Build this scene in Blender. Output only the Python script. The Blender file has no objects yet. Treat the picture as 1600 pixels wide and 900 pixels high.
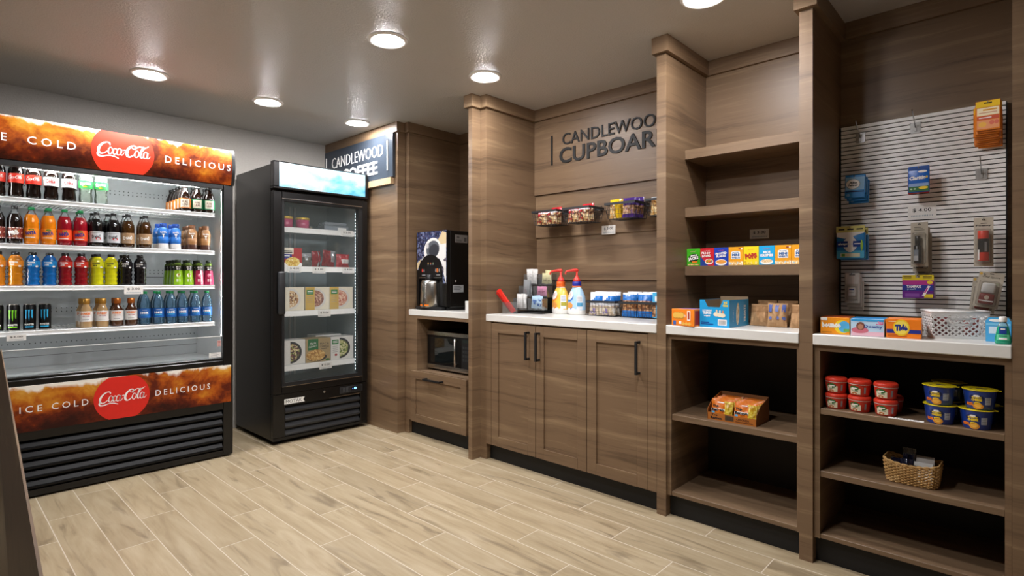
import bpy, bmesh, math, random
from mathutils import Vector, Matrix

# ---------------------------------------------------------------- camera, world, exposure
SC = bpy.context.scene
C = SC.collection
PI = math.pi
CAM_H = 1.19
YAW = math.atan2(810.0, 863.0)          # view direction in the floor plan, from +X towards +Y
cam_d = bpy.data.cameras.new('camera')
cam_d.sensor_width = 36.0
cam_d.lens = 36.0 * 863.0 / 1600.0
cam_d.shift_y = -(450.0 - 438.0) / 1600.0
cam_d.clip_start = 0.02
cam = bpy.data.objects.new('camera', cam_d)
C.objects.link(cam)
cam.location = (0, 0, CAM_H)
cam.rotation_euler = (PI / 2, 0, YAW - PI / 2)
SC.camera = cam
wd = bpy.data.worlds.new('world')
SC.world = wd
wd.use_nodes = True
wd.node_tree.nodes['Background'].inputs[0].default_value = (0.9, 0.92, 1, 1)
wd.node_tree.nodes['Background'].inputs[1].default_value = 0.01
SC.view_settings.view_transform = 'Standard'
SC.view_settings.look = 'None'
SC.view_settings.gamma = 1
SC.view_settings.exposure = 0.0
SC.view_settings.use_curve_mapping = False
LAMP = 350.0            # emission strength of the ceiling downlights
random.seed(7)
SC.cycles.transparent_max_bounces = 24

# ---------------------------------------------------------------- materials
def lin(h):
    if isinstance(h, str):
        h = h.lstrip('#')
        h = [int(h[i:i + 2], 16) / 255 for i in (0, 2, 4)]
        h = [c / 12.92 if c <= 0.04045 else ((c + 0.055) / 1.055) ** 2.4 for c in h]
    return (h[0], h[1], h[2], 1)

class NT:
    def __init__(s, m):
        s.t = m.node_tree; s.n = s.t.nodes; s.l = s.t.links
    def new(s, k, **kw):
        n = s.n.new('ShaderNode' + k)
        for a, b in kw.items(): setattr(n, a, b)
        return n
    def put(s, sock, v):
        if hasattr(v, 'outputs'): v = v.outputs[0]
        if hasattr(v, 'is_output'): s.l.new(v, sock)
        else: sock.default_value = v
    def math(s, op, a, b=None, c=None, clamp=False):
        n = s.new('Math', operation=op); n.use_clamp = clamp
        for i, v in enumerate((a, b, c)):
            if v is not None: s.put(n.inputs[i], v)
        return n.outputs[0]
    def noise(s, vec, scale, detail=3, rough=0.5, dist=0.0):
        n = s.new('TexNoise'); s.put(n.inputs['Vector'], vec)
        n.inputs['Scale'].default_value = scale; n.inputs['Detail'].default_value = detail
        n.inputs['Roughness'].default_value = rough; n.inputs['Distortion'].default_value = dist
        return n.outputs[0]
    def mapped(s, vec, scale=(1, 1, 1), loc=(0, 0, 0)):
        n = s.new('Mapping'); s.put(n.inputs['Vector'], vec)
        n.inputs['Scale'].default_value = scale; n.inputs['Location'].default_value = loc
        return n.outputs[0]
    def ramp(s, fac, stops):
        n = s.new('ValToRGB'); s.put(n.inputs[0], fac)
        e = n.color_ramp.elements
        while len(e) < len(stops): e.new(0.5)
        for x, (p, c) in zip(e, stops): x.position = p; x.color = lin(c)
        return n.outputs[0]
    def mix(s, f, a, b, mode='MIX'):
        n = s.new('Mix', data_type='RGBA', blend_type=mode)
        s.put(n.inputs[0], f); s.put(n.inputs[6], a); s.put(n.inputs[7], b)
        return n.outputs[2]
    def bump(s, h, st, d=0.01):
        n = s.new('Bump'); s.put(n.inputs['Height'], h)
        n.inputs['Strength'].default_value = st; n.inputs['Distance'].default_value = d
        return n.outputs[0]

_M = {}
def mat(name, col=None, rough=0.5, metal=0.0, spec=0.5, emit=None, est=0.0, alpha=1.0, coat=0.0, trans=0.0, ior=1.45, vary=0.06):
    if name in _M: return _M[name]
    m = bpy.data.materials.new(name); m.use_nodes = True
    nt = NT(m); b = nt.n['Principled BSDF']
    c = lin(col)
    if vary:
        pos = nt.new('NewGeometry').outputs['Position']
        f = nt.noise(pos, 45, 2)
        lo = tuple(x * (1 - vary) for x in c[:3]) + (1,); hi = tuple(min(1, x * (1 + vary)) for x in c[:3]) + (1,)
        nt.put(b.inputs['Base Color'], nt.mix(f, lo, hi))
    else: b.inputs['Base Color'].default_value = c
    b.inputs['Roughness'].default_value = rough; b.inputs['Metallic'].default_value = metal
    b.inputs['Specular IOR Level'].default_value = spec
    b.inputs['Alpha'].default_value = alpha
    b.inputs['Coat Weight'].default_value = coat
    b.inputs['Transmission Weight'].default_value = trans; b.inputs['IOR'].default_value = ior
    if emit:
        b.inputs['Emission Color'].default_value = lin(emit); b.inputs['Emission Strength'].default_value = est
    _M[name] = m
    return m

def clear(name, col, tint=0.25, gloss=0.12):
    """thin clear plastic or glass: see-through, tinted, with a fresnel reflection"""
    if name in _M: return _M[name]
    m = bpy.data.materials.new(name); m.use_nodes = True
    nt = NT(m); nt.n.remove(nt.n['Principled BSDF'])
    tr = nt.new('BsdfTransparent'); tr.inputs[0].default_value = tuple(1 - tint * (1 - x) for x in lin(col)[:3]) + (1,)
    df = nt.new('BsdfDiffuse'); df.inputs[0].default_value = lin(col)
    gl = nt.new('BsdfGlossy'); gl.inputs['Roughness'].default_value = 0.05
    fr = nt.new('Fresnel'); fr.inputs[0].default_value = 1.45
    a = nt.new('MixShader'); a.inputs[0].default_value = tint; nt.l.new(tr.outputs[0], a.inputs[1]); nt.l.new(df.outputs[0], a.inputs[2])
    b = nt.new('MixShader'); nt.l.new(nt.math('MULTIPLY', fr.outputs[0], gloss * 8, clamp=True), b.inputs[0])
    nt.l.new(a.outputs[0], b.inputs[1]); nt.l.new(gl.outputs[0], b.inputs[2])
    nt.l.new(b.outputs[0], nt.n['Material Output'].inputs[0])
    _M[name] = m
    return m

def wood(name, sx, sy, sz, dark, mid, light, rough=0.42):
    m = bpy.data.materials.new(name); m.use_nodes = True
    nt = NT(m); b = nt.n['Principled BSDF']
    pos = nt.new('NewGeometry').outputs['Position']
    v1 = nt.mapped(pos, (sx, sy, sz))
    warp = nt.noise(nt.mapped(pos, (1.6, 1.6, 2.2)), 1.3, 2)
    wv = nt.new('VectorMath', operation='ADD'); nt.put(wv.inputs[0], v1)
    cx = nt.new('CombineXYZ'); w2 = nt.math('MULTIPLY', warp, 1.0)
    nt.put(cx.inputs[2], w2); nt.put(cx.inputs[0], w2 if sx > 5 else 0.0); nt.put(wv.inputs[1], cx)
    band = nt.noise(wv, 1.0, 5, 0.62, 0.5)
    fine = nt.noise(nt.mapped(pos, (sx * 5 if sx < 5 else sx * 11, sy * 5, sz * 11)), 1.0, 3, 0.6, 0.2)
    f = nt.math('ADD', nt.math('MULTIPLY', band, 0.80), nt.math('MULTIPLY', fine, 0.20))
    col = nt.ramp(f, [(0.34, dark), (0.47, mid), (0.54, mid), (0.68, light)])
    nt.put(b.inputs['Base Color'], col)
    b.inputs['Roughness'].default_value = rough
    b.inputs['Specular IOR Level'].default_value = 0.4
    nt.put(b.inputs['Normal'], nt.bump(fine, 0.08, 0.002))
    _M[name] = m
    return m

WOOD = wood('walnut_laminate', 0.9, 0.9, 17, '#594634', '#745d46', '#8d765a')
WOODS = wood('walnut_shelf', 15, 0.9, 15, '#594634', '#725c46', '#897258')
WOODL = wood('maple_edge', 1.1, 1.1, 11, '#a08060', '#bb9c78', '#d0b492')

def floor_mat():
    m = bpy.data.materials.new('wood_look_tile'); m.use_nodes = True
    nt = NT(m); b = nt.n['Principled BSDF']
    pos = nt.new('NewGeometry').outputs['Position']
    sep = nt.new('SeparateXYZ'); nt.put(sep.inputs[0], pos)
    u = nt.math('DIVIDE', nt.math('SUBTRACT', sep.outputs[0], 2.01), 0.159)
    i = nt.math('FLOOR', u); fx = nt.math('SUBTRACT', u, i)
    t = nt.math('DIVIDE', nt.math('SUBTRACT', nt.math('SUBTRACT', sep.outputs[1], 1.103), nt.math('MULTIPLY', i, 0.305)), 0.914)
    j = nt.math('FLOOR', t); fy = nt.math('SUBTRACT', t, j)
    ex = nt.math('MULTIPLY', nt.math('MINIMUM', fx, nt.math('SUBTRACT', 1.0, fx)), 0.159)
    ey = nt.math('MULTIPLY', nt.math('MINIMUM', fy, nt.math('SUBTRACT', 1.0, fy)), 0.914)
    e = nt.math('MINIMUM', ex, ey)
    grout = nt.math('LESS_THAN', e, 0.0019)
    ij = nt.new('CombineXYZ'); nt.put(ij.inputs[0], i); nt.put(ij.inputs[1], j)
    wn = nt.new('TexWhiteNoise', noise_dimensions='3D'); nt.put(wn.inputs['Vector'], ij)
    off = nt.new('VectorMath', operation='SCALE'); nt.put(off.inputs[0], wn.outputs['Color']); off.inputs['Scale'].default_value = 37.0
    pv = nt.new('VectorMath', operation='ADD'); nt.put(pv.inputs[0], pos); nt.put(pv.inputs[1], off)
    g1 = nt.noise(nt.mapped(pv, (14, 1.7, 1)), 1.0, 5, 0.6, 1.1)
    g2 = nt.noise(nt.mapped(pv, (70, 4, 1)), 1.0, 3, 0.6, 0.3)
    st = nt.noise(nt.mapped(pv, (9, 1.3, 1)), 1.0, 3, 0.55, 1.6)
    f = nt.math('ADD', nt.math('MULTIPLY', g1, 0.75), nt.math('MULTIPLY', g2, 0.25))
    col = nt.ramp(f, [(0.28, '#84735a'), (0.45, '#9e8d70'), (0.58, '#a8987c'), (0.75, '#b3a48b')])
    streak = nt.math('MULTIPLY', nt.ramp(st, [(0.58, '#000000'), (0.70, '#ffffff')]), 0.62)
    col = nt.mix(streak, col, lin('#675843'))
    tone = nt.math('ADD', nt.math('MULTIPLY', wn.outputs['Value'], 0.15), 0.925)
    tc = nt.new('CombineXYZ')
    for k in range(3): nt.put(tc.inputs[k], tone)
    col = nt.mix(1.0, col, tc, 'MULTIPLY')
    col = nt.mix(grout, col, lin('#c8bdab'))
    nt.put(b.inputs['Base Color'], col)
    nt.put(b.inputs['Roughness'], nt.math('ADD', nt.math('MULTIPLY', f, 0.2), 0.33))
    b.inputs['Specular IOR Level'].default_value = 0.4
    nt.put(b.inputs['Normal'], nt.bump(nt.math('MINIMUM', nt.math('MULTIPLY', e, 250), 1.0), 0.3, 0.002))
    return m

def plaster(name, col, scale, st, rough=0.6, flake=0.0, spec=0.5):
    m = bpy.data.materials.new(name); m.use_nodes = True
    nt = NT(m); b = nt.n['Principled BSDF']
    pos = nt.new('NewGeometry').outputs['Position']
    h = nt.noise(pos, scale, 4, 0.6)
    c = lin(col)
    nt.put(b.inputs['Base Color'], nt.mix(nt.noise(pos, scale * 0.6, 5, 0.7), tuple(x * (1 - flake) for x in c[:3]) + (1,), tuple(min(1, x * (1 + flake)) for x in c[:3]) + (1,)))
    b.inputs['Roughness'].default_value = rough
    b.inputs['Specular IOR Level'].default_value = spec
    nt.put(b.inputs['Normal'], nt.bump(h, st, 0.01))
    return m

def amber(name, glow):
    """cola with ice in a glass, printed on a translucent sheet: u along X, v along Z (object space, 0 at the sheet's middle)"""
    m = bpy.data.materials.new(name); m.use_nodes = True
    nt = NT(m); b = nt.n['Principled BSDF']
    o = nt.new('TexCoord').outputs['Object']
    sep = nt.new('SeparateXYZ'); nt.put(sep.inputs[0], o)
    flat = nt.new('CombineXYZ'); nt.put(flat.inputs[0], sep.outputs[0]); nt.put(flat.inputs[1], sep.outputs[2])
    n1 = nt.noise(nt.mapped(flat, (5.5, 7, 1)), 1.0, 4, 0.6, 1.0)
    n2 = nt.noise(nt.mapped(flat, (30, 30, 1)), 1.0, 4, 0.7, 0.4)
    vo = nt.new('TexVoronoi'); nt.put(vo.inputs['Vector'], nt.mapped(flat, (5.2, 6.5, 1))); vo.inputs['Scale'].default_value = 1.0
    cube = nt.math('SUBTRACT', 0.62, vo.outputs['Distance'])
    h = nt.math('MULTIPLY', sep.outputs[2], 1.7)
    f = nt.math('ADD', nt.math('ADD', nt.math('MULTIPLY', n1, 0.75), nt.math('MULTIPLY', cube, 0.45)), nt.math('ADD', h, nt.math('MULTIPLY', n2, 0.30)))
    f = nt.math('SUBTRACT', f, 0.18)
    col = nt.ramp(f, [(0.12, '#2c0a02'), (0.30, '#5d1d05'), (0.46, '#a24a0c'), (0.64, '#c67f20'), (0.84, '#dcab4c')])
    wave = nt.math('ADD', sep.outputs[2], nt.math('MULTIPLY', nt.noise(nt.mapped(flat, (6, 3, 1)), 1.0, 4, 0.6, 0.8), 0.17))
    top = nt.math('MULTIPLY', nt.math('SUBTRACT', wave, 0.190), 50, clamp=True)
    col = nt.mix(top, col, lin('#efe9df'))
    nt.put(b.inputs['Base Color'], col)
    b.inputs['Roughness'].default_value = 0.5; b.inputs['Specular IOR Level'].default_value = 0.25
    if glow:
        nt.put(b.inputs['Emission Color'], col); b.inputs['Emission Strength'].default_value = glow
    return m

def sky_print(name, glow):
    m = bpy.data.materials.new(name); m.use_nodes = True
    nt = NT(m); b = nt.n['Principled BSDF']
    o = nt.new('TexCoord').outputs['Object']
    sep = nt.new('SeparateXYZ'); nt.put(sep.inputs[0], o)
    n = nt.noise(nt.mapped(o, (5, 1, 9)), 1.0, 5, 0.55, 0.4)
    f = nt.math('ADD', n, nt.math('ADD', nt.math('MULTIPLY', sep.outputs[0], -0.45), nt.math('MULTIPLY', sep.outputs[2], 1.2)))
    col = nt.ramp(f, [(0.28, '#4a9bc2'), (0.42, '#80bad5'), (0.55, '#abcddc'), (0.70, '#c8d5da')])
    nt.put(b.inputs['Base Color'], col); b.inputs['Roughness'].default_value = 0.2
    nt.put(b.inputs['Emission Color'], col); b.inputs['Emission Strength'].default_value = glow
    return m

WHITE = mat('white_paint', '#e8e8e4', 0.5)
BLACK = mat('black_enamel', '#0e0d0d', 0.28)
BLACKM = mat('black_matte', '#0f0f10', 0.6)
GREYF = mat('dark_grey_trim', '#2b2c2e', 0.35)
COUNTER = mat('white_quartz', '#d8d6d0', 0.25, vary=0.03)
STEEL = mat('brushed_steel', '#c9c6c0', 0.22, 1.0)
CHROME = mat('bright_wire', '#b9b9b7', 0.25, 1.0)
WIREB = mat('black_wire', '#26272a', 0.5)
PAPER = mat('price_paper', '#e9e7e2', 0.7)
INK = mat('black_ink', '#17171a', 0.6, vary=0)
TWHITE = mat('white_ink', '#f4f2ee', 0.5, vary=0)
TGREY = mat('grey_ink', '#8d8d90', 0.6, vary=0)
RED = mat('cola_red', '#d5261b', 0.4)
GLASS = clear('clear_glass', '#cfe0e0', 0.03, 0.07)
ACRYL = clear('clear_acrylic', '#e4ecf0', 0.10, 0.14)

# ---------------------------------------------------------------- mesh builder
def _text_cache():
    cache = {}
    def geo(s, bold, ext, sp, shear, res):
        k = (s, bold, ext, sp, shear, res)
        if k not in cache:
            cu = bpy.data.curves.new('glyphs', 'FONT'); cu.body = s; cu.size = 1
            cu.offset = bold; cu.extrude = ext; cu.space_character = sp; cu.shear = shear; cu.resolution_u = res
            ob = bpy.data.objects.new('glyphs', cu)
            me = ob.to_mesh()
            vs = [tuple(v.co) for v in me.vertices]; fs = [tuple(p.vertices) for p in me.polygons]
            ob.to_mesh_clear(); bpy.data.objects.remove(ob); bpy.data.curves.remove(cu)
            cache[k] = (vs, fs)
        return cache[k]
    return geo
text_geo = _text_cache()

def flat(cx, y, cz, ux=(1, 0, 0), uz=(0, 0, 1), n=(0, -1, 0)):
    """u,v,w -> point on a flat face through (cx,y,cz); default faces -Y"""
    o = Vector((cx, y, cz)); a = Vector(ux); b = Vector(uz); c = Vector(n)
    return lambda u, v, w: o + a * u + b * v + c * w
def flatx(x, cy, cz):
    """a face looking towards -X (u runs towards -Y)"""
    return flat(x, cy, cz, (0, -1, 0), (0, 0, 1), (-1, 0, 0))
def flatside(x, cy, cz):
    """a face looking towards +X (u runs towards +Y)"""
    return flat(x, cy, cz, (0, 1, 0), (0, 0, 1), (1, 0, 0))
def flattop(cx, cy, z):
    return flat(cx, cy, z, (1, 0, 0), (0, 1, 0), (0, 0, 1))
def cyl(r, z0=0.0, a0=0.0, taper=0.0, sy=1.0):
    """u along the girth of an upright cylinder whose u = 0 faces -Y"""
    def f(u, v, w):
        a = u / r + a0; R = r + w + taper * v
        return Vector((R * math.sin(a), -R * math.cos(a) * sy, z0 + v))
    return f

class MB:
    def __init__(s):
        s.v = []; s.f = []; s.m = []; s.sm = []; s.slots = []
    def _slot(s, m):
        if m not in s.slots: s.slots.append(m)
        return s.slots.index(m)
    def add(s, vs, fs, m, smooth=False, M=None):
        b = len(s.v); k = s._slot(m)
        s.v += [(M @ Vector(p)) if M else Vector(p) for p in vs]
        for f in fs:
            s.f.append([i + b for i in f]); s.m.append(k); s.sm.append(smooth)
        return s
    def box(s, x0, y0, z0, x1, y1, z1, m, bev=0.0, M=None, seg=1):
        if x1 < x0: x0, x1 = x1, x0
        if y1 < y0: y0, y1 = y1, y0
        if z1 < z0: z0, z1 = z1, z0
        if bev <= 0:
            vs = [(x, y, z) for x in (x0, x1) for y in (y0, y1) for z in (z0, z1)]
            return s.add(vs, [(0, 1, 3, 2), (4, 6, 7, 5), (0, 4, 5, 1), (2, 3, 7, 6), (0, 2, 6, 4), (1, 5, 7, 3)], m, False, M)
        bm = bmesh.new()
        r = bmesh.ops.create_cube(bm, size=1)
        for v in r['verts']:
            v.co = Vector(((x0 + x1) / 2 + v.co.x * (x1 - x0), (y0 + y1) / 2 + v.co.y * (y1 - y0), (z0 + z1) / 2 + v.co.z * (z1 - z0)))
        bmesh.ops.bevel(bm, geom=bm.edges[:], offset=min(bev, 0.45 * min(x1 - x0, y1 - y0, z1 - z0)), segments=seg, profile=0.5, affect='EDGES')
        return s.bm(bm, m, seg > 1, M)
    def bm(s, bm, m, smooth=False, M=None):
        bm.verts.index_update()
        s.add([v.co.copy() for v in bm.verts], [[v.index for v in f.verts] for f in bm.faces], m, smooth, M)
        bm.free(); return s
    def lathe(s, prof, m, n=20, c=(0, 0, 0), sx=1.0, sy=1.0, M=None, cap0=True, cap1=True, smooth=True, power=1.0):
        """prof: (r, z) from bottom to top; m: one material or one per segment"""
        vs = []; L = len(prof)
        for r, z in prof:
            for i in range(n):
                a = 2 * PI * i / n; ca, sa = math.cos(a), math.sin(a)
                if power != 1.0:
                    ca = math.copysign(abs(ca) ** power, ca); sa = math.copysign(abs(sa) ** power, sa)
                vs.append((c[0] + r * sx * ca, c[1] + r * sy * sa, c[2] + z))
        ms = m if isinstance(m, (list, tuple)) else [m] * (L - 1)
        b = len(s.v)
        s.v += [(M @ Vector(p)) if M else Vector(p) for p in vs]
        for k in range(L - 1):
            q = s._slot(ms[k])
            for i in range(n):
                j = (i + 1) % n
                s.f.append([b + k * n + i, b + k * n + j, b + (k + 1) * n + j, b + (k + 1) * n + i]); s.m.append(q); s.sm.append(smooth)
        if cap0: s.f.append([b + i for i in reversed(range(n))]); s.m.append(s._slot(ms[0])); s.sm.append(False)
        if cap1: s.f.append([b + (L - 1) * n + i for i in range(n)]); s.m.append(s._slot(ms[-1])); s.sm.append(False)
        return s
    def prism(s, pts, fa, d0, d1, m, smooth=False):
        """pts in (u,v) counter-clockwise, swept from w=d0 to w=d1 along the face mapping fa"""
        n = len(pts)
        vs = [fa(u, v, d0) for u, v in pts] + [fa(u, v, d1) for u, v in pts]
        fs = [list(range(n))[::-1], list(range(n, 2 * n))] + [[i, (i + 1) % n, n + (i + 1) % n, n + i] for i in range(n)]
        return s.add(vs, fs, m, smooth)
    def tube(s, pts, r, m, n=6, closed=False, M=None):
        pts = [Vector(p) for p in pts]; L = len(pts)
        rs = r if isinstance(r, (list, tuple)) else [r] * L
        vs = []; up = Vector((0, 0, 1))
        for k, p in enumerate(pts):
            a = pts[(k - 1) % L] if (closed or k > 0) else p
            b = pts[(k + 1) % L] if (closed or k < L - 1) else p
            t = (b - a).normalized() if (b - a).length > 1e-9 else Vector((0, 0, 1))
            x = t.cross(up)
            if x.length < 0.05: x = t.cross(Vector((0, 1, 0)))
            x.normalize(); y = x.cross(t)
            for i in range(n):
                q = 2 * PI * i / n + PI / n
                vs.append(p + (x * math.cos(q) + y * math.sin(q)) * rs[k])
        fs = []
        for k in range(L if closed else L - 1):
            for i in range(n):
                j = (i + 1) % n; k2 = (k + 1) % L
                fs.append([k * n + i, k * n + j, k2 * n + j, k2 * n + i])
        if not closed: fs += [list(range(n))[::-1], [(L - 1) * n + i for i in range(n)]]
        return s.add(vs, fs, m, n > 5, M)
    def rect(s, fa, u0, v0, u1, v1, m, off=0.0006, nu=1, nv=1):
        vs = []; fs = []
        for j in range(nv + 1):
            for i in range(nu + 1):
                vs.append(fa(u0 + (u1 - u0) * i / nu, v0 + (v1 - v0) * j / nv, off))
        for j in range(nv):
            for i in range(nu):
                a = j * (nu + 1) + i
                fs.append([a, a + 1, a + nu + 2, a + nu + 1])
        return s.add(vs, fs, m, nu > 1)
    def poly(s, fa, pts, m, off=0.0006):
        return s.add([fa(u, v, off) for u, v in pts], [list(range(len(pts)))], m)
    def ell(s, fa, u, v, ru, rv, m, off=0.0006, n=20, a0=0.0, a1=2 * PI, rot=0.0):
        pts = []
        cr, sr = math.cos(rot), math.sin(rot)
        full = abs(a1 - a0 - 2 * PI) < 1e-6
        k = n if full else n + 1
        for i in range(k):
            a = a0 + (a1 - a0) * i / n
            x, y = ru * math.cos(a), rv * math.sin(a)
            pts.append((u + x * cr - y * sr, v + x * sr + y * cr))
        return s.poly(fa, pts, m, off)
    def disc_clip(s, fa, u, r, v0, v1, m, off=0.0008, rows=24):
        """a disc of radius r about (u, 0), cut off above v1 and below v0, laid on a curved face"""
        v0 = max(v0, -r); v1 = min(v1, r); vs = []
        for k in range(rows + 1):
            v = v0 + (v1 - v0) * k / rows; w = math.sqrt(max(r * r - v * v, 0))
            vs += [fa(u - w, v, off), fa(u + w, v, off)]
        return s.add(vs, [[2 * k, 2 * k + 1, 2 * k + 3, 2 * k + 2] for k in range(rows)], m)
    def blobs(s, fa, u0, v0, u1, v1, n, r0, r1, ms, off=0.0008, seed=0, inside=None):
        """printed food: many small irregular flat shapes"""
        rnd = random.Random(seed)
        for k in range(n):
            u = rnd.uniform(u0, u1); v = rnd.uniform(v0, v1)
            if inside and not inside(u, v): continue
            r = rnd.uniform(r0, r1)
            s.ell(fa, u, v, r, r * rnd.uniform(0.4, 0.9), rnd.choice(ms), off + 0.00002 * k, 7, rot=rnd.uniform(0, PI))
        return s
    def text(s, t, fa, u, v, w, h, m, off=0.001, bold=0.0, ext=0.0, sp=1.0, shear=0.0, rot=0.0, res=2):
        """text fitted into w by h, centred on (u, v)"""
        vs, fs = text_geo(t, bold, 1.0 if ext else 0.0, sp, shear, res)
        if not vs: return s
        x0 = min(p[0] for p in vs); x1 = max(p[0] for p in vs); y0 = min(p[1] for p in vs); y1 = max(p[1] for p in vs)
        sx = w / (x1 - x0); sy = h / (y1 - y0); cr, sr = math.cos(rot), math.sin(rot)
        out = []
        for p in vs:
            a = (p[0] - (x0 + x1) / 2) * sx; b = (p[1] - (y0 + y1) / 2) * sy
            out.append(fa(u + a * cr - b * sr, v + a * sr + b * cr, off + (p[2] + 1) * ext / 2))
        return s.add(out, fs, m)
    def stroke(s, fa, pts, ws, m, off=0.001, sub=4):
        """a pen stroke of changing width through pts (smooth curve)"""
        P = [Vector((a, b)) for a, b in pts]; n = len(P); cs = []; cw = []
        for i in range(n - 1):
            p0 = P[max(i - 1, 0)]; p1 = P[i]; p2 = P[i + 1]; p3 = P[min(i + 2, n - 1)]
            for k in range(sub):
                t = k / sub
                cs.append(0.5 * ((2 * p1) + (p2 - p0) * t + (2 * p0 - 5 * p1 + 4 * p2 - p3) * t * t + (3 * p1 - p0 - 3 * p2 + p3) * t ** 3))
                cw.append(ws[i] + (ws[i + 1] - ws[i]) * t)
        cs.append(P[-1]); cw.append(ws[-1])
        L = []; R = []
        for i, c in enumerate(cs):
            d = (cs[min(i + 1, len(cs) - 1)] - cs[max(i - 1, 0)])
            if d.length < 1e-9: d = Vector((1, 0))
            d.normalize(); nn = Vector((-d.y, d.x)) * cw[i] / 2
            L.append(c + nn); R.append(c - nn)
        k = len(cs)
        vs = [fa(p.x, p.y, off) for p in L] + [fa(p.x, p.y, off) for p in R]
        return s.add(vs, [[i, k + i, k + i + 1, i + 1] for i in range(k - 1)], m)
    def build(s, name, parent=None, loc=None, world=True, org=None):
        """one mesh object; with a parent, world=True means the points were given in world space"""
        me = bpy.data.meshes.new(name)
        o0 = Vector((0, 0, 0))
        if world:
            o0 = parent.location.copy() if parent else Vector(loc or (0, 0, 0))
        if org: o0 = Vector(org)
        me.from_pydata([tuple(p - o0) for p in s.v], [], s.f)
        for m in s.slots: me.materials.append(m)
        me.polygons.foreach_set('material_index', s.m)
        me.polygons.foreach_set('use_smooth', s.sm)
        me.update()
        o = bpy.data.objects.new(name, me); C.objects.link(o)
        if parent:
            o.parent = parent
            if org: o.location = o0 - (parent.location if world else Vector((0, 0, 0)))
        elif world: o.location = o0
        elif loc: o.location = loc
        return o

def tag(o, label=None, cat=None, group=None, kind=None):
    if label: o['label'] = label
    if cat: o['category'] = cat
    if group: o['group'] = group
    if kind: o['kind'] = kind
    return o
def thing(name, label, cat, loc=(0, 0, 0), rz=0.0, group=None):
    o = bpy.data.objects.new(name, None); C.objects.link(o)
    o.empty_display_size = 0.05
    o.location = loc; o.rotation_euler = (0, 0, rz)
    return tag(o, label, cat, group)
def dup(r, label, loc, rz=None, group=None, scale=None):
    n = r.copy(); C.objects.link(n); n.location = loc
    if rz is not None: n.rotation_euler = (0, 0, rz)
    if scale: n.scale = scale
    n['label'] = label
    if group: n['group'] = group
    for ch in list(r.children):
        c = ch.copy(); C.objects.link(c); c.parent = n
        for g in list(ch.children):
            d = g.copy(); C.objects.link(d); d.parent = c
    return n

def script_logo(mb, fa, u, v, w, m, off=0.0012, sub=4, fat=1.0):
    """the flowing handwritten cola wordmark, w wide, centred on (u, v)"""
    k = w / 9.4
    def S(pts, ws): mb.stroke(fa, [(u + (a - 4.75) * k, v + (b - 1.85) * k) for a, b in pts], [q * k * fat for q in ws], m, off, sub)
    S([(2.35, 2.75), (2.30, 3.15), (1.85, 3.30), (1.15, 2.95), (0.55, 2.2), (0.35, 1.4), (0.6, 0.85), (1.15, 0.85), (1.75, 1.3), (2.05, 1.6)], [.16, .24, .2, .3, .42, .42, .3, .2, .14, .1])
    S([(0.38, 1.35), (0.2, 0.7), (0.45, 0.3), (1.1, 0.28), (2.1, 0.55), (3.0, 0.52), (3.75, 0.22), (3.9, 0.18)], [.12, .3, .34, .24, .18, .22, .16, .06])
    for cx in (2.42, 3.93, 7.12, 8.72):
        S([(cx + .27, 2.15), (cx, 2.32), (cx - .34, 1.80), (cx - .38, 1.15), (cx - .14, .85), (cx + .20, 1.12), (cx + .42, 1.75), (cx + .27, 2.15), (cx + .1, 2.2)], [.10, .13, .20, .22, .13, .16, .20, .12, .07])
    S([(2.65, 2.0), (2.9, 1.85), (3.05, 1.95)], [.12, .1, .1])
    S([(3.42, 1.95), (3.38, 2.15), (3.12, 2.12), (2.88, 1.65), (2.86, 1.15), (3.08, .92), (3.35, 1.1), (3.62, 1.5)], [.18, .18, .12, .22, .24, .14, .10, .07])
    S([(4.42, 2.15), (4.25, 1.55), (4.22, 1.1), (4.38, .92), (4.6, 1.1), (4.85, 1.55)], [.20, .22, .20, .14, .10, .06])
    S([(4.72, 2.02), (5.12, 2.1)], [.2, .2])
    S([(6.78, 2.45), (6.95, 2.95), (6.75, 3.3), (6.25, 3.2), (5.65, 2.6), (5.3, 1.75), (5.35, 1.05), (5.75, .78), (6.3, 1.05), (6.75, 1.55)], [.14, .26, .22, .24, .38, .46, .42, .28, .18, .1])
    S([(6.1, 2.9), (6.6, 2.62), (7.1, 2.95), (7.7, 3.28), (8.4, 3.2), (8.9, 3.28), (9.35, 3.62)], [.1, .14, .2, .2, .22, .18, .06])
    S([(7.4, 1.95), (7.65, 1.8), (7.85, 2.0), (8.3, 2.6), (8.52, 3.1), (8.38, 3.3), (8.1, 2.8), (7.85, 1.9), (7.78, 1.2), (7.95, .92), (8.2, 1.1), (8.4, 1.45)], [.1, .1, .1, .14, .16, .14, .26, .32, .3, .2, .14, .1])
    S([(9.2, 2.15), (9.03, 1.55), (9.0, 1.1), (9.18, .92), (9.4, 1.1), (9.6, 1.45)], [.20, .22, .20, .14, .10, .06])
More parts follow.
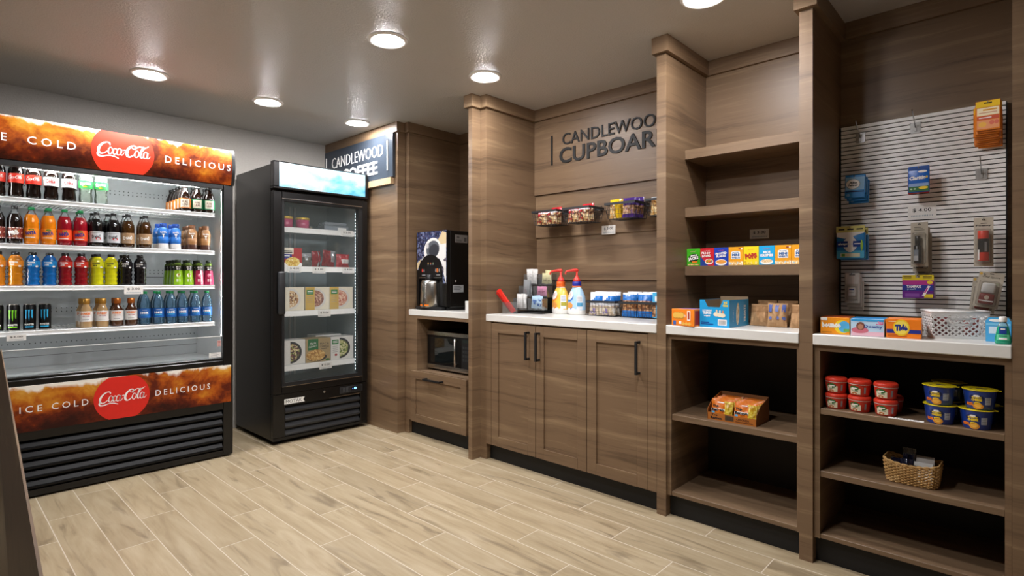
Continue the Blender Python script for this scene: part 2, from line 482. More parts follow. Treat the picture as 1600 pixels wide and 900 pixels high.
# ================================================================ the room
CEIL = 2.42
def struct(mb, name): return tag(mb.build(name), kind='structure')
CEILM = plaster('ceiling_paint', '#c6c2bc', 95, 0.45, 0.44)
WALLM = plaster('grey_wallcovering', '#a5a098', 130, 0.35, 0.55, 0.15)
struct(MB().box(-1.6, -1.6, -0.06, 3.2, 4.76, 0, floor_mat()), 'floor')
struct(MB().box(-1.6, -1.6, CEIL, 3.2, 4.76, CEIL + 0.06, CEILM), 'ceiling')
struct(MB().box(-1.6, 4.68, 0, 3.2, 4.76, CEIL, WALLM), 'wall_back')
struct(MB().box(3.12, -1.6, 0, 3.2, 4.68, CEIL, WOOD), 'wall_right')
DARKW = plaster('taupe_wall', '#6a625a', 130, 0.3, 0.6)
struct(MB().box(-1.68, -1.6, 0, -1.6, 4.76, CEIL, WALLM), 'wall_left')
struct(MB().box(-1.6, -1.68, 0, 3.2, -1.6, CEIL, DARKW), 'wall_front')

# downlights, a grid of recessed round lamps
DIFF = mat('lamp_diffuser', '#ffffff', 0.4, emit='#fbf9fb', est=LAMP, vary=0)
TRIMW = mat('lamp_trim', '#efece6', 0.35)
LX = (0.92, 1.62, 2.31); LY = (3.82, 2.39, 1.03)
names = {(0, 0): 'round ceiling downlight over the wide open drinks cooler', (1, 0): 'round ceiling downlight in front of the glass door freezer', (2, 0): 'round ceiling downlight by the coffee sign',
         (0, 1): 'round ceiling downlight just above the top of the frame', (1, 1): 'large looking round ceiling downlight in the middle of the ceiling',
         (2, 1): 'round ceiling downlight above the pilaster by the coffee machine', (2, 2): 'round ceiling downlight cut by the top of the frame'}
lamp0 = None
for j, y in enumerate(LY):
    for i, x in enumerate(LX):
        lb = names.get((i, j), 'round ceiling downlight of the rows overhead')
        if lamp0 is None:
            lamp0 = thing('ceiling_downlight', lb, 'ceiling light', (x, y, CEIL), 0, 'recessed ceiling downlights')
            MB().lathe([(0.098, -0.001), (0.100, -0.005), (0.095, -0.011), (0.086, -0.013), (0.068, -0.006)], TRIMW, 40, cap1=False).build('trim_ring', lamp0, world=False)
            MB().lathe([(0.0675, -0.0005), (0.0675, -0.0065), (0.061, -0.011), (0.046, -0.0155), (0.024, -0.0185), (0.0001, -0.0195)], DIFF, 32).build('diffuser', lamp0, world=False)
        else: dup(lamp0, lb, (x, y, CEIL))

# ================================================================ coffee partition with its sign
top = lambda z: flat(0, 0, z, (1, 0, 0), (0, 1, 0), (0, 0, 1))
def prism_z(pts, z0, z1, m, mb=None):
    mb = mb or MB()
    return mb.prism(pts, top(0), z0, z1, m)
struct(prism_z([(2.522, 4.68), (2.522, 3.589), (2.593, 3.589), (2.593, 3.537), (3.12, 3.537), (3.12, 4.68)], 0, 2.345, WOOD), 'wall_coffee_side')
struct(prism_z([(2.502, 4.68), (2.502, 3.569), (2.573, 3.569), (2.573, 3.519), (3.12, 3.519), (3.12, 4.68)], 2.345, CEIL, WOOD), 'trim_1')
struct(MB().box(2.492, 3.637, 1.946, 2.5215, 4.68, 1.996, WOODL), 'trim_2')
SLATE = mat('slate_blue_sign', '#39414b', 0.28)
sg = thing('wall_sign', 'slate blue coffee sign board with white letters under the crown trim', 'sign', (2.51, 4.1, 1.998))
MB().box(2.498, 3.618, 1.998, 2.5215, 4.678, 2.343, SLATE, 0.002).build('board', sg)
fx = flatx(2.498, 4.16, 2.17)
mb = MB()
mb.text('CANDLEWOOD', fx, 0.013, 0.058, 0.80, 0.094, TWHITE, 0.0003, bold=-0.012, ext=0.003)
mb.text('COFFEE', fx, 0.06, -0.072, 0.55, 0.108, TWHITE, 0.0003, bold=0.022, ext=0.003)
mb.build('lettering', sg)
for u in (-0.487, 0.475): MB().prism([(u - 0.005, -0.115), (u + 0.005, -0.115), (u + 0.005, 0.12), (u - 0.005, 0.12)], fx, 0.0003, 0.006, TWHITE).build('side_bar', sg)

# ================================================================ pilasters
def pilaster(label, polys, caps):
    x = min(p[0] for p in polys[0]); y = sum(p[1] for p in polys[0]) / len(polys[0])
    t = thing('wooden_pilaster', label, 'pilaster', (x, y, 0), 0, 'walnut pilasters between the bays')
    mb = MB()
    for p in polys: prism_z(p, 0, 2.338, WOOD, mb)
    mb.build('shaft', t)
    mb = MB()
    for p in caps: prism_z(p, 2.338, CEIL - 0.0005, WOOD, mb)
    mb.build('crown', t)
def rectp(x0, y0, x1, y1): return [(x0, y0), (x1, y0), (x1, y1), (x0, y1)]
pilaster('stepped walnut pilaster between the coffee machine bay and the cupboard bay',
         [[(2.487, 2.733), (2.487, 2.697), (2.563, 2.697), (2.563, 2.64), (3.119, 2.64), (3.119, 2.733)]],
         [[(2.465, 2.755), (2.465, 2.675), (2.541, 2.675), (2.541, 2.618), (3.119, 2.618), (3.119, 2.755)]])
pilaster('walnut pilaster between the sign panel bay and the cereal shelves', [rectp(2.56, 1.339, 3.119, 1.390)], [rectp(2.535, 1.317, 3.119, 1.405)])
pilaster('walnut pilaster between the cereal shelves and the slatted wall', [rectp(2.56, 0.668, 3.119, 0.720)], [rectp(2.535, 0.646, 3.119, 0.735)])
pilaster('wide walnut end pilaster beyond the mouthwash bottle', [rectp(2.56, -0.35, 3.119, 0.0455)], [rectp(2.535, -0.37, 3.119, 0.0675)])

# back panels (lapped boards in the cupboard bay) and their crown strips
mb = MB()
mb.box(3.052, 1.3905, 1.807, 3.1195, 2.6395, 2.338, WOOD)
mb.box(3.066, 1.3905, 1.4985, 3.1195, 2.6395, 1.8068, WOOD)
mb.box(3.078, 1.3905, 1.192, 3.1195, 2.6395, 1.4983, WOOD)
mb.box(3.092, 1.3905, 0.02, 3.1195, 2.6395, 1.1918, WOOD)
struct(mb, 'wall_right_boards')
struct(MB().box(3.03, 0.7205, 0.02, 3.1195, 1.3385, 2.338, WOOD), 'wall_right_shelf_back')
struct(MB().box(3.03, 0.046, 0.02, 3.1195, 0.6675, 2.338, WOOD), 'wall_right_slat_back')
struct(MB().box(3.03, 1.4055, 2.338, 3.1195, 2.6175, CEIL - 0.0005, WOOD), 'trim_3')
struct(MB().box(3.012, 0.7355, 2.338, 3.1195, 1.3165, CEIL - 0.0005, WOOD), 'trim_4')
struct(MB().box(3.012, 0.068, 2.338, 3.1195, 0.6455, CEIL - 0.0005, WOOD), 'trim_5')
struct(MB().box(3.1, 2.7555, 2.338, 3.1195, 3.5185, CEIL - 0.0005, WOOD), 'trim_6')

# raised letters on the cupboard bay's top board
t = thing('wall_lettering', 'black raised lettering reading CUPBOARD on the walnut board', 'sign', (3.04, 2.0, 2.0))
fx = flatx(3.052, 2.0, 2.0)
LET = mat('black_letters', '#100f0e', 0.6)
def word(s, u0, u1, v0, v1, bold, name):
    MB().text(s, fx, (u0 + u1) / 2, (v0 + v1) / 2, u1 - u0, v1 - v0, LET, 0.0003, bold=bold, ext=0.007, res=3).build(name, t)
word('CANDLEWOOD', -0.378, 0.42, 0.131, 0.211, 0.004, 'word')
word('CUPBOARD', -0.405, 0.45, 0.005, 0.112, 0.016, 'word')
for u in (-0.474, 0.50): MB().prism([(u - 0.006, 0.005), (u + 0.006, 0.005), (u + 0.006, 0.213), (u - 0.006, 0.213)], fx, 0.0003, 0.007, LET).build('side_bar', t)

# ================================================================ base cabinets and worktops
def bar_pull(mb, fa, u0, v0, u1, v1, m, off=0.028, r=0.006):
    """square bar handle from (u0,v0) to (u1,v1) on a face"""
    d = Vector((u1 - u0, v1 - v0)).normalized(); nn = Vector((-d.y, d.x)) * r
    a = Vector((u0, v0)); b = Vector((u1, v1))
    mb.prism([tuple(a - nn), tuple(b - nn), tuple(b + nn), tuple(a + nn)][::1], fa, off, off + 2 * r, m)
    for p in (a + d * r, b - d * r):
        mb.prism([(p.x - r, p.y - r), (p.x + r, p.y - r), (p.x + r, p.y + r), (p.x - r, p.y + r)], fa, 0.0, off + r, m)
    return mb
def shaker(name, parent, y0, y1, z0, z1, st, handle, x=2.56):
    """framed door or drawer front facing -X; y0 is the far edge"""
    mb = MB()
    mb.box(x, y0, z0, x + 0.021, y0 - st, z1, WOOD, 0.0015); mb.box(x, y1 + st, z0, x + 0.021, y1, z1, WOOD, 0.0015)
    mb.box(x, y0 - st, z0, x + 0.021, y1 + st, z0 + st, WOOD); mb.box(x, y0 - st, z1 - st, x + 0.021, y1 + st, z1, WOOD)
    mb.box(x + 0.009, y0 - st, z0 + st, x + 0.0205, y1 + st, z1 - st, WOOD)
    d = mb.build(name, parent)
    h = bar_pull(MB(), flatx(x, 0, 0), *handle, BLACKM).build('handle', parent)
    h.parent = d
    return d

cb = thing('base_cabinet', 'walnut base cabinet with three framed doors and black bar handles', 'cabinet', (2.56, 2.015, 0))
mb = MB().box(2.5825, 1.3915, 0.107, 3.045, 2.6385, 0.917, WOOD)
mb.box(2.56, 2.593, 0.107, 2.582, 2.6385, 0.917, WOOD); mb.box(2.56, 1.3915, 0.107, 2.582, 1.4395, 0.917, WOOD)
mb.build('carcass', cb)
MB().box(2.60, 1.3915, 0, 3.04, 2.6385, 0.1065, BLACKM).build('toe_kick', cb)
shaker('door', cb, 2.5908, 2.2075, 0.107, 0.909, 0.062, (-2.259, 0.70, -2.259, 0.873))
shaker('door', cb, 2.2040, 1.8285, 0.107, 0.909, 0.062, (-2.176, 0.70, -2.176, 0.873))
shaker('door', cb, 1.8240, 1.4420, 0.107, 0.909, 0.062, (-1.490, 0.70, -1.490, 0.873))
def worktop(label, y0, y1, x0, x1):
    tag(MB().box(x0, y0, 0.9195, x1, y1, 0.965, COUNTER, 0.003).build('worktop', loc=(x0, (y0 + y1) / 2, 0.9195)), label, 'countertop', 'white worktops')
worktop('long white worktop over the three door cabinet', 1.3912, 2.6388, 2.556, 3.09)
worktop('white worktop under the cereal shelves, over the ramen shelf', 0.7208, 1.3382, 2.556, 3.029)
worktop('white worktop under the slatted wall with the mouthwash', 0.0460, 0.6672, 2.556, 3.029)
worktop('short white worktop under the coffee machine', 2.7335, 3.5365, 2.590, 3.10)

INSIDE = mat('shade_dark_back', '#17110d', 0.6)  # near-black colour carries the shade inside the walnut units
def open_unit(label, y0, y1, ly, ry, shelves, x=2.575):
    t = thing('open_base_shelf', label, 'shelf unit', (x, (y0 + y1) / 2, 0))
    mb = MB()
    mb.box(x, ly, 0.107, 3.01, y1, 0.9185, WOOD); mb.box(x, y0, 0.107, 3.01, ry, 0.9185, WOOD)
    mb.box(x, ry, 0.894, 2.60, ly, 0.9185, WOOD)
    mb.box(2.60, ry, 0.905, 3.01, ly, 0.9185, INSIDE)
    mb.build('carcass', t)
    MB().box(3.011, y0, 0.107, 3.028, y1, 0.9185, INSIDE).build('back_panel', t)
    for z0, z1 in shelves: MB().box(x + 0.004, ry + 0.0003, z0, 3.0105, ly - 0.0003, z1, WOODS, 0.001).build('shelf', t)
    MB().box(2.605, y0, 0, 3.02, y1, 0.1065, BLACKM).build('toe_kick', t)
open_unit('open walnut base unit holding only the carton of ramen', 0.7208, 1.3382, 1.3172, 0.7335, ((0.107, 0.1274), (0.4875, 0.516)))
open_unit('open walnut base unit with the food cups and the wicker basket', 0.0463, 0.6672, 0.6445, 0.0648, ((0.107, 0.126), (0.3652, 0.390), (0.6285, 0.652)))
for z0, z1, lb in ((1.83, 1.880, 'topmost empty walnut wall shelf in the cereal bay'), (1.524, 1.574, 'middle empty walnut wall shelf above the price card'), (1.215, 1.265, 'lowest walnut wall shelf carrying the small cereal boxes')):
    tag(MB().box(2.768, 0.7208, z0, 3.0295, 1.3382, z1, WOODS, 0.0015).build('wall_shelf', loc=(2.9, 1.03, z0)), lb, 'shelf', 'thick walnut wall shelves')

# coffee bay cabinet: open niche above one wide drawer
cb = thing('coffee_cabinet', 'walnut cabinet with an open microwave niche above one wide drawer', 'cabinet', (2.6, 3.13, 0))
mb = MB()
mb.box(2.593, 3.432, 0.107, 3.10, 3.5365, 0.9185, WOOD); mb.box(2.593, 2.7335, 0.107, 3.10, 2.800, 0.9185, WOOD)
mb.box(2.593, 2.800, 0.897, 2.62, 3.432, 0.9185, WOOD); mb.box(2.62, 2.800, 0.903, 3.10, 3.432, 0.9185, WOOD)
mb.box(2.597, 2.800, 0.475, 3.10, 3.432, 0.500, WOODS); mb.box(2.615, 2.800, 0.107, 3.10, 3.432, 0.474, WOOD)
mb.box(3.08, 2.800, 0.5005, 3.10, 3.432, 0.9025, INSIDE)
mb.build('carcass', cb)
shaker('drawer', cb, 3.484, 2.850, 0.110, 0.497, 0.058, (-3.292, 0.454, -3.094, 0.454), 2.571)
MB().box(2.622, 2.7335, 0, 3.10, 3.5365, 0.1065, BLACKM).build('toe_kick', cb)

# slatted display wall
sw = thing('slat_wall_panel', 'white slatted display wall with dark horizontal grooves', 'display wall', (3.02, 0.367, 1.03))
MB().box(3.016, 0.0685, 1.03, 3.0295, 0.6665, 1.915, BLACKM).build('back_board', sw)
mb = MB(); SLAT = mat('white_slat', '#f3f2ef', 0.4); z = 1.031
while z < 1.91:
    mb.box(3.005, 0.0725, z, 3.0158, 0.6605, z + 0.0146, SLAT); z += 0.0194
mb.build('slat', sw)
MB().box(3.002, 0.6607, 1.03, 3.0159, 0.6665, 1.915, BLACKM).box(3.002, 0.0685, 1.03, 3.0159, 0.0724, 1.915, BLACKM).build('edge_trim', sw)

# low panel close to the viewer, its bevelled top edge running away from the camera
lp = thing('low_partition', 'plain brown low wooden partition close by in front of the drinks cooler', 'partition', (0.12, 1.7, 0))
dv = Vector((0.135, 2.285, 0)).normalized(); nv = Vector((-dv.y, dv.x, 0)); o = Vector((0.08, 0.70, 0)) - dv * 0.45
mb = MB(); L = 2.9
prof = [(0, 0), (0.022, 0), (0.022, 0.84), (0.003, 0.90), (0, 0.90)]
vs = [o + nv * a + Vector((0, 0, b)) for a, b in prof] + [o + dv * L + nv * a + Vector((0, 0, b)) for a, b in prof]
mb.add(vs, [[4, 3, 2, 1, 0], [5, 6, 7, 8, 9]] + [[i, (i + 1) % 5, 5 + (i + 1) % 5, 5 + i] for i in range(5)], WOOD)
mb.build('panel', lp)
LOUV = mat('louver_black', '#0a0a0b', 0.38, spec=0.22)
# ================================================================ wide open-front drinks cooler
CW = mat('cooler_white', '#dfe3e4', 0.4)
CINT = mat('cooler_grey_inside', '#b9bec0', 0.45)
LEDW = mat('led_strip', '#ffffff', 0.5, emit='#f6f8f6', est=85.0, vary=0)
X0, X1, YF = 0.186, 1.442, 3.96
ck = thing('drinks_cooler', 'wide black open drinks cooler with lit cola banners', 'drinks cooler', (0.814, 4.3, 0))
mb = MB()
mb.box(X0, 4.0, 0.02, X0 + 0.044, 4.64, 2.03, BLACK).box(X1 - 0.052, 4.0, 0.02, X1, 4.64, 2.03, BLACK)
mb.box(X0 + 0.052, 4.52, 0.02, X1 - 0.052, 4.64, 2.03, BLACK).box(X0 + 0.052, 3.99, 0.02, X1 - 0.052, 4.52, 0.64, BLACK)
mb.box(X0 + 0.052, 4.0, 1.885, X1 - 0.052, 4.52, 2.03, BLACK)
mb.build('cabinet', ck)
mb = MB()
mb.box(X0 + 0.0445, 4.0, 0.655, X0 + 0.048, 4.505, 1.88, CW).box(X1 - 0.056, 3.985, 0.655, X1 - 0.0525, 4.505, 1.88, CW)
mb.box(X0 + 0.0525, 3.995, 0.641, X1 - 0.0525, 4.505, 0.654, CW).box(X0 + 0.0525, 4.0, 1.876, X1 - 0.0525, 4.505, 1.8845, CW)
mb.build('liner', ck)
mb = MB().box(X0 + 0.0525, 4.5, 0.655, X1 - 0.0525, 4.519, 1.876, CINT)
HOLE = mat('perforation', '#1d1f20', 0.6); fb = flat(0, 4.5, 0)
for z in (1.792, 1.770, 1.50, 1.478, 1.26, 1.238, 1.015, 0.993, 0.80):
    for k in range(44): mb.ell(fb, 0.27 + 0.0255 * k, z, 0.0036, 0.0036, HOLE, 0.0006, 6)
for z in (0.72, 1.21, 1.45): mb.rect(fb, X0 + 0.06, z, X1 - 0.06, z + 0.004, GREYF, 0.0005)
mb.build('back_panel', ck)
mb = MB()
mb.box(X1 - 0.061, YF, 0.012, X1, 3.999, 1.832, BLACK, 0.004).box(X0, YF, 0.012, X0 + 0.061, 3.999, 1.832, BLACK, 0.004)
mb.box(X0 + 0.0612, YF + 0.004, 0.618, X1 - 0.0612, 3.994, 0.652, BLACK, 0.004).box(X0 + 0.0612, YF + 0.012, 0.6525, X1 - 0.0612, 3.994, 0.668, BLACK, 0.003)
mb.box(X0 + 0.0612, YF, 1.802, X1 - 0.0612, 3.999, 1.832, GREYF, 0.003)
mb.build('front_frame', ck)
# lit header, bulging outwards
def bulge(v):
    return 0.034 * (1 - (v / 0.13) ** 2)
def header_face(u, v, w): return Vector((0.814 + u, 3.962 - bulge(v) - w, 1.951 + v))
HB, LB = amber('lit_cola_print', 0.7), amber('cola_print', 0)
mb = MB().rect(header_face, -0.612, -0.117, 0.612, 0.117, HB, 0, 2, 14)
for f in mb.sm[:]: pass
CRED = mat('lit_cola_red', '#d93a26', 0.6, spec=0.2, emit='#f0452c', est=0.6, vary=0); CWH = mat('lit_white', '#ffffff', 0.4, emit='#ffffff', est=1.0, vary=0)
mb.disc_clip(header_face, 0, 0.157, -0.117, 0.117, CRED)
script_logo(mb, header_face, 0.0, 0.006, 0.262, CWH, 0.0018, 6, 1.1)
mb.text('ICE', header_face, -0.565, -0.006, 0.10, 0.042, CWH, 0.0016, sp=1.5).text('COLD', header_face, -0.329, -0.006, 0.208, 0.042, CWH, 0.0016, sp=1.5)
mb.text('DELICIOUS', header_face, 0.408, -0.006, 0.385, 0.042, CWH, 0.0016, sp=1.5)
mb.build('lit_header', ck, org=(0.814, 3.962, 1.951))
mb = MB()
ps = [(3.962 - bulge(v) - 0.002, 1.951 + v) for v in [-0.119 + 0.238 * k / 12 for k in range(13)]]
side = lambda u, v, w: Vector((w, u, v))
for a, b in ((X1 - 0.0155, X1 + 0.004), (X0 - 0.004, X0 + 0.0155)):
    mb.prism(ps + [(3.999, 2.07), (3.999, 1.832)], side, a, b, GREYF)
mb.box(X0 + 0.016, 3.964, 1.834, X1 - 0.016, 3.999, 2.068, BLACK)
mb.build('header_box', ck)
# lower banner
lf = flat(0.814, YF - 0.002, 0.4925)
mb = MB().box(X0 + 0.004, YF - 0.002, 0.3688, X1 - 0.013, YF + 0.02, 0.6165, LB)
mb.disc_clip(lf, 0, 0.140, -0.1235, 0.1235, RED)
script_logo(mb, lf, 0.0, 0.004, 0.235, TWHITE, 0.0018, 6)
mb.text('ICE', lf, -0.415, -0.002, 0.094, 0.036, TWHITE, 0.0012, sp=1.5).text('COLD', lf, -0.2455, -0.002, 0.164, 0.036, TWHITE, 0.0012, sp=1.5)
mb.text('DELICIOUS', lf, 0.327, -0.002, 0.312, 0.036, TWHITE, 0.0012, sp=1.5)
mb.build('lower_banner', ck, org=(0.814, YF - 0.002, 0.4925))
mb = MB().box(X0 + 0.062, YF + 0.03, 0.03, X1 - 0.062, YF + 0.04, 0.32, BLACKM)
mb.box(X0 + 0.061, YF + 0.002, 0.322, X1 - 0.061, YF + 0.03, 0.368, BLACK).box(X0 + 0.061, YF + 0.004, 0.012, X1 - 0.061, YF + 0.03, 0.046, BLACK)
for k in range(5):
    z = 0.066 + 0.0535 * k
    mb.prism([(YF + 0.002, z - 0.004), (YF + 0.006, z - 0.012), (YF + 0.014, z - 0.012), (YF + 0.028, z + 0.024), (YF + 0.02, z + 0.026), (YF + 0.004, z + 0.004)], side, X0 + 0.064, X1 - 0.064, LOUV)
mb.build('grille', ck)
mb = MB().box(0.372, 4.001, 1.803, 1.245, 4.016, 1.811, LEDW)
mb.build('light_strip', ck)
VL = mat('side_led', '#ffffff', 0.5, emit='#f6f8f6', est=60.0, vary=0)
for xa, xb in ((X1 - 0.0580, X1 - 0.0563), (X0 + 0.0500, X0 + 0.0517)): MB().box(xa, 4.0005, 0.70, xb, 4.006, 1.79, VL).build('light_strip', ck)
# wire shelves with ticket channels
SH = (1.641, 1.389, 1.159, 0.912)
WHW = mat('white_wire', '#e6e8e8', 0.35)
def wire_shelf(z, parent, xa, xb, ya, yb, mt, h=0.027, pitch=0.021):
    mb = MB()
    mb.box(xa, ya, z - 0.007, xb, ya + 0.012, z, mt, 0.002).box(xa, ya + 0.004, z - h + 0.006, xb, ya + 0.010, z - 0.006, mt).box(xa, ya - 0.002, z - h, xb, ya + 0.010, z - h + 0.007, mt, 0.002)
    x = xa + 0.008
    while x < xb:
        mb.box(x, ya + 0.012, z - 0.005, x + 0.0035, yb, z - 0.001, mt); x += pitch
    for y in (ya + 0.12, ya + 0.25, yb - 0.02): mb.box(xa, y, z - 0.010, xb, y + 0.005, z - 0.005, mt)
    return mb.build('shelf', parent)
for z in SH: wire_shelf(z, ck, 0.243, 1.342, 4.005, 4.49, WHW)
mb = MB().box(X0 + 0.064, 3.986, 0.669, X1 - 0.064, 3.991, 0.811, ACRYL)
mb.box(X0 + 0.064, 3.985, 0.8112, X1 - 0.064, 3.992, 0.8145, WHITE)
mb.build('front_guard', ck)
mb = MB().rect(flat(0, 3.9849, 0), 1.300, 0.672, 1.376, 0.706, PAPER, 0.0006)
for k in range(4): mb.rect(flat(0, 3.9849, 0), 1.308, 0.678 + 0.007 * k, 1.308 + random.uniform(0.04, 0.06), 0.680 + 0.007 * k, TGREY, 0.001)
mb.build('sticker', ck)
mb = MB().rect(flat(0, 3.9849, 0), 1.350, 0.745, 1.374, 0.785, mat('pink_sticker', '#d9b9b2', 0.6), 0.0006)
for k in range(4): mb.rect(flat(0, 3.9849, 0), 1.353, 0.749 + 0.009 * k, 1.371, 0.753 + 0.009 * k, mat('red_ink', '#a83a34', 0.6), 0.001)
mb.build('sticker', ck)

# ================================================================ single glass door cooler
GX0, GX1, GY = 1.7126, 2.4836, 3.95
mk = thing('glass_door_freezer', 'tall black single glass door freezer beside the coffee sign', 'freezer', (2.098, 4.3, 0))
mb = MB()
mb.box(GX0, 4.0, 0.035, GX0 + 0.055, 4.63, 2.03, BLACK).box(GX1 - 0.055, 4.0, 0.035, GX1, 4.63, 2.03, BLACK)
mb.box(GX0 + 0.055, 4.53, 0.035, GX1 - 0.055, 4.63, 2.03, BLACK).box(GX0 + 0.055, 3.992, 0.035, GX1 - 0.055, 4.53, 0.39, BLACK).box(GX0 + 0.055, 4.0, 1.83, GX1 - 0.055, 4.53, 2.03, BLACK)
mb.box(GX0, 3.955, 0.03, GX1, 3.999, 0.0498, BLACK).box(GX0, 3.955, 0.05, GX0 + 0.088, 3.999, 0.3635, BLACK, 0.003).box(GX1 - 0.062, 3.955, 0.05, GX1, 3.999, 0.3635, BLACK, 0.003)
mb.box(GX0 + 0.0882, 3.957, 0.276, GX1 - 0.0622, 3.991, 0.3632, BLACK)
mb.build('cabinet', mk)
GIN = mat('freezer_liner', '#9aa8ac', 0.5)
mb = MB()
mb.box(GX0 + 0.0552, 4.004, 0.391, GX0 + 0.058, 4.525, 1.829, GIN).box(GX1 - 0.058, 4.004, 0.391, GX1 - 0.0552, 4.525, 1.829, GIN)
mb.box(GX0 + 0.058, 4.515, 0.391, GX1 - 0.058, 4.5295, 1.829, GIN).box(GX0 + 0.058, 4.004, 0.391, GX1 - 0.058, 4.5145, 0.40, GIN).box(GX0 + 0.058, 4.004, 1.822, GX1 - 0.058, 4.5145, 1.829, GIN)
mb.build('liner', mk)
mb = MB().box(2.085, 4.500, 0.405, 2.10, 4.5145, 1.80, CINT).box(2.125, 4.500, 0.405, 2.14, 4.5145, 1.80, CINT)
mb.build('shelf_rail', mk)
# header light box
mb = MB().box(GX0, 3.944, 1.852, GX1, 3.999, 1.868, BLACK, 0.003).box(GX0, 3.944, 2.046, GX1, 3.999, 2.052, BLACK, 0.002)
mb.box(GX0, 3.944, 1.8682, 1.755, 3.999, 2.0458, BLACK, 0.003).box(2.459, 3.944, 1.8682, GX1, 3.999, 2.0458, BLACK, 0.003)
mb.build('header_frame', mk)
MB().box(1.7552, 3.946, 1.8682, 2.4588, 3.99, 2.0458, sky_print('lit_sky_print', 0.30)).build('lit_header', mk, org=(2.107, 3.946, 1.957))
# door
dr = MB()
dr.box(GX0, GY, 0.3665, 1.7765, 3.997, 1.836, BLACK, 0.004).box(2.4355, GY, 0.3665, GX1, 3.997, 1.836, BLACK, 0.004)
dr.box(1.7767, GY, 0.3665, 2.4353, 3.997, 0.414, BLACK, 0.003).box(1.7767, GY, 1.7865, 2.4353, 3.997, 1.836, BLACK, 0.003)
dr.box(1.7767, GY + 0.004, 0.4142, 1.796, 3.997, 1.7863, BLACKM).box(2.400, GY + 0.004, 0.4142, 2.4353, 3.997, 1.7863, BLACKM)
dr.box(1.7962, GY + 0.004, 0.4142, 2.3998, 3.997, 0.4435, BLACKM).box(1.7962, GY + 0.004, 1.766, 2.3998, 3.997, 1.7863, BLACKM)
d = dr.build('door', mk)
MB().box(1.7767, GY - 0.0015, 0.4142, 2.4353, GY + 0.003, 0.4182, STEEL).box(1.7767, GY - 0.0015, 1.7825, 2.4353, GY + 0.003, 1.7865, STEEL).build('metal_strip', mk).parent = d
MB().box(1.7964, 3.968, 0.4437, 2.3996, 3.972, 1.7658, GLASS).build('pane', mk).parent = d
mb = MB().box(1.741, 3.925, 0.942, 1.794, GY + 0.002, 1.253, GREYF, 0.012, seg=3)
mb.build('handle', mk).parent = d
mb = MB().lathe([(0.0095, 0), (0.0095, 0.004), (0.0065, 0.006)], STEEL, 18, M=Matrix.Translation((2.108, 3.957, 0.335)) @ Matrix.Rotation(PI / 2, 4, 'X'))
mb.rect(flat(2.108, 3.9508, 0.335), -0.001, -0.005, 0.001, 0.005, BLACKM, 0.0002)
mb.build('lock', mk)
mb = MB().box(2.237, 3.952, 0.296, 2.439, 3.9568, 0.349, GREYF, 0.002).box(2.262, 3.949, 0.304, 2.282, 3.952, 0.340, mat('rocker_switch', '#3a3b3d', 0.4), 0.001).box(2.290, 3.949, 0.304, 2.310, 3.952, 0.340, mat('rocker_switch'), 0.001)
mb.rect(flat(0, 3.952, 0), 2.335, 0.302, 2.43, 0.343, BLACKM, 0.0006)
BL = mat('blue_led', '#3a7bff', 0.5, emit='#4f8cff', est=9.0, vary=0)
for u in (2.365, 2.372, 2.379): mb.ell(flat(0, 3.952, 0), u, 0.326, 0.0035, 0.007, BL, 0.001, 10)
mb.ell(flat(0, 3.952, 0), 2.349, 0.326, 0.002, 0.002, BL, 0.001, 8)
mb.build('control_panel', mk)
pf = flat(1.8725, 3.9565, 0.3045)
mb = MB().prism([(-0.0775, -0.0185), (0.0775, -0.0185), (0.066, 0.0), (0.0775, 0.0185), (-0.0775, 0.0185)], pf, 0.0005, 0.003, WHITE)
mb.text('MOTAK', pf, -0.006, 0, 0.122, 0.024, INK, 0.0034)
mb.build('name_plate', mk)
mb = MB().box(GX0 + 0.0885, 3.985, 0.0502, GX1 - 0.0625, 3.9915, 0.2755, BLACKM)
for k in range(4):
    z = 0.060 + 0.056 * k
    mb.prism([(3.957, z), (3.962, z - 0.008), (3.984, z + 0.028), (3.984, z + 0.036), (3.958, z + 0.010)], side, GX0 + 0.092, GX1 - 0.066, GREYF)
mb.box(2.15, 3.9555, 0.277, 2.418, 3.9568, 0.281, STEEL)  # bright strip drawn in place of a highlight above the louvers
mb.build('grille', mk)
for x in (GX0 + 0.06, GX1 - 0.06):
    for y in (4.03, 4.58): MB().lathe([(0.022, 0.0), (0.022, 0.012), (0.014, 0.014), (0.014, 0.0345)], BLACKM, 14, c=(x, y, 0)).build('foot', mk)
GSH = (1.586, 1.294, 0.961, 0.557)
GW = mat('grey_wire', '#a9afb0', 0.4)
for z in GSH:
    s = wire_shelf(z, mk, 1.80, 2.428, 4.022, 4.49, GW, 0.02, 0.026)
    MB().prism([(4.008, z - 0.040), (4.012, z - 0.040), (4.0215, z + 0.0005), (4.0175, z + 0.0005)], side, 1.80, 2.428, WHITE).build('ticket_strip', mk).parent = s
FL = mat('freezer_led', '#ffffff', 0.5, emit='#e6f2ff', est=40.0, vary=0)
mb = MB().box(2.401, 4.0045, 0.46, 2.413, 4.012, 1.75, GIN)
for k in range(52): mb.box(2.404, 4.0030, 0.470 + 0.0246 * k, 2.410, 4.0044, 0.4765 + 0.0246 * k, FL)
mb.build('light_strip', mk)
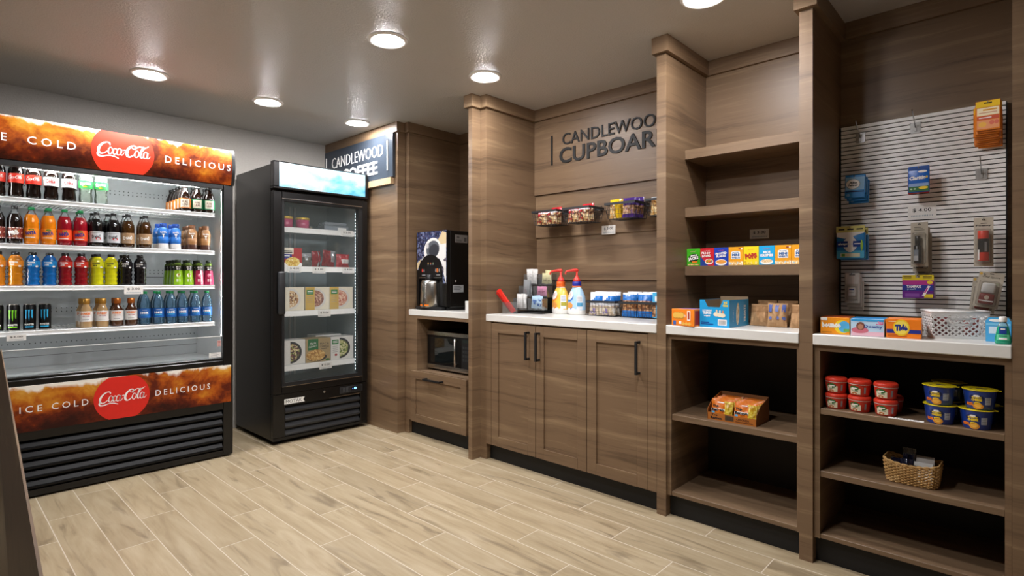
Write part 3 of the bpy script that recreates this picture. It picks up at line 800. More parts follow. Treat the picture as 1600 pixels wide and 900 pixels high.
# ================================================================ drinks on the cooler's shelves
def plastic(name, col, rough=0.12, **k): return mat(name, col, rough, coat=0.5, **k)
def liquid(name, col, a=0.9): return mat(name, col, 0.08, coat=0.6, alpha=a)
PET = clear('clear_bottle', '#dfe8ea', 0.12, 0.16)
COLA = liquid('cola_liquid', '#140a07', 1); ORANGE = liquid('orange_liquid', '#e07f10', 1); STRAW = liquid('strawberry_liquid', '#8f1020', 1)
ROOT = liquid('root_beer_liquid', '#3a2208', 1); DARKL = liquid('dark_liquid', '#0c0a0c', 1)
SPR = clear('lemon_lime_bottle', '#d5ead9', 0.22, 0.16)
WATB = clear('water_bottle_blue', '#5f9cc4', 0.20, 0.16)
GREENC = plastic('green_cap', '#0f9a55', 0.35); BLKC = plastic('black_cap', '#121212', 0.35)

def drink(name, label, cat, prof, r, lab, art, cap, loc, bm='bottle', n=24):
    """bottle standing on loc; prof: list of (radius, z, material of the piece above); lab: (z0, z1, material, radius); cap: (radius, z0, z1, material)"""
    t = thing(name, label, cat, loc)
    MB().lathe([(a, b) for a, b, m in prof], [m for a, b, m in prof][:-1], n).build(bm, t, world=False)
    if lab:
        z0, z1, m, lr = lab
        mb = MB().lathe([(lr, z0), (lr, z1)], m, n, cap0=False, cap1=False)
        if art: art(mb, cyl(lr, (z0 + z1) / 2, a0=-0.22), lr, z1 - z0)
        mb.build('label_band', t, world=False)
    if cap:
        cr, z0, z1, m = cap
        MB().lathe([(cr * 0.96, z0), (cr, z0 + 0.001), (cr, z1 - 0.002), (cr * 0.9, z1)], m, n).build('cap', t, world=False)
    return t
def soda(liq, clearm, lvl=0.165):
    return [(0.026, 0.0, liq), (0.0325, 0.006, liq), (0.0335, 0.03, liq), (0.0315, 0.055, liq), (0.0338, 0.075, liq), (0.0338, 0.118, liq), (0.0325, 0.14, liq), (0.024, lvl, clearm), (0.014, 0.185, clearm), (0.0125, 0.196, clearm)]
def contour(liq, clearm):
    return [(0.027, 0.0, liq), (0.0325, 0.008, liq), (0.0335, 0.03, liq), (0.0295, 0.062, liq), (0.0335, 0.092, liq), (0.0342, 0.14, liq), (0.031, 0.160, liq), (0.020, 0.182, clearm), (0.0125, 0.196, clearm)]
def art_script(col):
    def f(mb, fa, r, h): script_logo(mb, fa, 0, 0.004, r * 1.75, col, 0.0006, 2, 1.15)
    return f
def art_word(s, col, wk=1.5, hk=0.42, dv=0.0, bold=0.02, rot=0.0, shear=0.0, extra=None):
    def f(mb, fa, r, h):
        if extra: extra(mb, fa, r, h)
        mb.text(s, fa, 0, dv * h, r * wk, h * hk, col, 0.0008, bold=bold, rot=rot, shear=shear, res=1)
    return f
REDL = mat('red_label', '#d8321f', 0.45); WHL = mat('white_label', '#e9e8e6', 0.45); GRL = mat('green_label', '#3fae5a', 0.45)
FORL = mat('orange_label', '#e98a1c', 0.45); FRED = mat('strawberry_label', '#e2471f', 0.45); NAVY = mat('navy_ink', '#1d2a7a', 0.5); MAROON = mat('maroon_label', '#7c2a1c', 0.5)
LEAFG = mat('leaf_green', '#3e8a2e', 0.5); TANL = mat('tan_label', '#ab8a66', 0.5); GREYL = mat('grey_white_label', '#c9ccd0', 0.5); YEL = mat('yellow_ink', '#f0d028', 0.5, vary=0); REDI = mat('bright_red_ink', '#c81f1f', 0.5, vary=0)
ORI = mat('orange_ink', '#ec7a1c', 0.5, vary=0); PURI = mat('purple_ink', '#6b3a9a', 0.5, vary=0); BLUI = mat('blue_ink', '#2b62b0', 0.5, vary=0); GRNI = mat('green_ink', '#2f9a42', 0.5, vary=0); SKYI = mat('sky_blue_ink', '#45b4e0', 0.5, vary=0); BRNI = mat('brown_ink', '#6a3d22', 0.5, vary=0)
def x_lines(mb, fa, r, h):
    for k in range(3): mb.rect(fa, -r * 0.7, -h * (0.30 + 0.06 * k), r * 0.4, -h * (0.28 + 0.06 * k), TGREY, 0.0005, 3)
def x_orange(mb, fa, r, h):
    mb.ell(fa, 0.002, h * 0.06, r * 0.75, h * 0.36, ORI, 0.0004, 18).ell(fa, 0.004, h * 0.34, r * 0.34, h * 0.09, LEAFG, 0.0006, 12)
    mb.rect(fa, -r * 0.7, -h * 0.40, r * 0.6, -h * 0.33, WHL, 0.0006, 4)
def x_dang(mb, fa, r, h):
    mb.ell(fa, r * 0.3, -h * 0.16, r * 0.4, h * 0.14, REDI, 0.0005, 12); mb.rect(fa, -r * 0.9, h * 0.36, r * 0.9, h * 0.40, TGREY, 0.0005, 5)
def x_pibb(mb, fa, r, h):
    mb.blobs(fa, -r * 1.2, -h * 0.45, r * 1.2, h * 0.45, 26, 0.003, 0.008, [mat('rust', '#a2542c', 0.5), mat('dark_rust', '#4b1a12', 0.5), mat('beige_ink', '#cdb193', 0.5)], 0.0004, 5)
    mb.rect(fa, -r * 1.3, h * 0.42, r * 1.3, h * 0.48, WHL, 0.0005, 6).rect(fa, -r * 1.3, -h * 0.48, r * 1.3, -h * 0.42, WHL, 0.0005, 6)

ROW = 4.052
G1 = 'bottles on the top cooler shelf'; G2 = 'bottles on the second cooler shelf'; G3 = 'bottles on the third cooler shelf'; G4 = 'drinks on the lowest cooler shelf'
Z1, Z2, Z3, Z4 = [z + 0.0004 for z in SH]
# top shelf
p = drink('soda_bottle', 'red labelled cola bottle cut by the edge of the frame, top shelf', 'bottle', contour(COLA, PET), .034, (0.080, 0.130, REDL, 0.0346), art_script(TWHITE), (0.0145, 0.192, 0.208, plastic('red_cap', '#c22018', 0.35)), (0.272, ROW, Z1))
p['group'] = G1
dup(p, 'red labelled cola bottle on the top shelf, first one whole in view', (0.346, ROW, Z1)); dup(p, 'red labelled cola bottle on the top shelf touching the white labelled bottles', (0.4197, ROW, Z1))
p = drink('soda_bottle', 'white labelled diet cola bottle beside the red labelled bottles', 'bottle', contour(COLA, PET), .034, (0.080, 0.130, WHL, 0.0346), art_word('Coke', REDI, 1.35, 0.46, 0.05, 0.03), (0.0145, 0.192, 0.208, WHL), (0.4956, ROW, Z1)); p['group'] = G1
dup(p, 'white labelled diet cola bottle beside the clear lemon lime bottles', (0.5757, ROW, Z1))
p = drink('soda_bottle', 'clear lemon lime bottle with green label next to diet cola', 'bottle', contour(SPR, SPR), .034, (0.086, 0.130, GRL, 0.0346), art_word('Sprite', TWHITE, 1.5, 0.55, 0.08, 0.04, 0.10, extra=lambda mb, fa, r, h: mb.ell(fa, 0, -h * 0.3, r * 0.3, h * 0.07, YEL, 0.0005, 10)), (0.0145, 0.192, 0.208, GREENC), (0.6528, ROW, Z1)); p['group'] = G1
dup(p, 'clear lemon lime bottle with green label, beside the empty part of the top shelf', (0.7264, ROW, Z1))
AMB = liquid('brown_glass', '#1c0d07', 1)
TEAP = [(0.031, 0, AMB), (0.035, 0.006, AMB), (0.035, 0.085, AMB), (0.033, 0.105, AMB), (0.022, 0.135, AMB), (0.0165, 0.15, AMB), (0.0165, 0.158, AMB)]
def art_tea(col):
    def f(mb, fa, r, h):
        mb.rect(fa, -r * 0.75, -h * 0.42, r * 0.75, h * 0.42, mat('cream_label', '#e6e0cc', 0.5), 0.0004, 6)
        mb.rect(fa, -r * 1.15, -h * 0.5, -r * 0.8, h * 0.5, col, 0.0004, 3).rect(fa, r * 0.8, -h * 0.5, r * 1.15, h * 0.5, col, 0.0004, 3)
        mb.text('PURE', fa, 0, h * 0.12, r * 0.9, h * 0.22, BRNI, 0.0008, bold=0.02, res=1).text('LEAF', fa, 0, -h * 0.14, r * 0.9, h * 0.22, BRNI, 0.0008, bold=0.02, res=1)
    return f
TG = mat('tea_green', '#1d7a4c', 0.5); TO = mat('tea_orange', '#c9752f', 0.5)
po = drink('tea_bottle', 'brown tea bottle with orange edged label at the front of its file', 'bottle', TEAP, .035, (0.022, 0.086, TO, 0.0356), art_tea(TO), (0.018, 0.156, 0.172, BLKC), (1.1754, ROW, Z1)); po['group'] = G1
for k, w in enumerate(('second', 'third', 'fourth', 'rearmost visible')):
    dup(po, 'brown tea bottle with orange edged label, %s in the file going back' % w, (1.176 + 0.001 * k, ROW + 0.073 * (k + 1), Z1))
pg = drink('tea_bottle', 'brown tea bottle with green label next to the orange edged one', 'bottle', TEAP, .035, (0.022, 0.086, TG, 0.0356), art_tea(TG), (0.018, 0.156, 0.172, BLKC), (1.248, ROW, Z1)); pg['group'] = G1
dup(pg, 'brown tea bottle with green label against the cooler side wall', (1.3205, ROW - 0.004, Z1))
for x, lb in ((1.251, 'brown tea bottle hidden mostly behind the first green labelled one'), (1.3235, 'brown tea bottle hidden mostly behind the last green labelled one')):
    dup(pg, lb, (x, ROW + 0.074, Z1))

# second shelf
p = drink('soda_bottle', 'dark cola bottle with maroon label cut by the edge of the frame', 'bottle', soda(COLA, PET), .034, (0.028, 0.090, MAROON, 0.0347), art_word('PIBB', TWHITE, 1.25, 0.42, 0, 0.06, 0.3, extra=x_pibb), (0.0145, 0.192, 0.207, BLKC), (0.270, ROW, Z2)); p['group'] = G2
dup(p, 'dark cola bottle with maroon label next to the orange soda', (0.3412, ROW, Z2))
p = drink('soda_bottle', 'orange soda bottle with green cap next to the maroon label', 'bottle', soda(ORANGE, PET), .034, (0.030, 0.090, FORL, 0.0347), art_word('FANTA', NAVY, 1.4, 0.34, 0.05, 0.06, 0.12, extra=x_orange), (0.0145, 0.192, 0.208, GREENC), (0.4102, ROW, Z2)); p['group'] = G2
dup(p, 'orange soda bottle with green cap next to the dark red soda', (0.4844, ROW, Z2))
q = drink('soda_bottle', 'dark red soda bottle with green cap next to the orange soda', 'bottle', soda(STRAW, PET), .034, (0.030, 0.090, FRED, 0.0347), art_word('FANTA', NAVY, 1.4, 0.34, 0.05, 0.06, 0.12, extra=x_orange), (0.0145, 0.192, 0.208, GREENC), (0.5554, ROW, Z2)); q['group'] = G2
dup(q, 'dark red soda bottle with green cap next to the pale labelled colas', (0.6273, ROW, Z2))
dup(q, 'dark red soda bottle in the second row behind its twin', (0.632, ROW + 0.078, Z2)); dup(p, 'orange soda bottle in the second row behind its twin', (0.489, ROW + 0.078, Z2))
p = drink('soda_bottle', 'dark soda bottle with pale grey label next to the red soda', 'bottle', soda(DARKL, PET), .034, (0.026, 0.090, GREYL, 0.0347), art_word('Dang!', INK, 1.2, 0.40, 0.02, 0.02, 0.15, extra=x_dang), (0.0145, 0.192, 0.206, BLKC), (0.7047, ROW, Z2)); p['group'] = G2
dup(p, 'dark soda bottle with pale grey label next to the tan labelled ones', (0.788, ROW, Z2))
for x, w in ((0.700, 'behind the first pale labelled bottle'), (0.775, 'behind the gap between pale labelled bottles'), (0.862, 'behind the tan labelled bottles')):
    dup(p, 'dark soda bottle in the second row, %s' % w, (x, ROW + 0.08, Z2))
p = drink('soda_bottle', 'root beer bottle with tan label next to the pale labelled bottles', 'bottle', soda(ROOT, PET), .034, (0.026, 0.090, TANL, 0.0347), art_word('Dang!', TWHITE, 1.35, 0.44, 0.02, 0.03, 0.2, extra=x_lines), (0.0145, 0.192, 0.206, BLKC), (0.8613, ROW, Z2)); p['group'] = G2
dup(p, 'root beer bottle with tan label next to the blue milk bottles', (0.9523, ROW, Z2)); dup(p, 'root beer bottle with tan label in the second row', (0.955, ROW + 0.08, Z2))
def milk(col, base, capm, name, label, loc, txt):
    m = [(0.029, 0, base), (0.0315, 0.004, base), (0.0285, 0.036, col), (0.0285, 0.04, col), (0.031, 0.045, col), (0.031, 0.078, col), (0.029, 0.080, col), (0.031, 0.082, col), (0.032, 0.108, col), (0.027, 0.128, col), (0.021, 0.138, col), (0.0185, 0.14, col)]
    t = thing(name, label, 'bottle', loc, 0, G2)
    mb = MB().lathe([(a, b) for a, b, c in m], [c for a, b, c in m][:-1], 24)
    fa = cyl(0.0325, 0.10, a0=-0.2)
    mb.text(txt, fa, 0, 0.008, 0.036, 0.011, TWHITE, 0.0006, bold=0.03, res=1)
    mb.poly(fa, [(-0.008, -0.003), (-0.008, -0.007), (-0.003, -0.010), (-0.003, -0.026), (0.003, -0.026), (0.003, -0.010), (0.008, -0.007), (0.008, -0.003)], TWHITE, 0.0006)
    mb.build('bottle', t, world=False)
    MB().lathe([(0.0205, 0.140), (0.021, 0.141), (0.021, 0.163), (0.019, 0.165)], capm, 24).build('cap', t, world=False)
    return t
MBL = plastic('milk_blue', '#2f78cf', 0.35); MBC = plastic('milk_blue_cap', '#1d4fae', 0.4); CHO = plastic('choc_tan', '#a4764a', 0.35); CHC = plastic('choc_cap', '#8a5a38', 0.4); CHB = plastic('choc_base', '#4a2a20', 0.4)
p = milk(MBL, WHL, MBC, 'milk_bottle', 'blue milk bottle with white base next to the root beer', (1.0505, ROW, Z2), 'fairlife')
dup(p, 'blue milk bottle with white base next to the brown ones', (1.1214, ROW, Z2)); dup(p, 'blue milk bottle in the second row behind the first', (1.043, ROW + 0.07, Z2)); dup(p, 'blue milk bottle in the second row behind the other', (1.118, ROW + 0.07, Z2))
p = milk(CHO, CHB, CHC, 'milk_bottle', 'tan chocolate milk bottle next to the blue ones', (1.2172, ROW, Z2), 'fairlife')
dup(p, 'tan chocolate milk bottle against the cooler side wall', (1.2985, ROW, Z2)); dup(p, 'tan chocolate milk bottle in the second row behind the first', (1.22, ROW + 0.07, Z2)); dup(p, 'tan chocolate milk bottle in the second row behind the last', (1.30, ROW + 0.07, Z2)); dup(p, 'tan chocolate milk bottle in the third row', (1.222, ROW + 0.14, Z2))

# third shelf: sports drinks
def sport(liq, logo, bg, label, x, light=False):
    pr = [(0.027, 0.0, liq), (0.0325, 0.006, liq)]
    for k in range(3): pr += [(0.0328, 0.012 + k * 0.027, liq), (0.0285, 0.024 + k * 0.027, liq), (0.0328, 0.036 + k * 0.027, liq)]
    pr += [(0.0308, 0.100, liq), (0.0335, 0.106, liq), (0.0335, 0.138, liq), (0.027, 0.156, liq), (0.0165, 0.170, liq), (0.0150, 0.172, liq)]
    def art(mb, fa, r, h):
        mb.text('POWER', fa, -0.003, h * 0.22, r * 1.1, h * 0.30, logo, 0.0006, bold=0.05, res=1).text('ADE', fa, -0.010, -h * 0.16, r * 0.62, h * 0.26, logo, 0.0006, bold=0.05, res=1)
        mb.poly(fa, [(-0.006, -h * 0.62), (r * 0.85, -h * 0.62), (r * 0.85, -h * 0.15)], INK, 0.0006)
        mb.ell(fa, r * 0.66, -h * 0.45, r * 0.22, h * 0.16, WHL, 0.0009, 10)
    t = drink('sports_drink_bottle', label, 'bottle', pr, .033, (0.107, 0.138, bg, 0.0341), art, (0.0175, 0.171, 0.187, BLKC), (x, ROW, Z3)); t['group'] = G3
    return t
O2 = liquid('sport_orange', '#b06a10', 1); B2 = liquid('sport_blue', '#0b5a9e', 1); R2 = liquid('sport_red', '#7d0f18', 1); Y2 = liquid('sport_yellow', '#c2c012', 1)
p = sport(O2, TWHITE, mat('sport_orange_band', '#e08a22', 0.3), 'orange sports drink bottle cut by the edge of the frame', 0.273)
dup(p, 'orange sports drink bottle next to the blue ones', (0.3445, ROW, Z3))
p = sport(B2, TWHITE, mat('sport_blue_band', '#1b86cc', 0.3), 'blue sports drink bottle next to the orange ones', 0.4156); dup(p, 'blue sports drink bottle next to the red ones', (0.4886, ROW, Z3))
p = sport(R2, TWHITE, mat('sport_red_band', '#cf3a2c', 0.3), 'red sports drink bottle next to the blue ones', 0.5583); dup(p, 'red sports drink bottle next to the yellow ones', (0.6318, ROW, Z3))
p = sport(Y2, INK, mat('sport_yellow_band', '#d3d326', 0.3), 'yellow sports drink bottle next to the red ones', 0.7078); dup(p, 'yellow sports drink bottle next to the black ones', (0.7757, ROW, Z3))
dup(p, 'yellow sports drink bottle in the second row', (0.708, ROW + 0.075, Z3))
p = sport(DARKL, TWHITE, mat('sport_black_band', '#17151c', 0.3), 'black sports drink bottle next to the yellow ones', 0.8515); dup(p, 'black sports drink bottle beside the empty part of the third shelf', (0.925, ROW, Z3)); dup(p, 'black sports drink bottle in the second row', (0.85, ROW + 0.075, Z3))
def juice(col, cap, art_c, label, x, y=0):
    t = thing('juice_bottle', label, 'bottle', (x, ROW + y, Z3), PI / 6, G3)
    L = plastic('juice_' + art_c[0], col, 0.3)
    mb = MB().lathe([(0.029, 0), (0.031, 0.004), (0.031, 0.03), (0.0255, 0.092), (0.0255, 0.096)], L, 6, smooth=False)
    mb.lathe([(0.0258, 0.0962), (0.0258, 0.126)], mat('juice_black_label', '#12140f', 0.4), 6, smooth=False, cap0=False, cap1=False)
    fa = flat(0, 0, 0)
    R = Matrix.Rotation(-PI / 6 - 0.15, 4, 'Z')
    tilt = lambda u, v, w: R @ Vector((u, -(0.0277 - (v - 0.03) * 0.0755) - w, v)) if v > 0.03 else R @ Vector((u, -0.0277 - w, v))
    mb.ell(tilt, 0, 0.064, 0.0115, 0.013, mat(art_c[0] + '_fruit', art_c[1], 0.4), 0.0012, 14).ell(tilt, 0.003, 0.068, 0.006, 0.007, mat(art_c[0] + '_fruit_light', art_c[2], 0.4), 0.0016, 12)
    for k in range(2): mb.rect(tilt, -0.011, 0.022 + 0.010 * k, 0.011, 0.028 + 0.010 * k, TWHITE, 0.0012)
    mb.text('MINUTE', lambda u, v, w: R @ Vector((u, -0.0235 - w, v)), 0, 0.117, 0.025, 0.0085, TWHITE, 0.0012, bold=0.03, res=1).text('MAID', lambda u, v, w: R @ Vector((u, -0.0235 - w, v)), 0, 0.105, 0.02, 0.0085, TWHITE, 0.0012, bold=0.03, res=1)
    mb.build('bottle', t, world=False)
    MB().lathe([(0.0252, 0.1262), (0.021, 0.138), (0.015, 0.146)], clear('juice_neck', '#6f8a3a' if art_c[0] == 'apple' else '#7a2f3a', 0.6, 0.12), 14).build('neck', t, world=False)
    MB().lathe([(0.0170, 0.1462), (0.0175, 0.148), (0.0175, 0.162), (0.016, 0.165)], cap, 16).build('cap', t, world=False)
    return t
DKG = plastic('dark_green_cap', '#1f2a1a', 0.4)
p = juice('#8fbf1e', DKG, ('apple', '#f0efd8', '#b5452f'), 'lime green apple juice bottle beside the empty shelf part', 1.1343)
dup(p, 'lime green apple juice bottle next to the pink juice', (1.1962, ROW, Z3))
for k in range(3): dup(p, 'lime green juice bottle, %s in the file behind the first' % ('second', 'third', 'fourth')[k], (1.135 + 0.001 * k, ROW + 0.07 * (k + 1), Z3))
dup(p, 'lime green juice bottle in the second row behind the other lime one', (1.20, ROW + 0.07, Z3))
p = juice('#b02850', DKG, ('berry', '#d76a86', '#f3dbe0'), 'pink berry juice bottle next to the lime green juice', 1.2597)
dup(p, 'pink berry juice bottle against the cooler side wall', (1.3188, ROW, Z3)); dup(p, 'pink berry juice bottle in the second row', (1.262, ROW + 0.07, Z3))

# lowest shelf
def can(col, label, x):
    t = thing('energy_drink_can', label, 'can', (x, ROW - 0.005, Z4), 0, G4)
    CB = mat('can_black', '#0b0b0c', 0.3, 0.3); AL = STEEL
    mb = MB().lathe([(0.022, 0), (0.0275, 0.006), (0.028, 0.010), (0.028, 0.134), (0.0245, 0.144), (0.0250, 0.147), (0.0232, 0.1465), (0.0225, 0.143)], [AL, CB, CB, CB, AL, AL, AL], 26)
    fa = cyl(0.028, 0.075, a0=-0.2)
    for k, (u, d) in enumerate(((-0.0125, 0.010), (0.0005, 0.0), (0.0135, 0.014))):
        mb.poly(fa, [(u - 0.005, 0.040), (u - 0.003, 0.036), (u - 0.0025, 0.0), (u + 0.001, -0.022 + d), (u + 0.0025, 0.004), (u + 0.002, 0.018), (u + 0.0035, 0.037), (u + 0.006, 0.041)], col, 0.0006)
    mb.text('MONSTER', fa, 0.001, -0.040, 0.042, 0.010, TWHITE, 0.0006, bold=0.02, res=1)
    mb.rect(fa, -0.018, -0.056, 0.020, -0.050, col, 0.0006, 6)
    mb.build('can', t, world=False)
    MB().box(-0.008, -0.012, 0.1440, 0.008, 0.008, 0.1455, AL, 0.0005).build('pull_tab', t, world=False)
    return t
p = can(mat('lime_claw', '#6fbe22', 0.4), 'black energy drink can with lime claw mark, cut by the edge of the frame', 0.269); dup(p, 'black energy drink can with lime claw mark next to the blue marked ones', (0.3347, ROW - 0.005, Z4))
p = can(mat('blue_claw', '#2aa6d8', 0.4), 'black energy drink can with blue claw mark next to the lime one', 0.4022); dup(p, 'black energy drink can with blue claw mark beside the empty shelf part', (0.4677, ROW - 0.005, Z4))
COPPER = mat('copper_cap', '#b5682e', 0.3, 0.6); GOLDC = mat('gold_cap', '#b98a3e', 0.3, 0.6)
def coffee(liq, cap, label, x):
    pr = [(0.028, 0, liq), (0.0315, 0.005, liq), (0.0315, 0.088, liq), (0.030, 0.100, liq), (0.020, 0.122, liq), (0.0175, 0.130, liq), (0.0175, 0.138, liq)]
    def art(mb, fa, r, h):
        mb.text("DUNKIN'", fa, 0.0, h * 0.27, r * 1.5, h * 0.26, ORI, 0.0006, bold=0.05, res=1); mb.text('ICED COFFEE', fa, 0.002, h * 0.02, r * 1.1, h * 0.09, mat('magenta_ink', '#a62a5c', 0.5), 0.0006, bold=0.03, res=1)
        mb.rect(fa, -r * 0.5, -h * 0.34, r * 0.5, -h * 0.30, TGREY, 0.0006, 4)
    t = drink('iced_coffee_bottle', label, 'bottle', pr, .032, (0.036, 0.096, WHL, 0.0322), art, (0.0195, 0.138, 0.169, cap), (x, ROW, Z4)); t['group'] = G4
    return t
LATTE = liquid('latte', '#b89668', 1); MOCHA = liquid('mocha', '#4d2b18', 1)
p = coffee(LATTE, GOLDC, 'pale iced coffee bottle with gold cap beside the empty shelf part', 0.6543); dup(p, 'pale iced coffee bottle with gold cap next to the dark coffee', (0.7326, ROW, Z4))
dup(p, 'pale iced coffee bottle in the second row behind the first', (0.648, ROW + 0.07, Z4)); dup(p, 'pale iced coffee bottle in the second row behind the other pale one', (0.728, ROW + 0.07, Z4))
p = coffee(MOCHA, COPPER, 'dark iced coffee bottle with copper cap next to the pale coffee', 0.8057); dup(p, 'dark iced coffee bottle with copper cap next to the water', (0.8779, ROW, Z4))
dup(p, 'dark iced coffee bottle in the second row', (0.81, ROW + 0.07, Z4))
WP = [(0.027, 0, WATB), (0.0315, 0.006, WATB), (0.030, 0.02, WATB), (0.0318, 0.032, WATB), (0.0318, 0.09, WATB), (0.030, 0.105, WATB), (0.0315, 0.12, WATB), (0.030, 0.14, WATB), (0.022, 0.168, WATB), (0.0135, 0.185, WATB), (0.0125, 0.195, WATB)]
WL = mat('water_label', '#1f5fae', 0.4)
p = drink('water_bottle', 'water bottle with blue label next to the dark iced coffee', 'bottle', WP, .032, (0.044, 0.100, WL, 0.0324), art_word('100%', TWHITE, 1.35, 0.30, 0.05, 0.05, extra=lambda mb, fa, r, h: (mb.rect(fa, -r * 0.6, -h * 0.24, r * 0.6, -h * 0.17, SKYI, 0.0005, 4), mb.rect(fa, -r * 0.4, h * 0.34, r * 0.4, h * 0.38, WHL, 0.0005, 4))), (0.0145, 0.193, 0.208, GREENC), (0.9489, ROW, Z4)); p['group'] = G4
for x, w in ((1.0238, 'second'), (1.0957, 'third'), (1.1622, 'fourth'), (1.2383, 'fifth'), (1.3070, 'last')): dup(p, 'water bottle with blue label, %s of the front row counting from the coffee' % w, (x, ROW, Z4))
for x, w in ((0.955, 'first'), (1.028, 'second'), (1.10, 'third'), (1.168, 'fourth'), (1.242, 'fifth')): dup(p, 'water bottle in the second row, %s counting from the coffee' % w, (x, ROW + 0.075, Z4))

# price cards
SERIF = INK
def price(label, fa, loc, w, h, txt, group='price cards', rz=0):
    t = thing('price_card', label, 'price card', loc, 0, group)
    mb = MB().prism([(-w / 2, -h / 2), (w / 2, -h / 2), (w / 2, h / 2), (-w / 2, h / 2)], fa, 0.0, 0.0012, PAPER)
    mb.text(txt, fa, 0, h * 0.14, w * 0.66, h * 0.32, INK, 0.0016, bold=0.012)
    for k in range(14): mb.rect(fa, -w * 0.38 + w * 0.056 * k, -h * 0.36, -w * 0.38 + w * 0.056 * k + w * 0.032, -h * 0.24, mat('pale_ink', '#9aa6ae', 0.6), 0.0016)
    mb.build('card', t)
    return t
price('price card hanging from the third shelf of the drinks cooler', flat(0.880, 4.001, 1.130), (0.880, 4.001, 1.106), 0.098, 0.048, '$ 3.00')
price('price card under the energy drink cans', flat(0.344, 4.001, 0.879), (0.344, 4.001, 0.862), 0.08, 0.032, '$3.00')
# ================================================================ goods: shared builders
FX = -PI / 2                              # local front (-Y) turned to face -X
def ink(h, r=0.5): return mat('ink_' + h.strip('#'), h, r, vary=0)
def carton(name, label, cat, loc, rz, w, d, h, m, art=None, group=None, bev=0.0012, topm=None, part='carton'):
    t = thing(name, label, cat, loc, rz, group)
    mb = MB().box(-w / 2, 0, 0, w / 2, d, h, m, bev)
    if topm: mb.rect(flattop(0, 0, h), -w / 2 + bev, bev, w / 2 - bev, d - bev, topm, 0.0004)
    if art:
        f0 = flat(0, 0, 0)
        art(mb, lambda u, v, o: f0(min(max(u, -w * .496), w * .496), min(max(v, .0008), h - .0008), o), w, h, d)
    mb.build(part, t, world=False)
    return t
def pillow(mb, w, h, d, m, crimp=None, seed=0, nu=10, nv=10, M=None, ev=0.012, wr=0.004):
    """soft flow-wrap packet standing on its lower seal, front to -Y, base centre at the origin"""
    rnd = random.Random(seed); ph = [rnd.uniform(0, 6) for _ in range(6)]
    def th(u, v):
        e = max(0.0, 1 - abs(u) ** 3.0); g = math.sin(PI * min(max((v - 0.06) / 0.88, 0), 1)) ** 0.45
        return d / 2 * e * g
    def wob(u, v): return wr * (math.sin(7 * u + ph[0] + 3 * v) * math.sin(6 * v + ph[1]) + 0.6 * math.sin(13 * u + ph[2]) * math.sin(11 * v + ph[3]))
    for sgn in (-1, 1):
        vs = []; fs = []
        for j in range(nv + 1):
            for i in range(nu + 1):
                u = -1 + 2 * i / nu; v = j / nv; t = th(u, v)
                x = u * w / 2 * (1 - 0.05 * math.sin(PI * v)); y = sgn * (t + 0.0004) + wob(u, v) * (t / (d / 2) + 0.15)
                vs.append((x, y, v * h))
        for j in range(nv):
            for i in range(nu):
                a = j * (nu + 1) + i
                q = [a, a + 1, a + nu + 2, a + nu + 1]
                fs.append(q if sgn < 0 else q[::-1])
        if callable(m):
            for f in fs:
                c = sum((Vector(vs[k]) for k in f), Vector()) / 4
                mb.add([vs[k] for k in f], [[0, 1, 2, 3]], m(c.x / (w / 2), c.z / h, sgn), True, M)
        else: mb.add(vs, fs, m, True, M)
    return mb
def packet(name, label, cat, loc, rz, w, h, d, m, group=None, tilt=0.0, seed=0, art=None, roll=0.0, part='wrapper', wr=0.004, nu=10, nv=10):
    t = thing(name, label, cat, loc, rz, group)
    M = Matrix.Rotation(tilt, 4, 'X') @ Matrix.Rotation(roll, 4, 'Y')
    mb = pillow(MB(), w, h, d, m, seed=seed, M=M, wr=wr, nu=nu, nv=nv)
    if art:
        fa = lambda u, v, o: M @ Vector((u, -d / 2 * max(0, 1 - abs(2 * u / w) ** 3) * math.sin(PI * min(max((v / h - 0.06) / 0.88, 0), 1)) ** 0.45 - o - 0.0015, v))
        art(mb, fa, w, h)
    mb.build(part, t, world=False)
    return t
def noisy(name, cols, scale=60, rough=0.3, stops=None):
    """printed or filled surface with many small patches of the given colours"""
    if name in _M: return _M[name]
    m = bpy.data.materials.new(name); m.use_nodes = True
    nt = NT(m); b = nt.n['Principled BSDF']
    v = nt.new('TexVoronoi'); nt.put(v.inputs['Vector'], nt.new('TexCoord').outputs['Object']); v.inputs['Scale'].default_value = scale
    sp = nt.new('SeparateColor'); nt.put(sp.inputs[0], v.outputs['Color'])
    k = len(cols)
    r = nt.new('ValToRGB'); r.color_ramp.interpolation = 'CONSTANT'; nt.put(r.inputs[0], sp.outputs[0])
    e = r.color_ramp.elements
    while len(e) < k: e.new(0.5)
    for i, (x, c) in enumerate(zip(e, cols)): x.position = i / k; x.color = lin(c)
    nt.put(b.inputs['Base Color'], r.outputs[0]); b.inputs['Roughness'].default_value = rough
    _M[name] = m
    return m
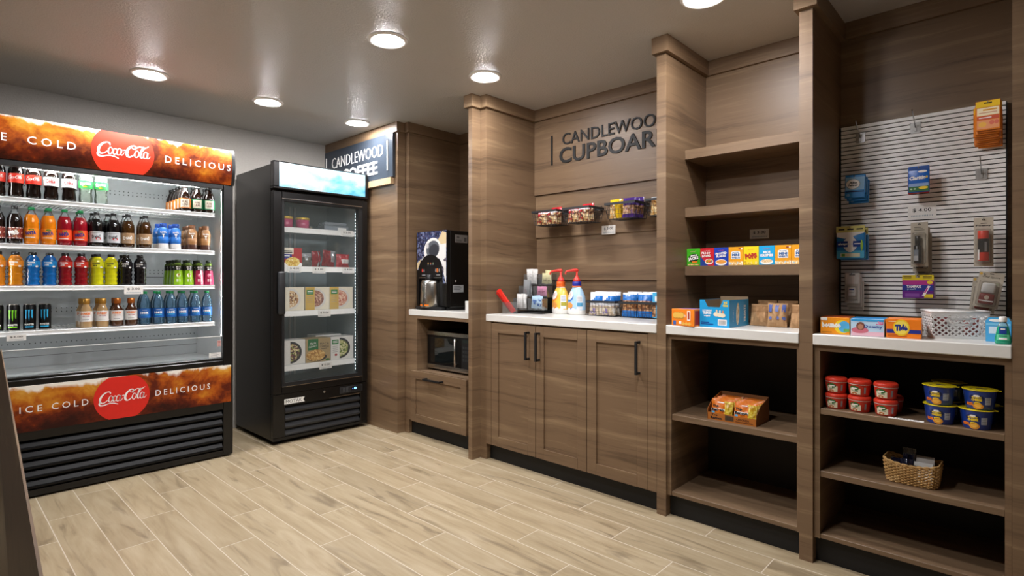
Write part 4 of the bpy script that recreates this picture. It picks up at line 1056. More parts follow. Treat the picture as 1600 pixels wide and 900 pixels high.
def wire_basket(name, label, loc, rz, w, d, h, group, taper=0.012, nw=9, nd=7, nh=3, r=0.0013, band=0.014, m=None):
    """wire basket with a flat rim band; base centre of the FRONT edge at the origin, front to -Y"""
    m = m or WIREB
    t = thing(name, label, 'basket', loc, rz, group)
    def ring(z, s):
        a = taper * (1 - s); return [(-w / 2 + a, a, z), (w / 2 - a, a, z), (w / 2 - a, d - a, z), (-w / 2 + a, d - a, z)]
    mb = MB()
    lo = ring(0.002, 0); hi = ring(h, 1)
    for k in range(nh + 1):
        s = k / nh; mb.tube(ring(0.002 + (h - band - 0.002) * s, s * (h - band) / h), r, m, 4, closed=True)
    def bars(a0, a1, b0, b1, n):
        for k in range(1, n):
            p = Vector(a0).lerp(Vector(a1), k / n); q = Vector(b0).lerp(Vector(b1), k / n); mb.tube([p, q], r * 0.8, m, 4)
    for k in range(4):
        n = nw if k % 2 == 0 else nd
        bars(lo[k], lo[(k + 1) % 4], hi[k], hi[(k + 1) % 4], n); mb.tube([lo[k], hi[k]], r * 1.3, m, 4)
    bars(lo[0], lo[1], lo[3], lo[2], nw); bars(lo[0], lo[3], lo[1], lo[2], nd)
    mb.build('wire_body', t, world=False)
    mb = MB()
    mb.box(-w / 2 - 0.001, -0.001, h - band, w / 2 + 0.001, 0.0015, h, m).box(-w / 2 - 0.001, d - 0.0015, h - band, w / 2 + 0.001, d + 0.001, h, m)
    mb.box(-w / 2 - 0.001, 0.0016, h - band, -w / 2 + 0.0015, d - 0.0016, h, m).box(w / 2 - 0.0015, 0.0016, h - band, w / 2 + 0.001, d - 0.0016, h, m)
    mb.build('rim', t, world=False)
    return t

# ================================================================ frozen food in the glass door freezer
Z1, Z2, Z3, Z4 = [z + 0.0005 for z in GSH]
PINK = mat('pink_jar', '#b8456b', 0.3); GOLD = mat('gold_lid', '#d6b23c', 0.35, 0.4)
t = thing('ice_cream_jar', 'pink ice cream jar with gold lid at the handle side of the freezer', 'jar', (1.872, 4.10, Z1), 0, 'pink jars in the freezer')
MB().lathe([(0.045, 0), (0.049, 0.004), (0.050, 0.066)], PINK, 28).build('jar', t, world=False)
MB().lathe([(0.051, 0.0662), (0.052, 0.067), (0.052, 0.082), (0.048, 0.085)], GOLD, 28).build('lid', t, world=False)
dup(t, 'pink ice cream jar with gold lid beside the small foil cup', (2.003, 4.10, Z1))
t = thing('foil_cup', 'tiny silver foil cup between the pink jars and the clear tray', 'cup', (2.085, 4.13, Z1))
MB().lathe([(0.014, 0), (0.019, 0.018), (0.021, 0.020), (0.019, 0.026), (0.002, 0.030)], STEEL, 18).build('cup', t, world=False)
t = thing('food_tray', 'clear plastic food tray with a pale cup on the top freezer shelf', 'tray', (2.268, 4.06, Z1))
TRAYC = clear('tray_plastic', '#c7d2dc', 0.35, 0.2)
mb = MB()
def shell(mb, x0, y0, z0, x1, y1, z1, m, th=0.0012):
    mb.box(x0, y0, z0, x1, y1, z0 + th, m); mb.box(x0, y0, z0, x1, y0 + th, z1, m); mb.box(x0, y1 - th, z0, x1, y1, z1, m); mb.box(x0, y0, z0, x0 + th, y1, z1, m); mb.box(x1 - th, y0, z0, x1, y1, z1, m)
shell(mb, -0.105, 0, 0, 0.105, 0.12, 0.034, TRAYC)
mb.build('base', t, world=False)
mb = MB().box(-0.107, -0.002, 0.0345, 0.107, 0.122, 0.039, TRAYC, 0.001).box(-0.098, 0.006, 0.0392, 0.098, 0.114, 0.068, TRAYC, 0.008, seg=2)
mb.build('lid', t, world=False)
mb = MB().box(-0.09, 0.02, 0.004, -0.02, 0.10, 0.030, mat('navy_filling', '#2b335c', 0.5), 0.006, seg=2)
mb.build('filling', t, world=False)
MB().box(0.01, -0.004, 0.004, 0.085, -0.0025, 0.026, WHITE, 0.0005).build('sticker', t, world=False)
# second shelf
PASTA = noisy('pasta_print', ['#e8c860', '#d2a63c', '#f2e09a', '#c98f2c'], 85)
def art_pasta(mb, fa, w, h, d):
    mb.rect(fa, -w * .5, h * .66, w * .1, h, ink('#e9e2cf'), .0006).rect(fa, -w * .5, h * .42, w * .02, h * .66, ink('#2b2f8e'), .0006)
    for k in range(2): mb.rect(fa, -w * .42, h * (.80 - .08 * k), w * .04, h * (.85 - .08 * k), INK, .001)
    mb.rect(fa, -w * .42, h * .54, -w * .08, h * .58, TWHITE, .001)
    mb.ell(fa, .01, h * .1, w * .5, h * .16, TWHITE, .001).ell(fa, .01, h * .24, w * .34, h * .26, PASTA, .0014)
carton('frozen_meal_box', 'red frozen pasta box on the second freezer shelf by the handle', 'box', (1.886, 4.037, Z2), 0, 0.166, 0.11, 0.139, mat('red_carton', '#b01f22', 0.35), art_pasta)
GB = 'frozen bags on the second freezer shelf'
REDF = mat('red_foil', '#8f2026', 0.25); SILF = mat('silver_film', '#aeb2b5', 0.22, 0.3); GRYF = mat('grey_film', '#68655e', 0.25)
packet('frozen_food_bag', 'grey brown film bag standing next to the red pasta box', 'bag', (2.018, 4.075, Z2), 0.1, 0.095, 0.105, 0.05, lambda u, v, s: SILF if v > .72 or abs(u + .2) < .12 and v > .5 else GRYF, GB, seed=3, wr=.008)
packet('frozen_food_bag', 'narrow red film bag next to the grey brown one', 'bag', (2.105, 4.085, Z2), 0.25, 0.085, 0.125, 0.05, lambda u, v, s: SILF if abs(u - .25) < .15 else REDF, GB, seed=5, wr=.010)
packet('frozen_food_bag', 'red bag with a tall silver flap next to the narrow red one', 'bag', (2.205, 4.085, Z2 + .006), -0.15, 0.10, 0.128, 0.055, lambda u, v, s: SILF if (u > .1 and v > .3) else REDF, GB, seed=8, wr=.012, roll=.1)
packet('frozen_food_bag', 'red and white bag at the hinge side of the second freezer shelf', 'bag', (2.332, 4.08, Z2), 0.05, 0.12, 0.108, 0.055, lambda u, v, s: mat('white_film', '#d9d4d0', .25) if (.25 < v < .6 and u > -.4) else mat('bright_red_foil', '#b3252c', .25), GB, seed=11, wr=.010)
# boxed bowls
BOWLF = {}
def art_bowl(side_col, fill, rim, plate, tagc=True, flip=False):
    def f(mb, fa, w, h, d):
        if side_col: mb.rect(fa, -w * .5, 0, -w * .12, h, side_col, .0005)
        if tagc:
            mb.rect(fa, -w * .45, h * .68, -w * .17, h * .88, ink('#1d7a3c'), .0010)
            for k in range(2): mb.rect(fa, -w * .41, h * (.74 + .06 * k), -w * .21, h * (.765 + .06 * k), TWHITE, .0014)
            for k in range(4): mb.rect(fa, -w * .43, h * (.58 - .08 * k), -w * .20, h * (.595 - .08 * k), TGREY, .0010)
        pts = lambda rr: [(-w * .12, h * .5 + rr * h * 0.98)] + [(-w * .12 + rr * w * 1.02 * math.cos(a), h * .5 + rr * h * 0.98 * math.sin(a)) for a in [PI / 2 - PI * k / 18 for k in range(19)]]
        mb.poly(fa, pts(.46)[::-1], plate, .0010).poly(fa, pts(.40)[::-1], rim, .0014).poly(fa, pts(.37)[::-1], fill, .0018)
    return f
CREAM = mat('cream_carton', '#e4ddc8', 0.4); WHC = mat('white_carton', '#e8e7e2', 0.4)
F1 = noisy('pasta_mix_print', ['#d8b98e', '#a9794e', '#e8d6b4', '#7a5236', '#c7a06a'], 95); F2 = noisy('meat_print', ['#9a6a55', '#7a4a3c', '#b98a72', '#c9a48a', '#8b4f42'], 95)
F3 = noisy('pink_pasta_print', ['#d8a990', '#c98470', '#e8c8ae', '#b76a58'], 95); F4 = noisy('bean_bowl_print', ['#c9b884', '#5a3a34', '#8a9a4a', '#3f2a2c', '#e0d0a0', '#7a4438'], 95); F5 = noisy('pesto_print', ['#c8c48a', '#8a9a48', '#e2dcb0', '#5f6e34'], 95); F6 = noisy('mac_print', ['#c79a55', '#e0bd7a', '#a87838', '#d8ab62'], 95)
GOLDP = mat('gold_panel', '#c9a64e', 0.4); PLATE = ink('#d6d3cc')
GB = 'bowl meal boxes on the third freezer shelf'
carton('frozen_meal_box', 'cream bowl meal box on the third freezer shelf by the handle', 'box', (1.890, 4.03, Z3), 0, 0.185, 0.13, 0.176, CREAM, art_bowl(None, F1, PLATE, PLATE, False), GB)
carton('frozen_meal_box', 'cream bowl meal box with gold panel, middle of the third shelf', 'box', (2.091, 4.03, Z3), 0, 0.198, 0.13, 0.176, CREAM, art_bowl(GOLDP, F2, PLATE, PLATE), GB)
carton('frozen_meal_box', 'cream bowl meal box with gold panel at the hinge side', 'box', (2.294, 4.03, Z3), 0, 0.203, 0.13, 0.176, CREAM, art_bowl(GOLDP, F3, PLATE, PLATE), GB)
GB = 'meal boxes on the lowest freezer shelf'
carton('frozen_meal_box', 'white bean bowl box on the lowest freezer shelf by the handle', 'box', (1.897, 4.03, Z4), 0, 0.190, 0.13, 0.183, WHC, art_bowl(None, F4, INK, ink('#25252a'), False), GB)
def art_mac(mb, fa, w, h, d):
    mb.rect(fa, -w * .42, h * .52, 0, h * .98, ink('#1f6b34'), .0006)
    mb.text('Marie', fa, -w * .22, h * .80, w * .26, h * .10, TWHITE, .001, shear=.3, rot=.15, res=1).text("Callender's", fa, -w * .22, h * .68, w * .34, h * .09, TWHITE, .001, shear=.3, rot=.15, res=1)
    mb.text('MAC &', fa, w * .25, h * .76, w * .36, h * .085, INK, .001, res=1).text('CHEESE', fa, w * .25, h * .64, w * .38, h * .085, INK, .001, res=1)
    mb.rect(fa, w * .12, h * .54, w * .36, h * .555, INK, .001)
    mb.ell(fa, -w * .05, h * .20, w * .40, h * .17, ink('#3a2a20'), .0010).ell(fa, -w * .10, h * .29, w * .38, h * .24, F6, .0014)
    mb.ell(fa, w * .38, h * .07, w * .09, h * .05, ink('#3d6b2c'), .0010)
carton('frozen_meal_box', 'tan MAC & CHEESE box in the middle of the lowest freezer shelf', 'box', (2.097, 4.03, Z4), 0, 0.203, 0.13, 0.183, mat('kraft_carton', '#ab946a', 0.45), art_mac, GB)
def art_pesto(mb, fa, w, h, d):
    art_bowl(None, F5, INK, ink('#25252a'))(mb, fa, w, h, d); mb.ell(fa, -w * .28, h * .22, w * .06, h * .05, ink('#a82a2a'), .001)
carton('frozen_meal_box', 'white box with green pasta bowl at the hinge side, lowest shelf', 'box', (2.302, 4.03, Z4), 0, 0.199, 0.13, 0.183, WHC, art_pesto, GB)
carton('frozen_meal_box', 'white box lying flat behind the boxes of the lowest freezer shelf', 'box', (2.26, 4.17, Z4), 0, 0.22, 0.15, 0.19, WHC, None, GB)
side_fa = lambda x, z: flat(x, 4.0065, z)
for x, z, s, lb in ((2.33, 1.566, '$ 5.00', 'price card on the top freezer shelf under the clear tray'), (1.895, 1.272, '$ 4.00', 'price card under the red pasta box'), (2.09, 1.268, '$ 3.00', 'price card under the frozen bags, middle of the second shelf'),
                    (2.342, 1.270, '$ 4.00', 'price card on the second freezer shelf at the hinge side'), (2.135, 0.932, '$ 5.00', 'price card under the middle bowl meal box'), (2.145, 0.526, '$ 5.00', 'price card under the tan MAC & CHEESE box')):
    price(lb, side_fa(x, z), (x, 4.0065, z - 0.024), 0.105, 0.048, s)

# ================================================================ coffee bay
MX, MY0, MY1, MZ = 2.655, 3.155, 3.515, 0.9655
cm = thing('coffee_machine', 'black coffee dispenser with a coffee cup photo on its front', 'coffee machine', (MX, 3.335, MZ))
mb = MB()
mb.box(MX + 0.03, MY0, MZ + 0.02, 3.06, MY1, 1.565, BLACK, 0.006)
mb.box(MX + 0.02, MY0 + 0.01, MZ, 3.05, MY1 - 0.01, MZ + 0.0195, BLACKM)
mb.build('body', cm)
ff = flatx(MX, 3.335, MZ)                      # u to the viewer's right, v up
W = 0.18
NAVYN = noisy('berry_print', ['#2a3050', '#3c4468', '#1d2238', '#6a7290', '#454058'], 75, 0.25)
mb = MB()
front = [(-W, 0.30), (-W, 0.592), (-W + .008, 0.60), (W - .008, 0.60), (W, 0.592), (W, 0.30)]
arch = lambda r, zc, k0=0, k1=PI, n=20: [(r * math.cos(k0 + (k1 - k0) * i / n), zc + r * 0.92 * math.sin(k0 + (k1 - k0) * i / n)) for i in range(n + 1)]
out = [(W, 0.03), (W, 0.592), (W - .006, 0.60), (-W + .006, 0.60), (-W, 0.592), (-W, 0.03), (-0.155, 0.03)] + [(a - .012, b) for a, b in arch(0.143, 0.29)[::-1]] + [(0.131, 0.03)]
mb.prism(out, ff, -0.03, 0.0, BLACK)
mb.build('front_shell', cm)
mb = MB()
def clipc(pts): return [(min(max(u, -W + .004), W - .004), min(v, .596)) for u, v in pts]
mb.prism([(-W + .003, .30)] + [(a - .012, b) for a, b in arch(0.146, 0.29, PI, 0)][0:0] + [(-0.158, .31)] + [(a - .012, b + .001) for a, b in arch(0.146, 0.29, PI, 0)] + [(.136, .20), (W - .003, .20), (W - .003, .597), (-W + .003, .597)], ff, 0.0002, 0.0015, NAVYN)
TAN = ink('#cbb58c'); CUPW = ink('#d9d6d2'); CUPS = ink('#b9b4b4')
o = .0018
mb.poly(ff, [(.03, .47), (W - .004, .47), (W - .004, .58), (.13, .592)], TAN, o)
mb.poly(ff, [(.178 - .004, .20), (.174, .50), (.05, .49), (-.10, .40), (-.12, .36)] + [(a - .012, b + .003) for a, b in arch(0.148, 0.29, 2.4, 0.05)] , CUPW, o + .0003)
mb.ell(ff, .015, .455, .105, .092, CUPW, o + .0006, 28, rot=.25).ell(ff, .018, .460, .080, .066, ink('#52555c'), o + .0009, 26, rot=.25).ell(ff, .030, .452, .060, .048, ink('#2b2c33'), o + .0012, 22, rot=.25)
mb.ell(ff, -.045, .49, .016, .022, CUPS, o + .0015, 12)
mb.poly(ff, [(-.176, .30), (-.150, .34), (-.125, .39), (-.15, .375), (-.176, .36)], TAN, o + .0004)
mb.blobs(ff, .10, .27, .17, .40, 9, .010, .022, [ink('#4a4152'), ink('#5e5560'), ink('#39313f')], o + .0012, 4)
mb.build('photo_panel', cm)
mb = MB()
mb.prism([(-0.155, 0.03), (0.131, 0.03)] + [(a - .012, b) for a, b in arch(0.143, 0.29)], ff, -0.029, -0.022, BLACKM)
mb.prism([(0.131, .235)] + [(a - .012, b) for a, b in arch(0.143, 0.29)] + [(-.155, .235)], ff, -0.012, 0.004, BLACK)
for k in range(3): mb.ell(ff, -.035 + .03 * k, .355, .006, .006, ink(['#b98a4a', '#b46a4a', '#8fa07a'][k]), .0046, 10); mb.rect(ff, -.040 + .03 * k, .342, -.030 + .03 * k, .346, TGREY, .0046)
mb.ell(ff, -.105, .30, .009, .013, ink('#c23a2e'), .0046, 12).ell(ff, -.085, .30, .005, .012, TGREY, .0046, 10).ell(ff, .075, .30, .013, .016, ink('#b3602a'), .0046, 12)
for u in (.055, .098): mb.ell(ff, u, .30, .005, .014, TGREY, .0046, 10)
for u in (-.09, .085): mb.rect(ff, u - .022, .262, u + .022, .268, TGREY, .0046)
mb.rect(ff, -.15, .244, .128, .248, STEEL, .0046)
mb.build('control_panel', cm)
mb = MB()
mb.lathe([(.030, 0), (.031, .012), (.026, .05), (.020, .058)], BLACK, 20, M=Matrix.Translation(ff(-.012, .212, .012)))
mb.box(MX - .008, 3.322, MZ + .225, MX + .03, 3.372, MZ + .262, BLACK, .006, seg=2)
mb.build('spout', cm)
mb = MB().lathe([(.085, .022), (.088, .028), (.082, .20), (.074, .225)], [STEEL, STEEL, STEEL], 36, M=Matrix.Translation(ff(-.012, 0, -.012)))
mb.build('urn', cm)
mb = MB()
for k in (-.045, .012): mb.rect(cyl(.0895, 0), k, .032, k + .036, .043, ORI, .0008, 5)
for v in mb.v: pass
mb.v = [ff(-.012, 0, -.012) + Matrix.Rotation(-PI / 2 + .1, 4, 'Z') @ p for p in mb.v]
mb.build('orange_label', cm)
mb = MB().prism([(.155 * math.cos(a) - .012, 0) for a in (0,)][0:0] + [(-.167, -.03), (.143, -.03), (.143, .012)] + [(.155 * math.cos(a) - .012, .012 + .048 * math.sin(a)) for a in [PI * k / 16 for k in range(17)]] + [(-.167, .012)], lambda u, v, w: ff(u, w, v), 0.0, 0.022, BLACKM)
mb.build('drip_tray', cm)
sf = flat(0, MY0, 0)
mb = MB().rect(sf, 2.735, 1.475, 2.86, 1.535, ink('#77736f'), .0006)
mb.rect(sf, 2.825, 1.485, 2.85, 1.515, ink('#4a4846'), .001)
mb.ell(sf, 2.765, 1.516, .014, .009, ink('#4a4846'), .001, 12)
for k in range(2): mb.rect(sf, 2.745, 1.484 + .009 * k, 2.80, 1.488 + .009 * k, ink('#4a4846'), .001)
mb.build('side_label', cm)
mb = MB().rect(sf, 2.715, 1.100, 2.82, 1.155, ink('#a9acae'), .0006)
for k in range(4): mb.rect(sf, 2.722, 1.108 + .011 * k, 2.80 - .012 * (k % 2), 1.112 + .011 * k, ink('#55585c'), .001)
mb.build('side_label', cm)
MB().lathe([(.009, 0), (.009, .010), (.006, .013)], STEEL, 14, M=Matrix.Translation((2.735, MY0, 1.185)) @ Matrix.Rotation(PI / 2, 4, 'X')).build('lock', cm)
t = thing('napkin_stack', 'white stack of folded napkins at the end of the coffee worktop', 'napkins', (2.70, 2.86, MZ))
mb = MB()
for k in range(9): mb.box(2.655, 2.79, MZ + .0085 * k, 2.77, 2.955, MZ + .0085 * k + .0078, WHITE, .0025)
mb.build('napkin_sheets', t)
# microwave in the niche
mw = thing('microwave_oven', 'black and steel microwave oven in the niche under the coffee machine', 'microwave', (2.70, 3.17, 0.5006))
mb = MB().box(2.70, 2.925, 0.514, 3.04, 3.418, 0.800, BLACK, 0.004)
mb.build('body', mw)
mb = MB().box(2.680, 2.925, 0.770, 2.6995, 3.418, 0.800, STEEL, .002).box(2.680, 2.925, 0.515, 2.6995, 3.418, 0.546, STEEL, .002).box(2.682, 3.025, 0.5465, 2.6995, 3.418, 0.7695, BLACK, .001)
mb.box(2.679, 3.08, .562, 2.682, 3.375, .755, mat('dark_glass', '#0b0f10', .04, coat=1.0), .001)
d = mb.build('door', mw)
mb = MB().tube([(2.652, 3.062, .556), (2.652, 3.062, .762)], .0075, STEEL, 12).tube([(2.652, 3.062, .575), (2.682, 3.062, .575)], .006, STEEL, 8).tube([(2.652, 3.062, .745), (2.682, 3.062, .745)], .006, STEEL, 8)
mb.build('handle', mw).parent = d
mb = MB().box(2.683, 2.926, .5465, 2.6995, 3.0245, .7695, BLACKM, .001)
fm = flatx(2.683, 2.975, 0)
mb.rect(fm, -.035, .735, .035, .758, ink('#12201c'), .0006)
for a in range(3):
    for b in range(4): mb.rect(fm, -.034 + .025 * a, .60 + .03 * b, -.016 + .025 * a, .618 + .03 * b, ink('#2c2d2f'), .0006)
mb.build('keypad', mw)
for y in (2.97, 3.37):
    for x in (2.74, 3.0): MB().lathe([(.014, .5006), (.014, .5135)], BLACKM, 12, c=(x, y, 0)).build('foot', mw)
# ================================================================ cupboard bay: things on the long worktop
CT = 0.9654
SMOKE = clear('smoky_acrylic', '#4a4c4c', 0.40, 0.12); CLEARB = clear('clear_bin', '#dfe4e4', 0.05, 0.10)
cd = thing('condiment_caddy', 'three tier clear and black caddy of packets beside the creamer bottles', 'caddy', (2.775, 2.466, CT), math.radians(-78))
mb = MB().box(-.115, 0.0, 0, .115, .24, .010, BLACKM, .002).box(-.112, .232, .010, .112, .238, .23, SMOKE).box(-.004, .09, .0105, .004, .23, .105, BLACKM).box(-.004, .165, .1055, .004, .23, .188, BLACKM)
mb.build('base', cd, world=False)
BINS = []
for k, (y, z) in enumerate(((0.004, 0.024), (0.078, 0.108), (0.152, 0.190))):
    for s in (-1, 1):
        mb = MB(); x0 = 0.004 if s > 0 else -0.112
        shell(mb, x0, y, z, x0 + .108, y + .078, z + .078, CLEARB, .0018)
        mb.build('bin', cd, world=False)
        BINS.append((x0 + .054, y, z))
def cadd(p): return cd.matrix_basis @ Vector(p)
def in_bin(k, dx, dy, dz): b = BINS[k]; return cadd((b[0] + dx, b[1] + .039 + dy, b[2] + dz))
cd.rotation_euler = (0, 0, math.radians(-78)); cd.matrix_basis = Matrix.Translation(cd.location) @ Matrix.Rotation(math.radians(-78), 4, 'Z')
RZ = math.radians(-78)
def sachet(label, k, dx, dy, w, h, m, art=None, seed=0, tilt=.1, roll=0.0, grp='packets in the caddy', name='sugar_packet', d=.010):
    return packet(name, label, 'packet', in_bin(k, dx * .85, dy * .85, .011), RZ, w * 1.0, h * 1.1, d, m, grp, tilt * .6, seed, art, max(-.12, min(.12, roll)), 'wrapper', .0035, 8, 8)
WP_ = mat('white_sachet', '#e9e7e3', .5); BP = mat('blue_sachet', '#b4d3ea', .5); PP = mat('pink_sachet', '#e08fb4', .5); YP = mat('yellow_sachet', '#ded8a4', .5); SP_ = mat('silver_sachet', '#9fa3a6', .3, .2)
blu = lambda mb, fa, w, h: mb.rect(fa, -w * .3, h * .35, w * .3, h * .7, BLUI, .0006, 3)
pnk = lambda mb, fa, w, h: mb.rect(fa, -w * .25, h * .4, w * .25, h * .5, ink('#b0507e'), .0006, 3)
# bins: 0 lower far, 1 lower near, 2 middle far, 3 middle near, 4 top far, 5 top near
for n, (dx, dy, ro) in enumerate(((-.018, -.018, .05), (.012, 0, -.1), (-.005, .018, .15))): sachet('tall white sachet in the lowest caddy tier, %s of three' % ('front', 'middle', 'rear')[n], 0, dx, dy, .045, .088, WP_, seed=n, roll=ro)
for n, (dx, dy, ro) in enumerate(((-.018, -.020, .12), (.012, -.006, .22), (.0, .012, -.1), (.026, -.022, .6))): sachet('pale blue sweetener sachet in the lowest caddy tier, %s' % ('at the front', 'second one', 'at the rear', 'toppled sideways')[n], 1, dx, dy, .05, (.076, .078, .08, .045)[n], BP, blu, 10 + n, roll=ro if n < 3 else .3)
for n, (dx, dy, ro) in enumerate(((-.012, -.012, .1), (.010, .010, -.15))): sachet('silver grey sachet sticking up from the middle caddy tier, %s' % ('front one', 'rear one')[n], 2, dx, dy, .05, .100 - .006 * n, SP_, seed=20 + n, roll=ro)
for n, (dx, dy, ro) in enumerate(((-.020, -.018, .25), (.020, -.014, -.18), (.0, .012, .1))): sachet('pink sweetener sachet in the middle caddy tier, %s' % ('beside the silver ones', 'nearer the bottles', 'rear one')[n], 3, dx, dy, .045, .058, PP, pnk, 30 + n, roll=ro)
for n, (dx, dy, ro) in enumerate(((-.018, -.016, -.05), (.014, -.004, .08), (0, .015, 0))): sachet('white sugar packet in the top caddy tier, %s' % ('front far one', 'front near one', 'rear one')[n], 4, dx, dy, .046, .094, WP_, lambda mb, fa, w, h: mb.blobs(fa, -w * .35, h * .1, w * .35, h * .9, 10, .002, .003, [TGREY], .0006, 3), 40 + n, roll=ro)
for n, (dx, dy, ro) in enumerate(((-.020, -.016, .1), (.016, -.01, -.12), (-.004, .014, .05))): sachet('pale yellow sweetener packet in the top caddy tier, %s' % ('far one', 'near one', 'rear one')[n], 5, dx, dy, .046, (.066, .064, .086)[n], YP, lambda mb, fa, w, h: mb.rect(fa, -w * .3, h * .3, w * .3, h * .36, ink('#8a8450'), .0006, 2), 50 + n, roll=ro)
# red stirrers in a clear cup
HZ = math.radians(-47)
t = thing('clear_cup', 'small clear holder with red sticks beside the caddy', 'cup', (2.696, 2.551, CT), HZ)
mb = MB(); shell(mb, -.050, -.004, 0, .052, .033, .078, CLEARB, .0015); mb.build('holder', t, world=False)
Mh = Matrix.Translation(t.location) @ Matrix.Rotation(HZ, 4, 'Z')
STIR = mat('red_stirrer', '#d3271b', .35)
for n, (dx, dy, L) in enumerate(((.0, .002, .175), (.004, .009, .185), (-.002, .0155, .172))):
    t = thing('red_stirrer_packet', ('front', 'middle', 'rear')[n] + ' red stick packet leaning out of the clear holder', 'stirrer', Mh @ Vector((.026 + dx, dy, .012)), HZ, 'red stirrer packets')
    M = Matrix.Rotation(-.60 - .03 * n, 4, 'Y')
    mb = MB().box(-.016, 0, 0, .016, .005, L, STIR, .002, M=M)
    mb.box(-.013, -.0006, .02, -.010, 0, L - .02, ink('#b51d14'), M=M).box(.008, -.0006, .02, .012, 0, L - .02, ink('#e8584a'), M=M)
    mb.build('wrapper', t, world=False)
# creamer pump bottles
def creamer(label, y, capm, c1, c2, c3, spin):
    t = thing('creamer_pump_bottle', label, 'pump bottle', (2.945, y, CT), FX, 'coffee creamer pump bottles')
    SL = mat('creamer_white', '#eceae6', .25, coat=.3); B = mat('sleeve_' + c1, '#' + c1, .25, coat=.3)
    pr = [(.060, 0), (.0645, .006), (.0645, .030), (.0645, .085), (.060, .120), (.047, .152), (.033, .175), (.026, .184), (.024, .190)]
    mb = MB().lathe(pr, [SL, SL, B, B, B, B, SL, SL], 36, sy=.72)
    def fa(u, v, w):
        pv = [(b, a) for a, b in pr]; r = pv[-1][1]
        for (z0, r0), (z1, r1) in zip(pv, pv[1:]):
            if z0 <= v <= z1: r = r0 + (r1 - r0) * (v - z0) / (z1 - z0)
        a = u / .0645; return Vector(((r + w) * math.sin(a), -(r * .72 + w) * math.cos(a), v))
    mb.rect(fa, .030, .035, .075, .125, ink('#d9dde2'), .0008, 8, 8).rect(fa, .034, .055, .075, .080, ink(c3), .0012, 6, 2)
    for k in range(4): mb.rect(fa, .036, .090 + .008 * k, .070, .0925 + .008 * k, TGREY, .0012, 6)
    def blob(u, v, ru, rv, m, off, rot=0, n=22, rings=5):
        cr, sr = math.cos(rot), math.sin(rot); vs = [fa(u, v, off)]; fs = []
        for q in range(1, rings + 1):
            for i in range(n):
                a = 2 * PI * i / n; x, yv = ru * q / rings * math.cos(a), rv * q / rings * math.sin(a)
                vs.append(fa(u + x * cr - yv * sr, min(max(v + x * sr + yv * cr, .002), .189), off))
        for i in range(n): fs.append([0, 1 + i, 1 + (i + 1) % n])
        for q in range(rings - 1):
            for i in range(n): a0 = 1 + q * n; fs.append([a0 + i, a0 + n + i, a0 + n + (i + 1) % n, a0 + (i + 1) % n])
        mb.add(vs, fs, m, True)
    blob(-.026, .112, .034, .026, ink(c2), .0010, .5); blob(-.030, .125, .032, .028, SL, .0014, .5)
    mb.text('Coffee', fa, -.032, .134, .036, .010, ink('#b0392f'), .0020, rot=.2, res=1); mb.text('mate', fa, -.030, .121, .030, .010, ink('#b0392f'), .0020, rot=.2, res=1)
    blob(-.026, .060, .028, .020, ink('#e39a4a'), .0014); blob(-.028, .042, .028, .014, ink(c2), .0012)
    for k in range(9): blob(-.055 + .012 * k, .022 + .007 * (k % 3), .012, .009, SL, .0016 + .0001 * k, n=10, rings=2)
    mb.build('bottle', t, world=False)
    MB().lathe([(.0285, .186), (.0295, .188), (.0295, .214), (.027, .2165)], capm, 24).lathe([(.0305, .1835), (.0305, .1875)], ORI, 24, cap0=False).build('cap', t, world=False)
    PR = mat('pump_red', '#e2423a', .3)
    mb = MB().lathe([(.026, .2168), (.022, .232), (.011, .250), (.0085, .256), (.0065, .258), (.0065, .288)], PR, 22)
    R = Matrix.Rotation(spin, 4, 'Z')
    mb.tube([(.012, 0, .290), (0, 0, .291), (-.02, 0, .291), (-.05, 0, .287), (-.072, 0, .283), (-.077, 0, .276), (-.078, 0, .262)], [.006, .011, .010, .0075, .0065, .006, .005], PR, 10, M=R)
    mb.build('pump', t, world=False)
creamer('yellow creamer pump bottle with orange cap beside the caddy', 2.3115, mat('orange_cap', '#e2621f', .35), 'f3bd4a', '#e0812a', '#a9a136', 0.30)
creamer('pale blue creamer pump bottle with dark blue cap', 2.179, mat('royal_blue_cap', '#1f2a92', .35), 'a9cdea', '#2f6fb8', '#4f9ac4', 1.0)
# wire baskets with cookie packs
GBK = 'black wire baskets on the long worktop'
wire_basket('wire_basket', 'wire basket of white cookie packs on the worktop beside the creamer', (2.885, 1.957, CT), FX, .215, .13, .098, GBK, taper=.008)
wire_basket('wire_basket', 'long wire basket of brown cookie packs on the worktop beside the sign bay pilaster', (2.880, 1.613, CT), FX, .41, .13, .098, GBK, taper=.008, nw=16)
CK1 = noisy('pale_cookie_print', ['#d9c7ae', '#b9a58e', '#e8e2da', '#8b7ab0', '#cdbb9a'], 75); CK2 = noisy('brown_cookie_print', ['#a8744a', '#7c4c2c', '#c99a6a', '#8a5a36', '#d9b083'], 75)
FILM = mat('clear_crimp_film', '#d5d8da', .2); BLF = mat('blue_film', '#1f6fc0', .25); WHF = mat('white_film2', '#e6e6ea', .25); DBF = mat('deep_blue_film', '#22408f', .25)
def cookie_pack(label, y, m, x=2.899, h=.145, w=.10, seed=0, tilt=-.10, d=.045, g='cookie packs in the worktop baskets', z=CT + .006, name='cookie_pack'):
    return packet(name, label, 'cookies', (x, y, z), FX, w, h, d, m, g, tilt, seed, None, 0, 'wrapper', .003, 12, 12)
wh = lambda u, v, s: FILM if v > .88 else (BLF if .62 < v < .80 and u > -.5 + (v - .62) * 3 else (WHF if v > .45 else CK1))
br = lambda u, v, s: FILM if v > .92 else (BLF if v > .68 else (CK2 if v > .22 else BLF))
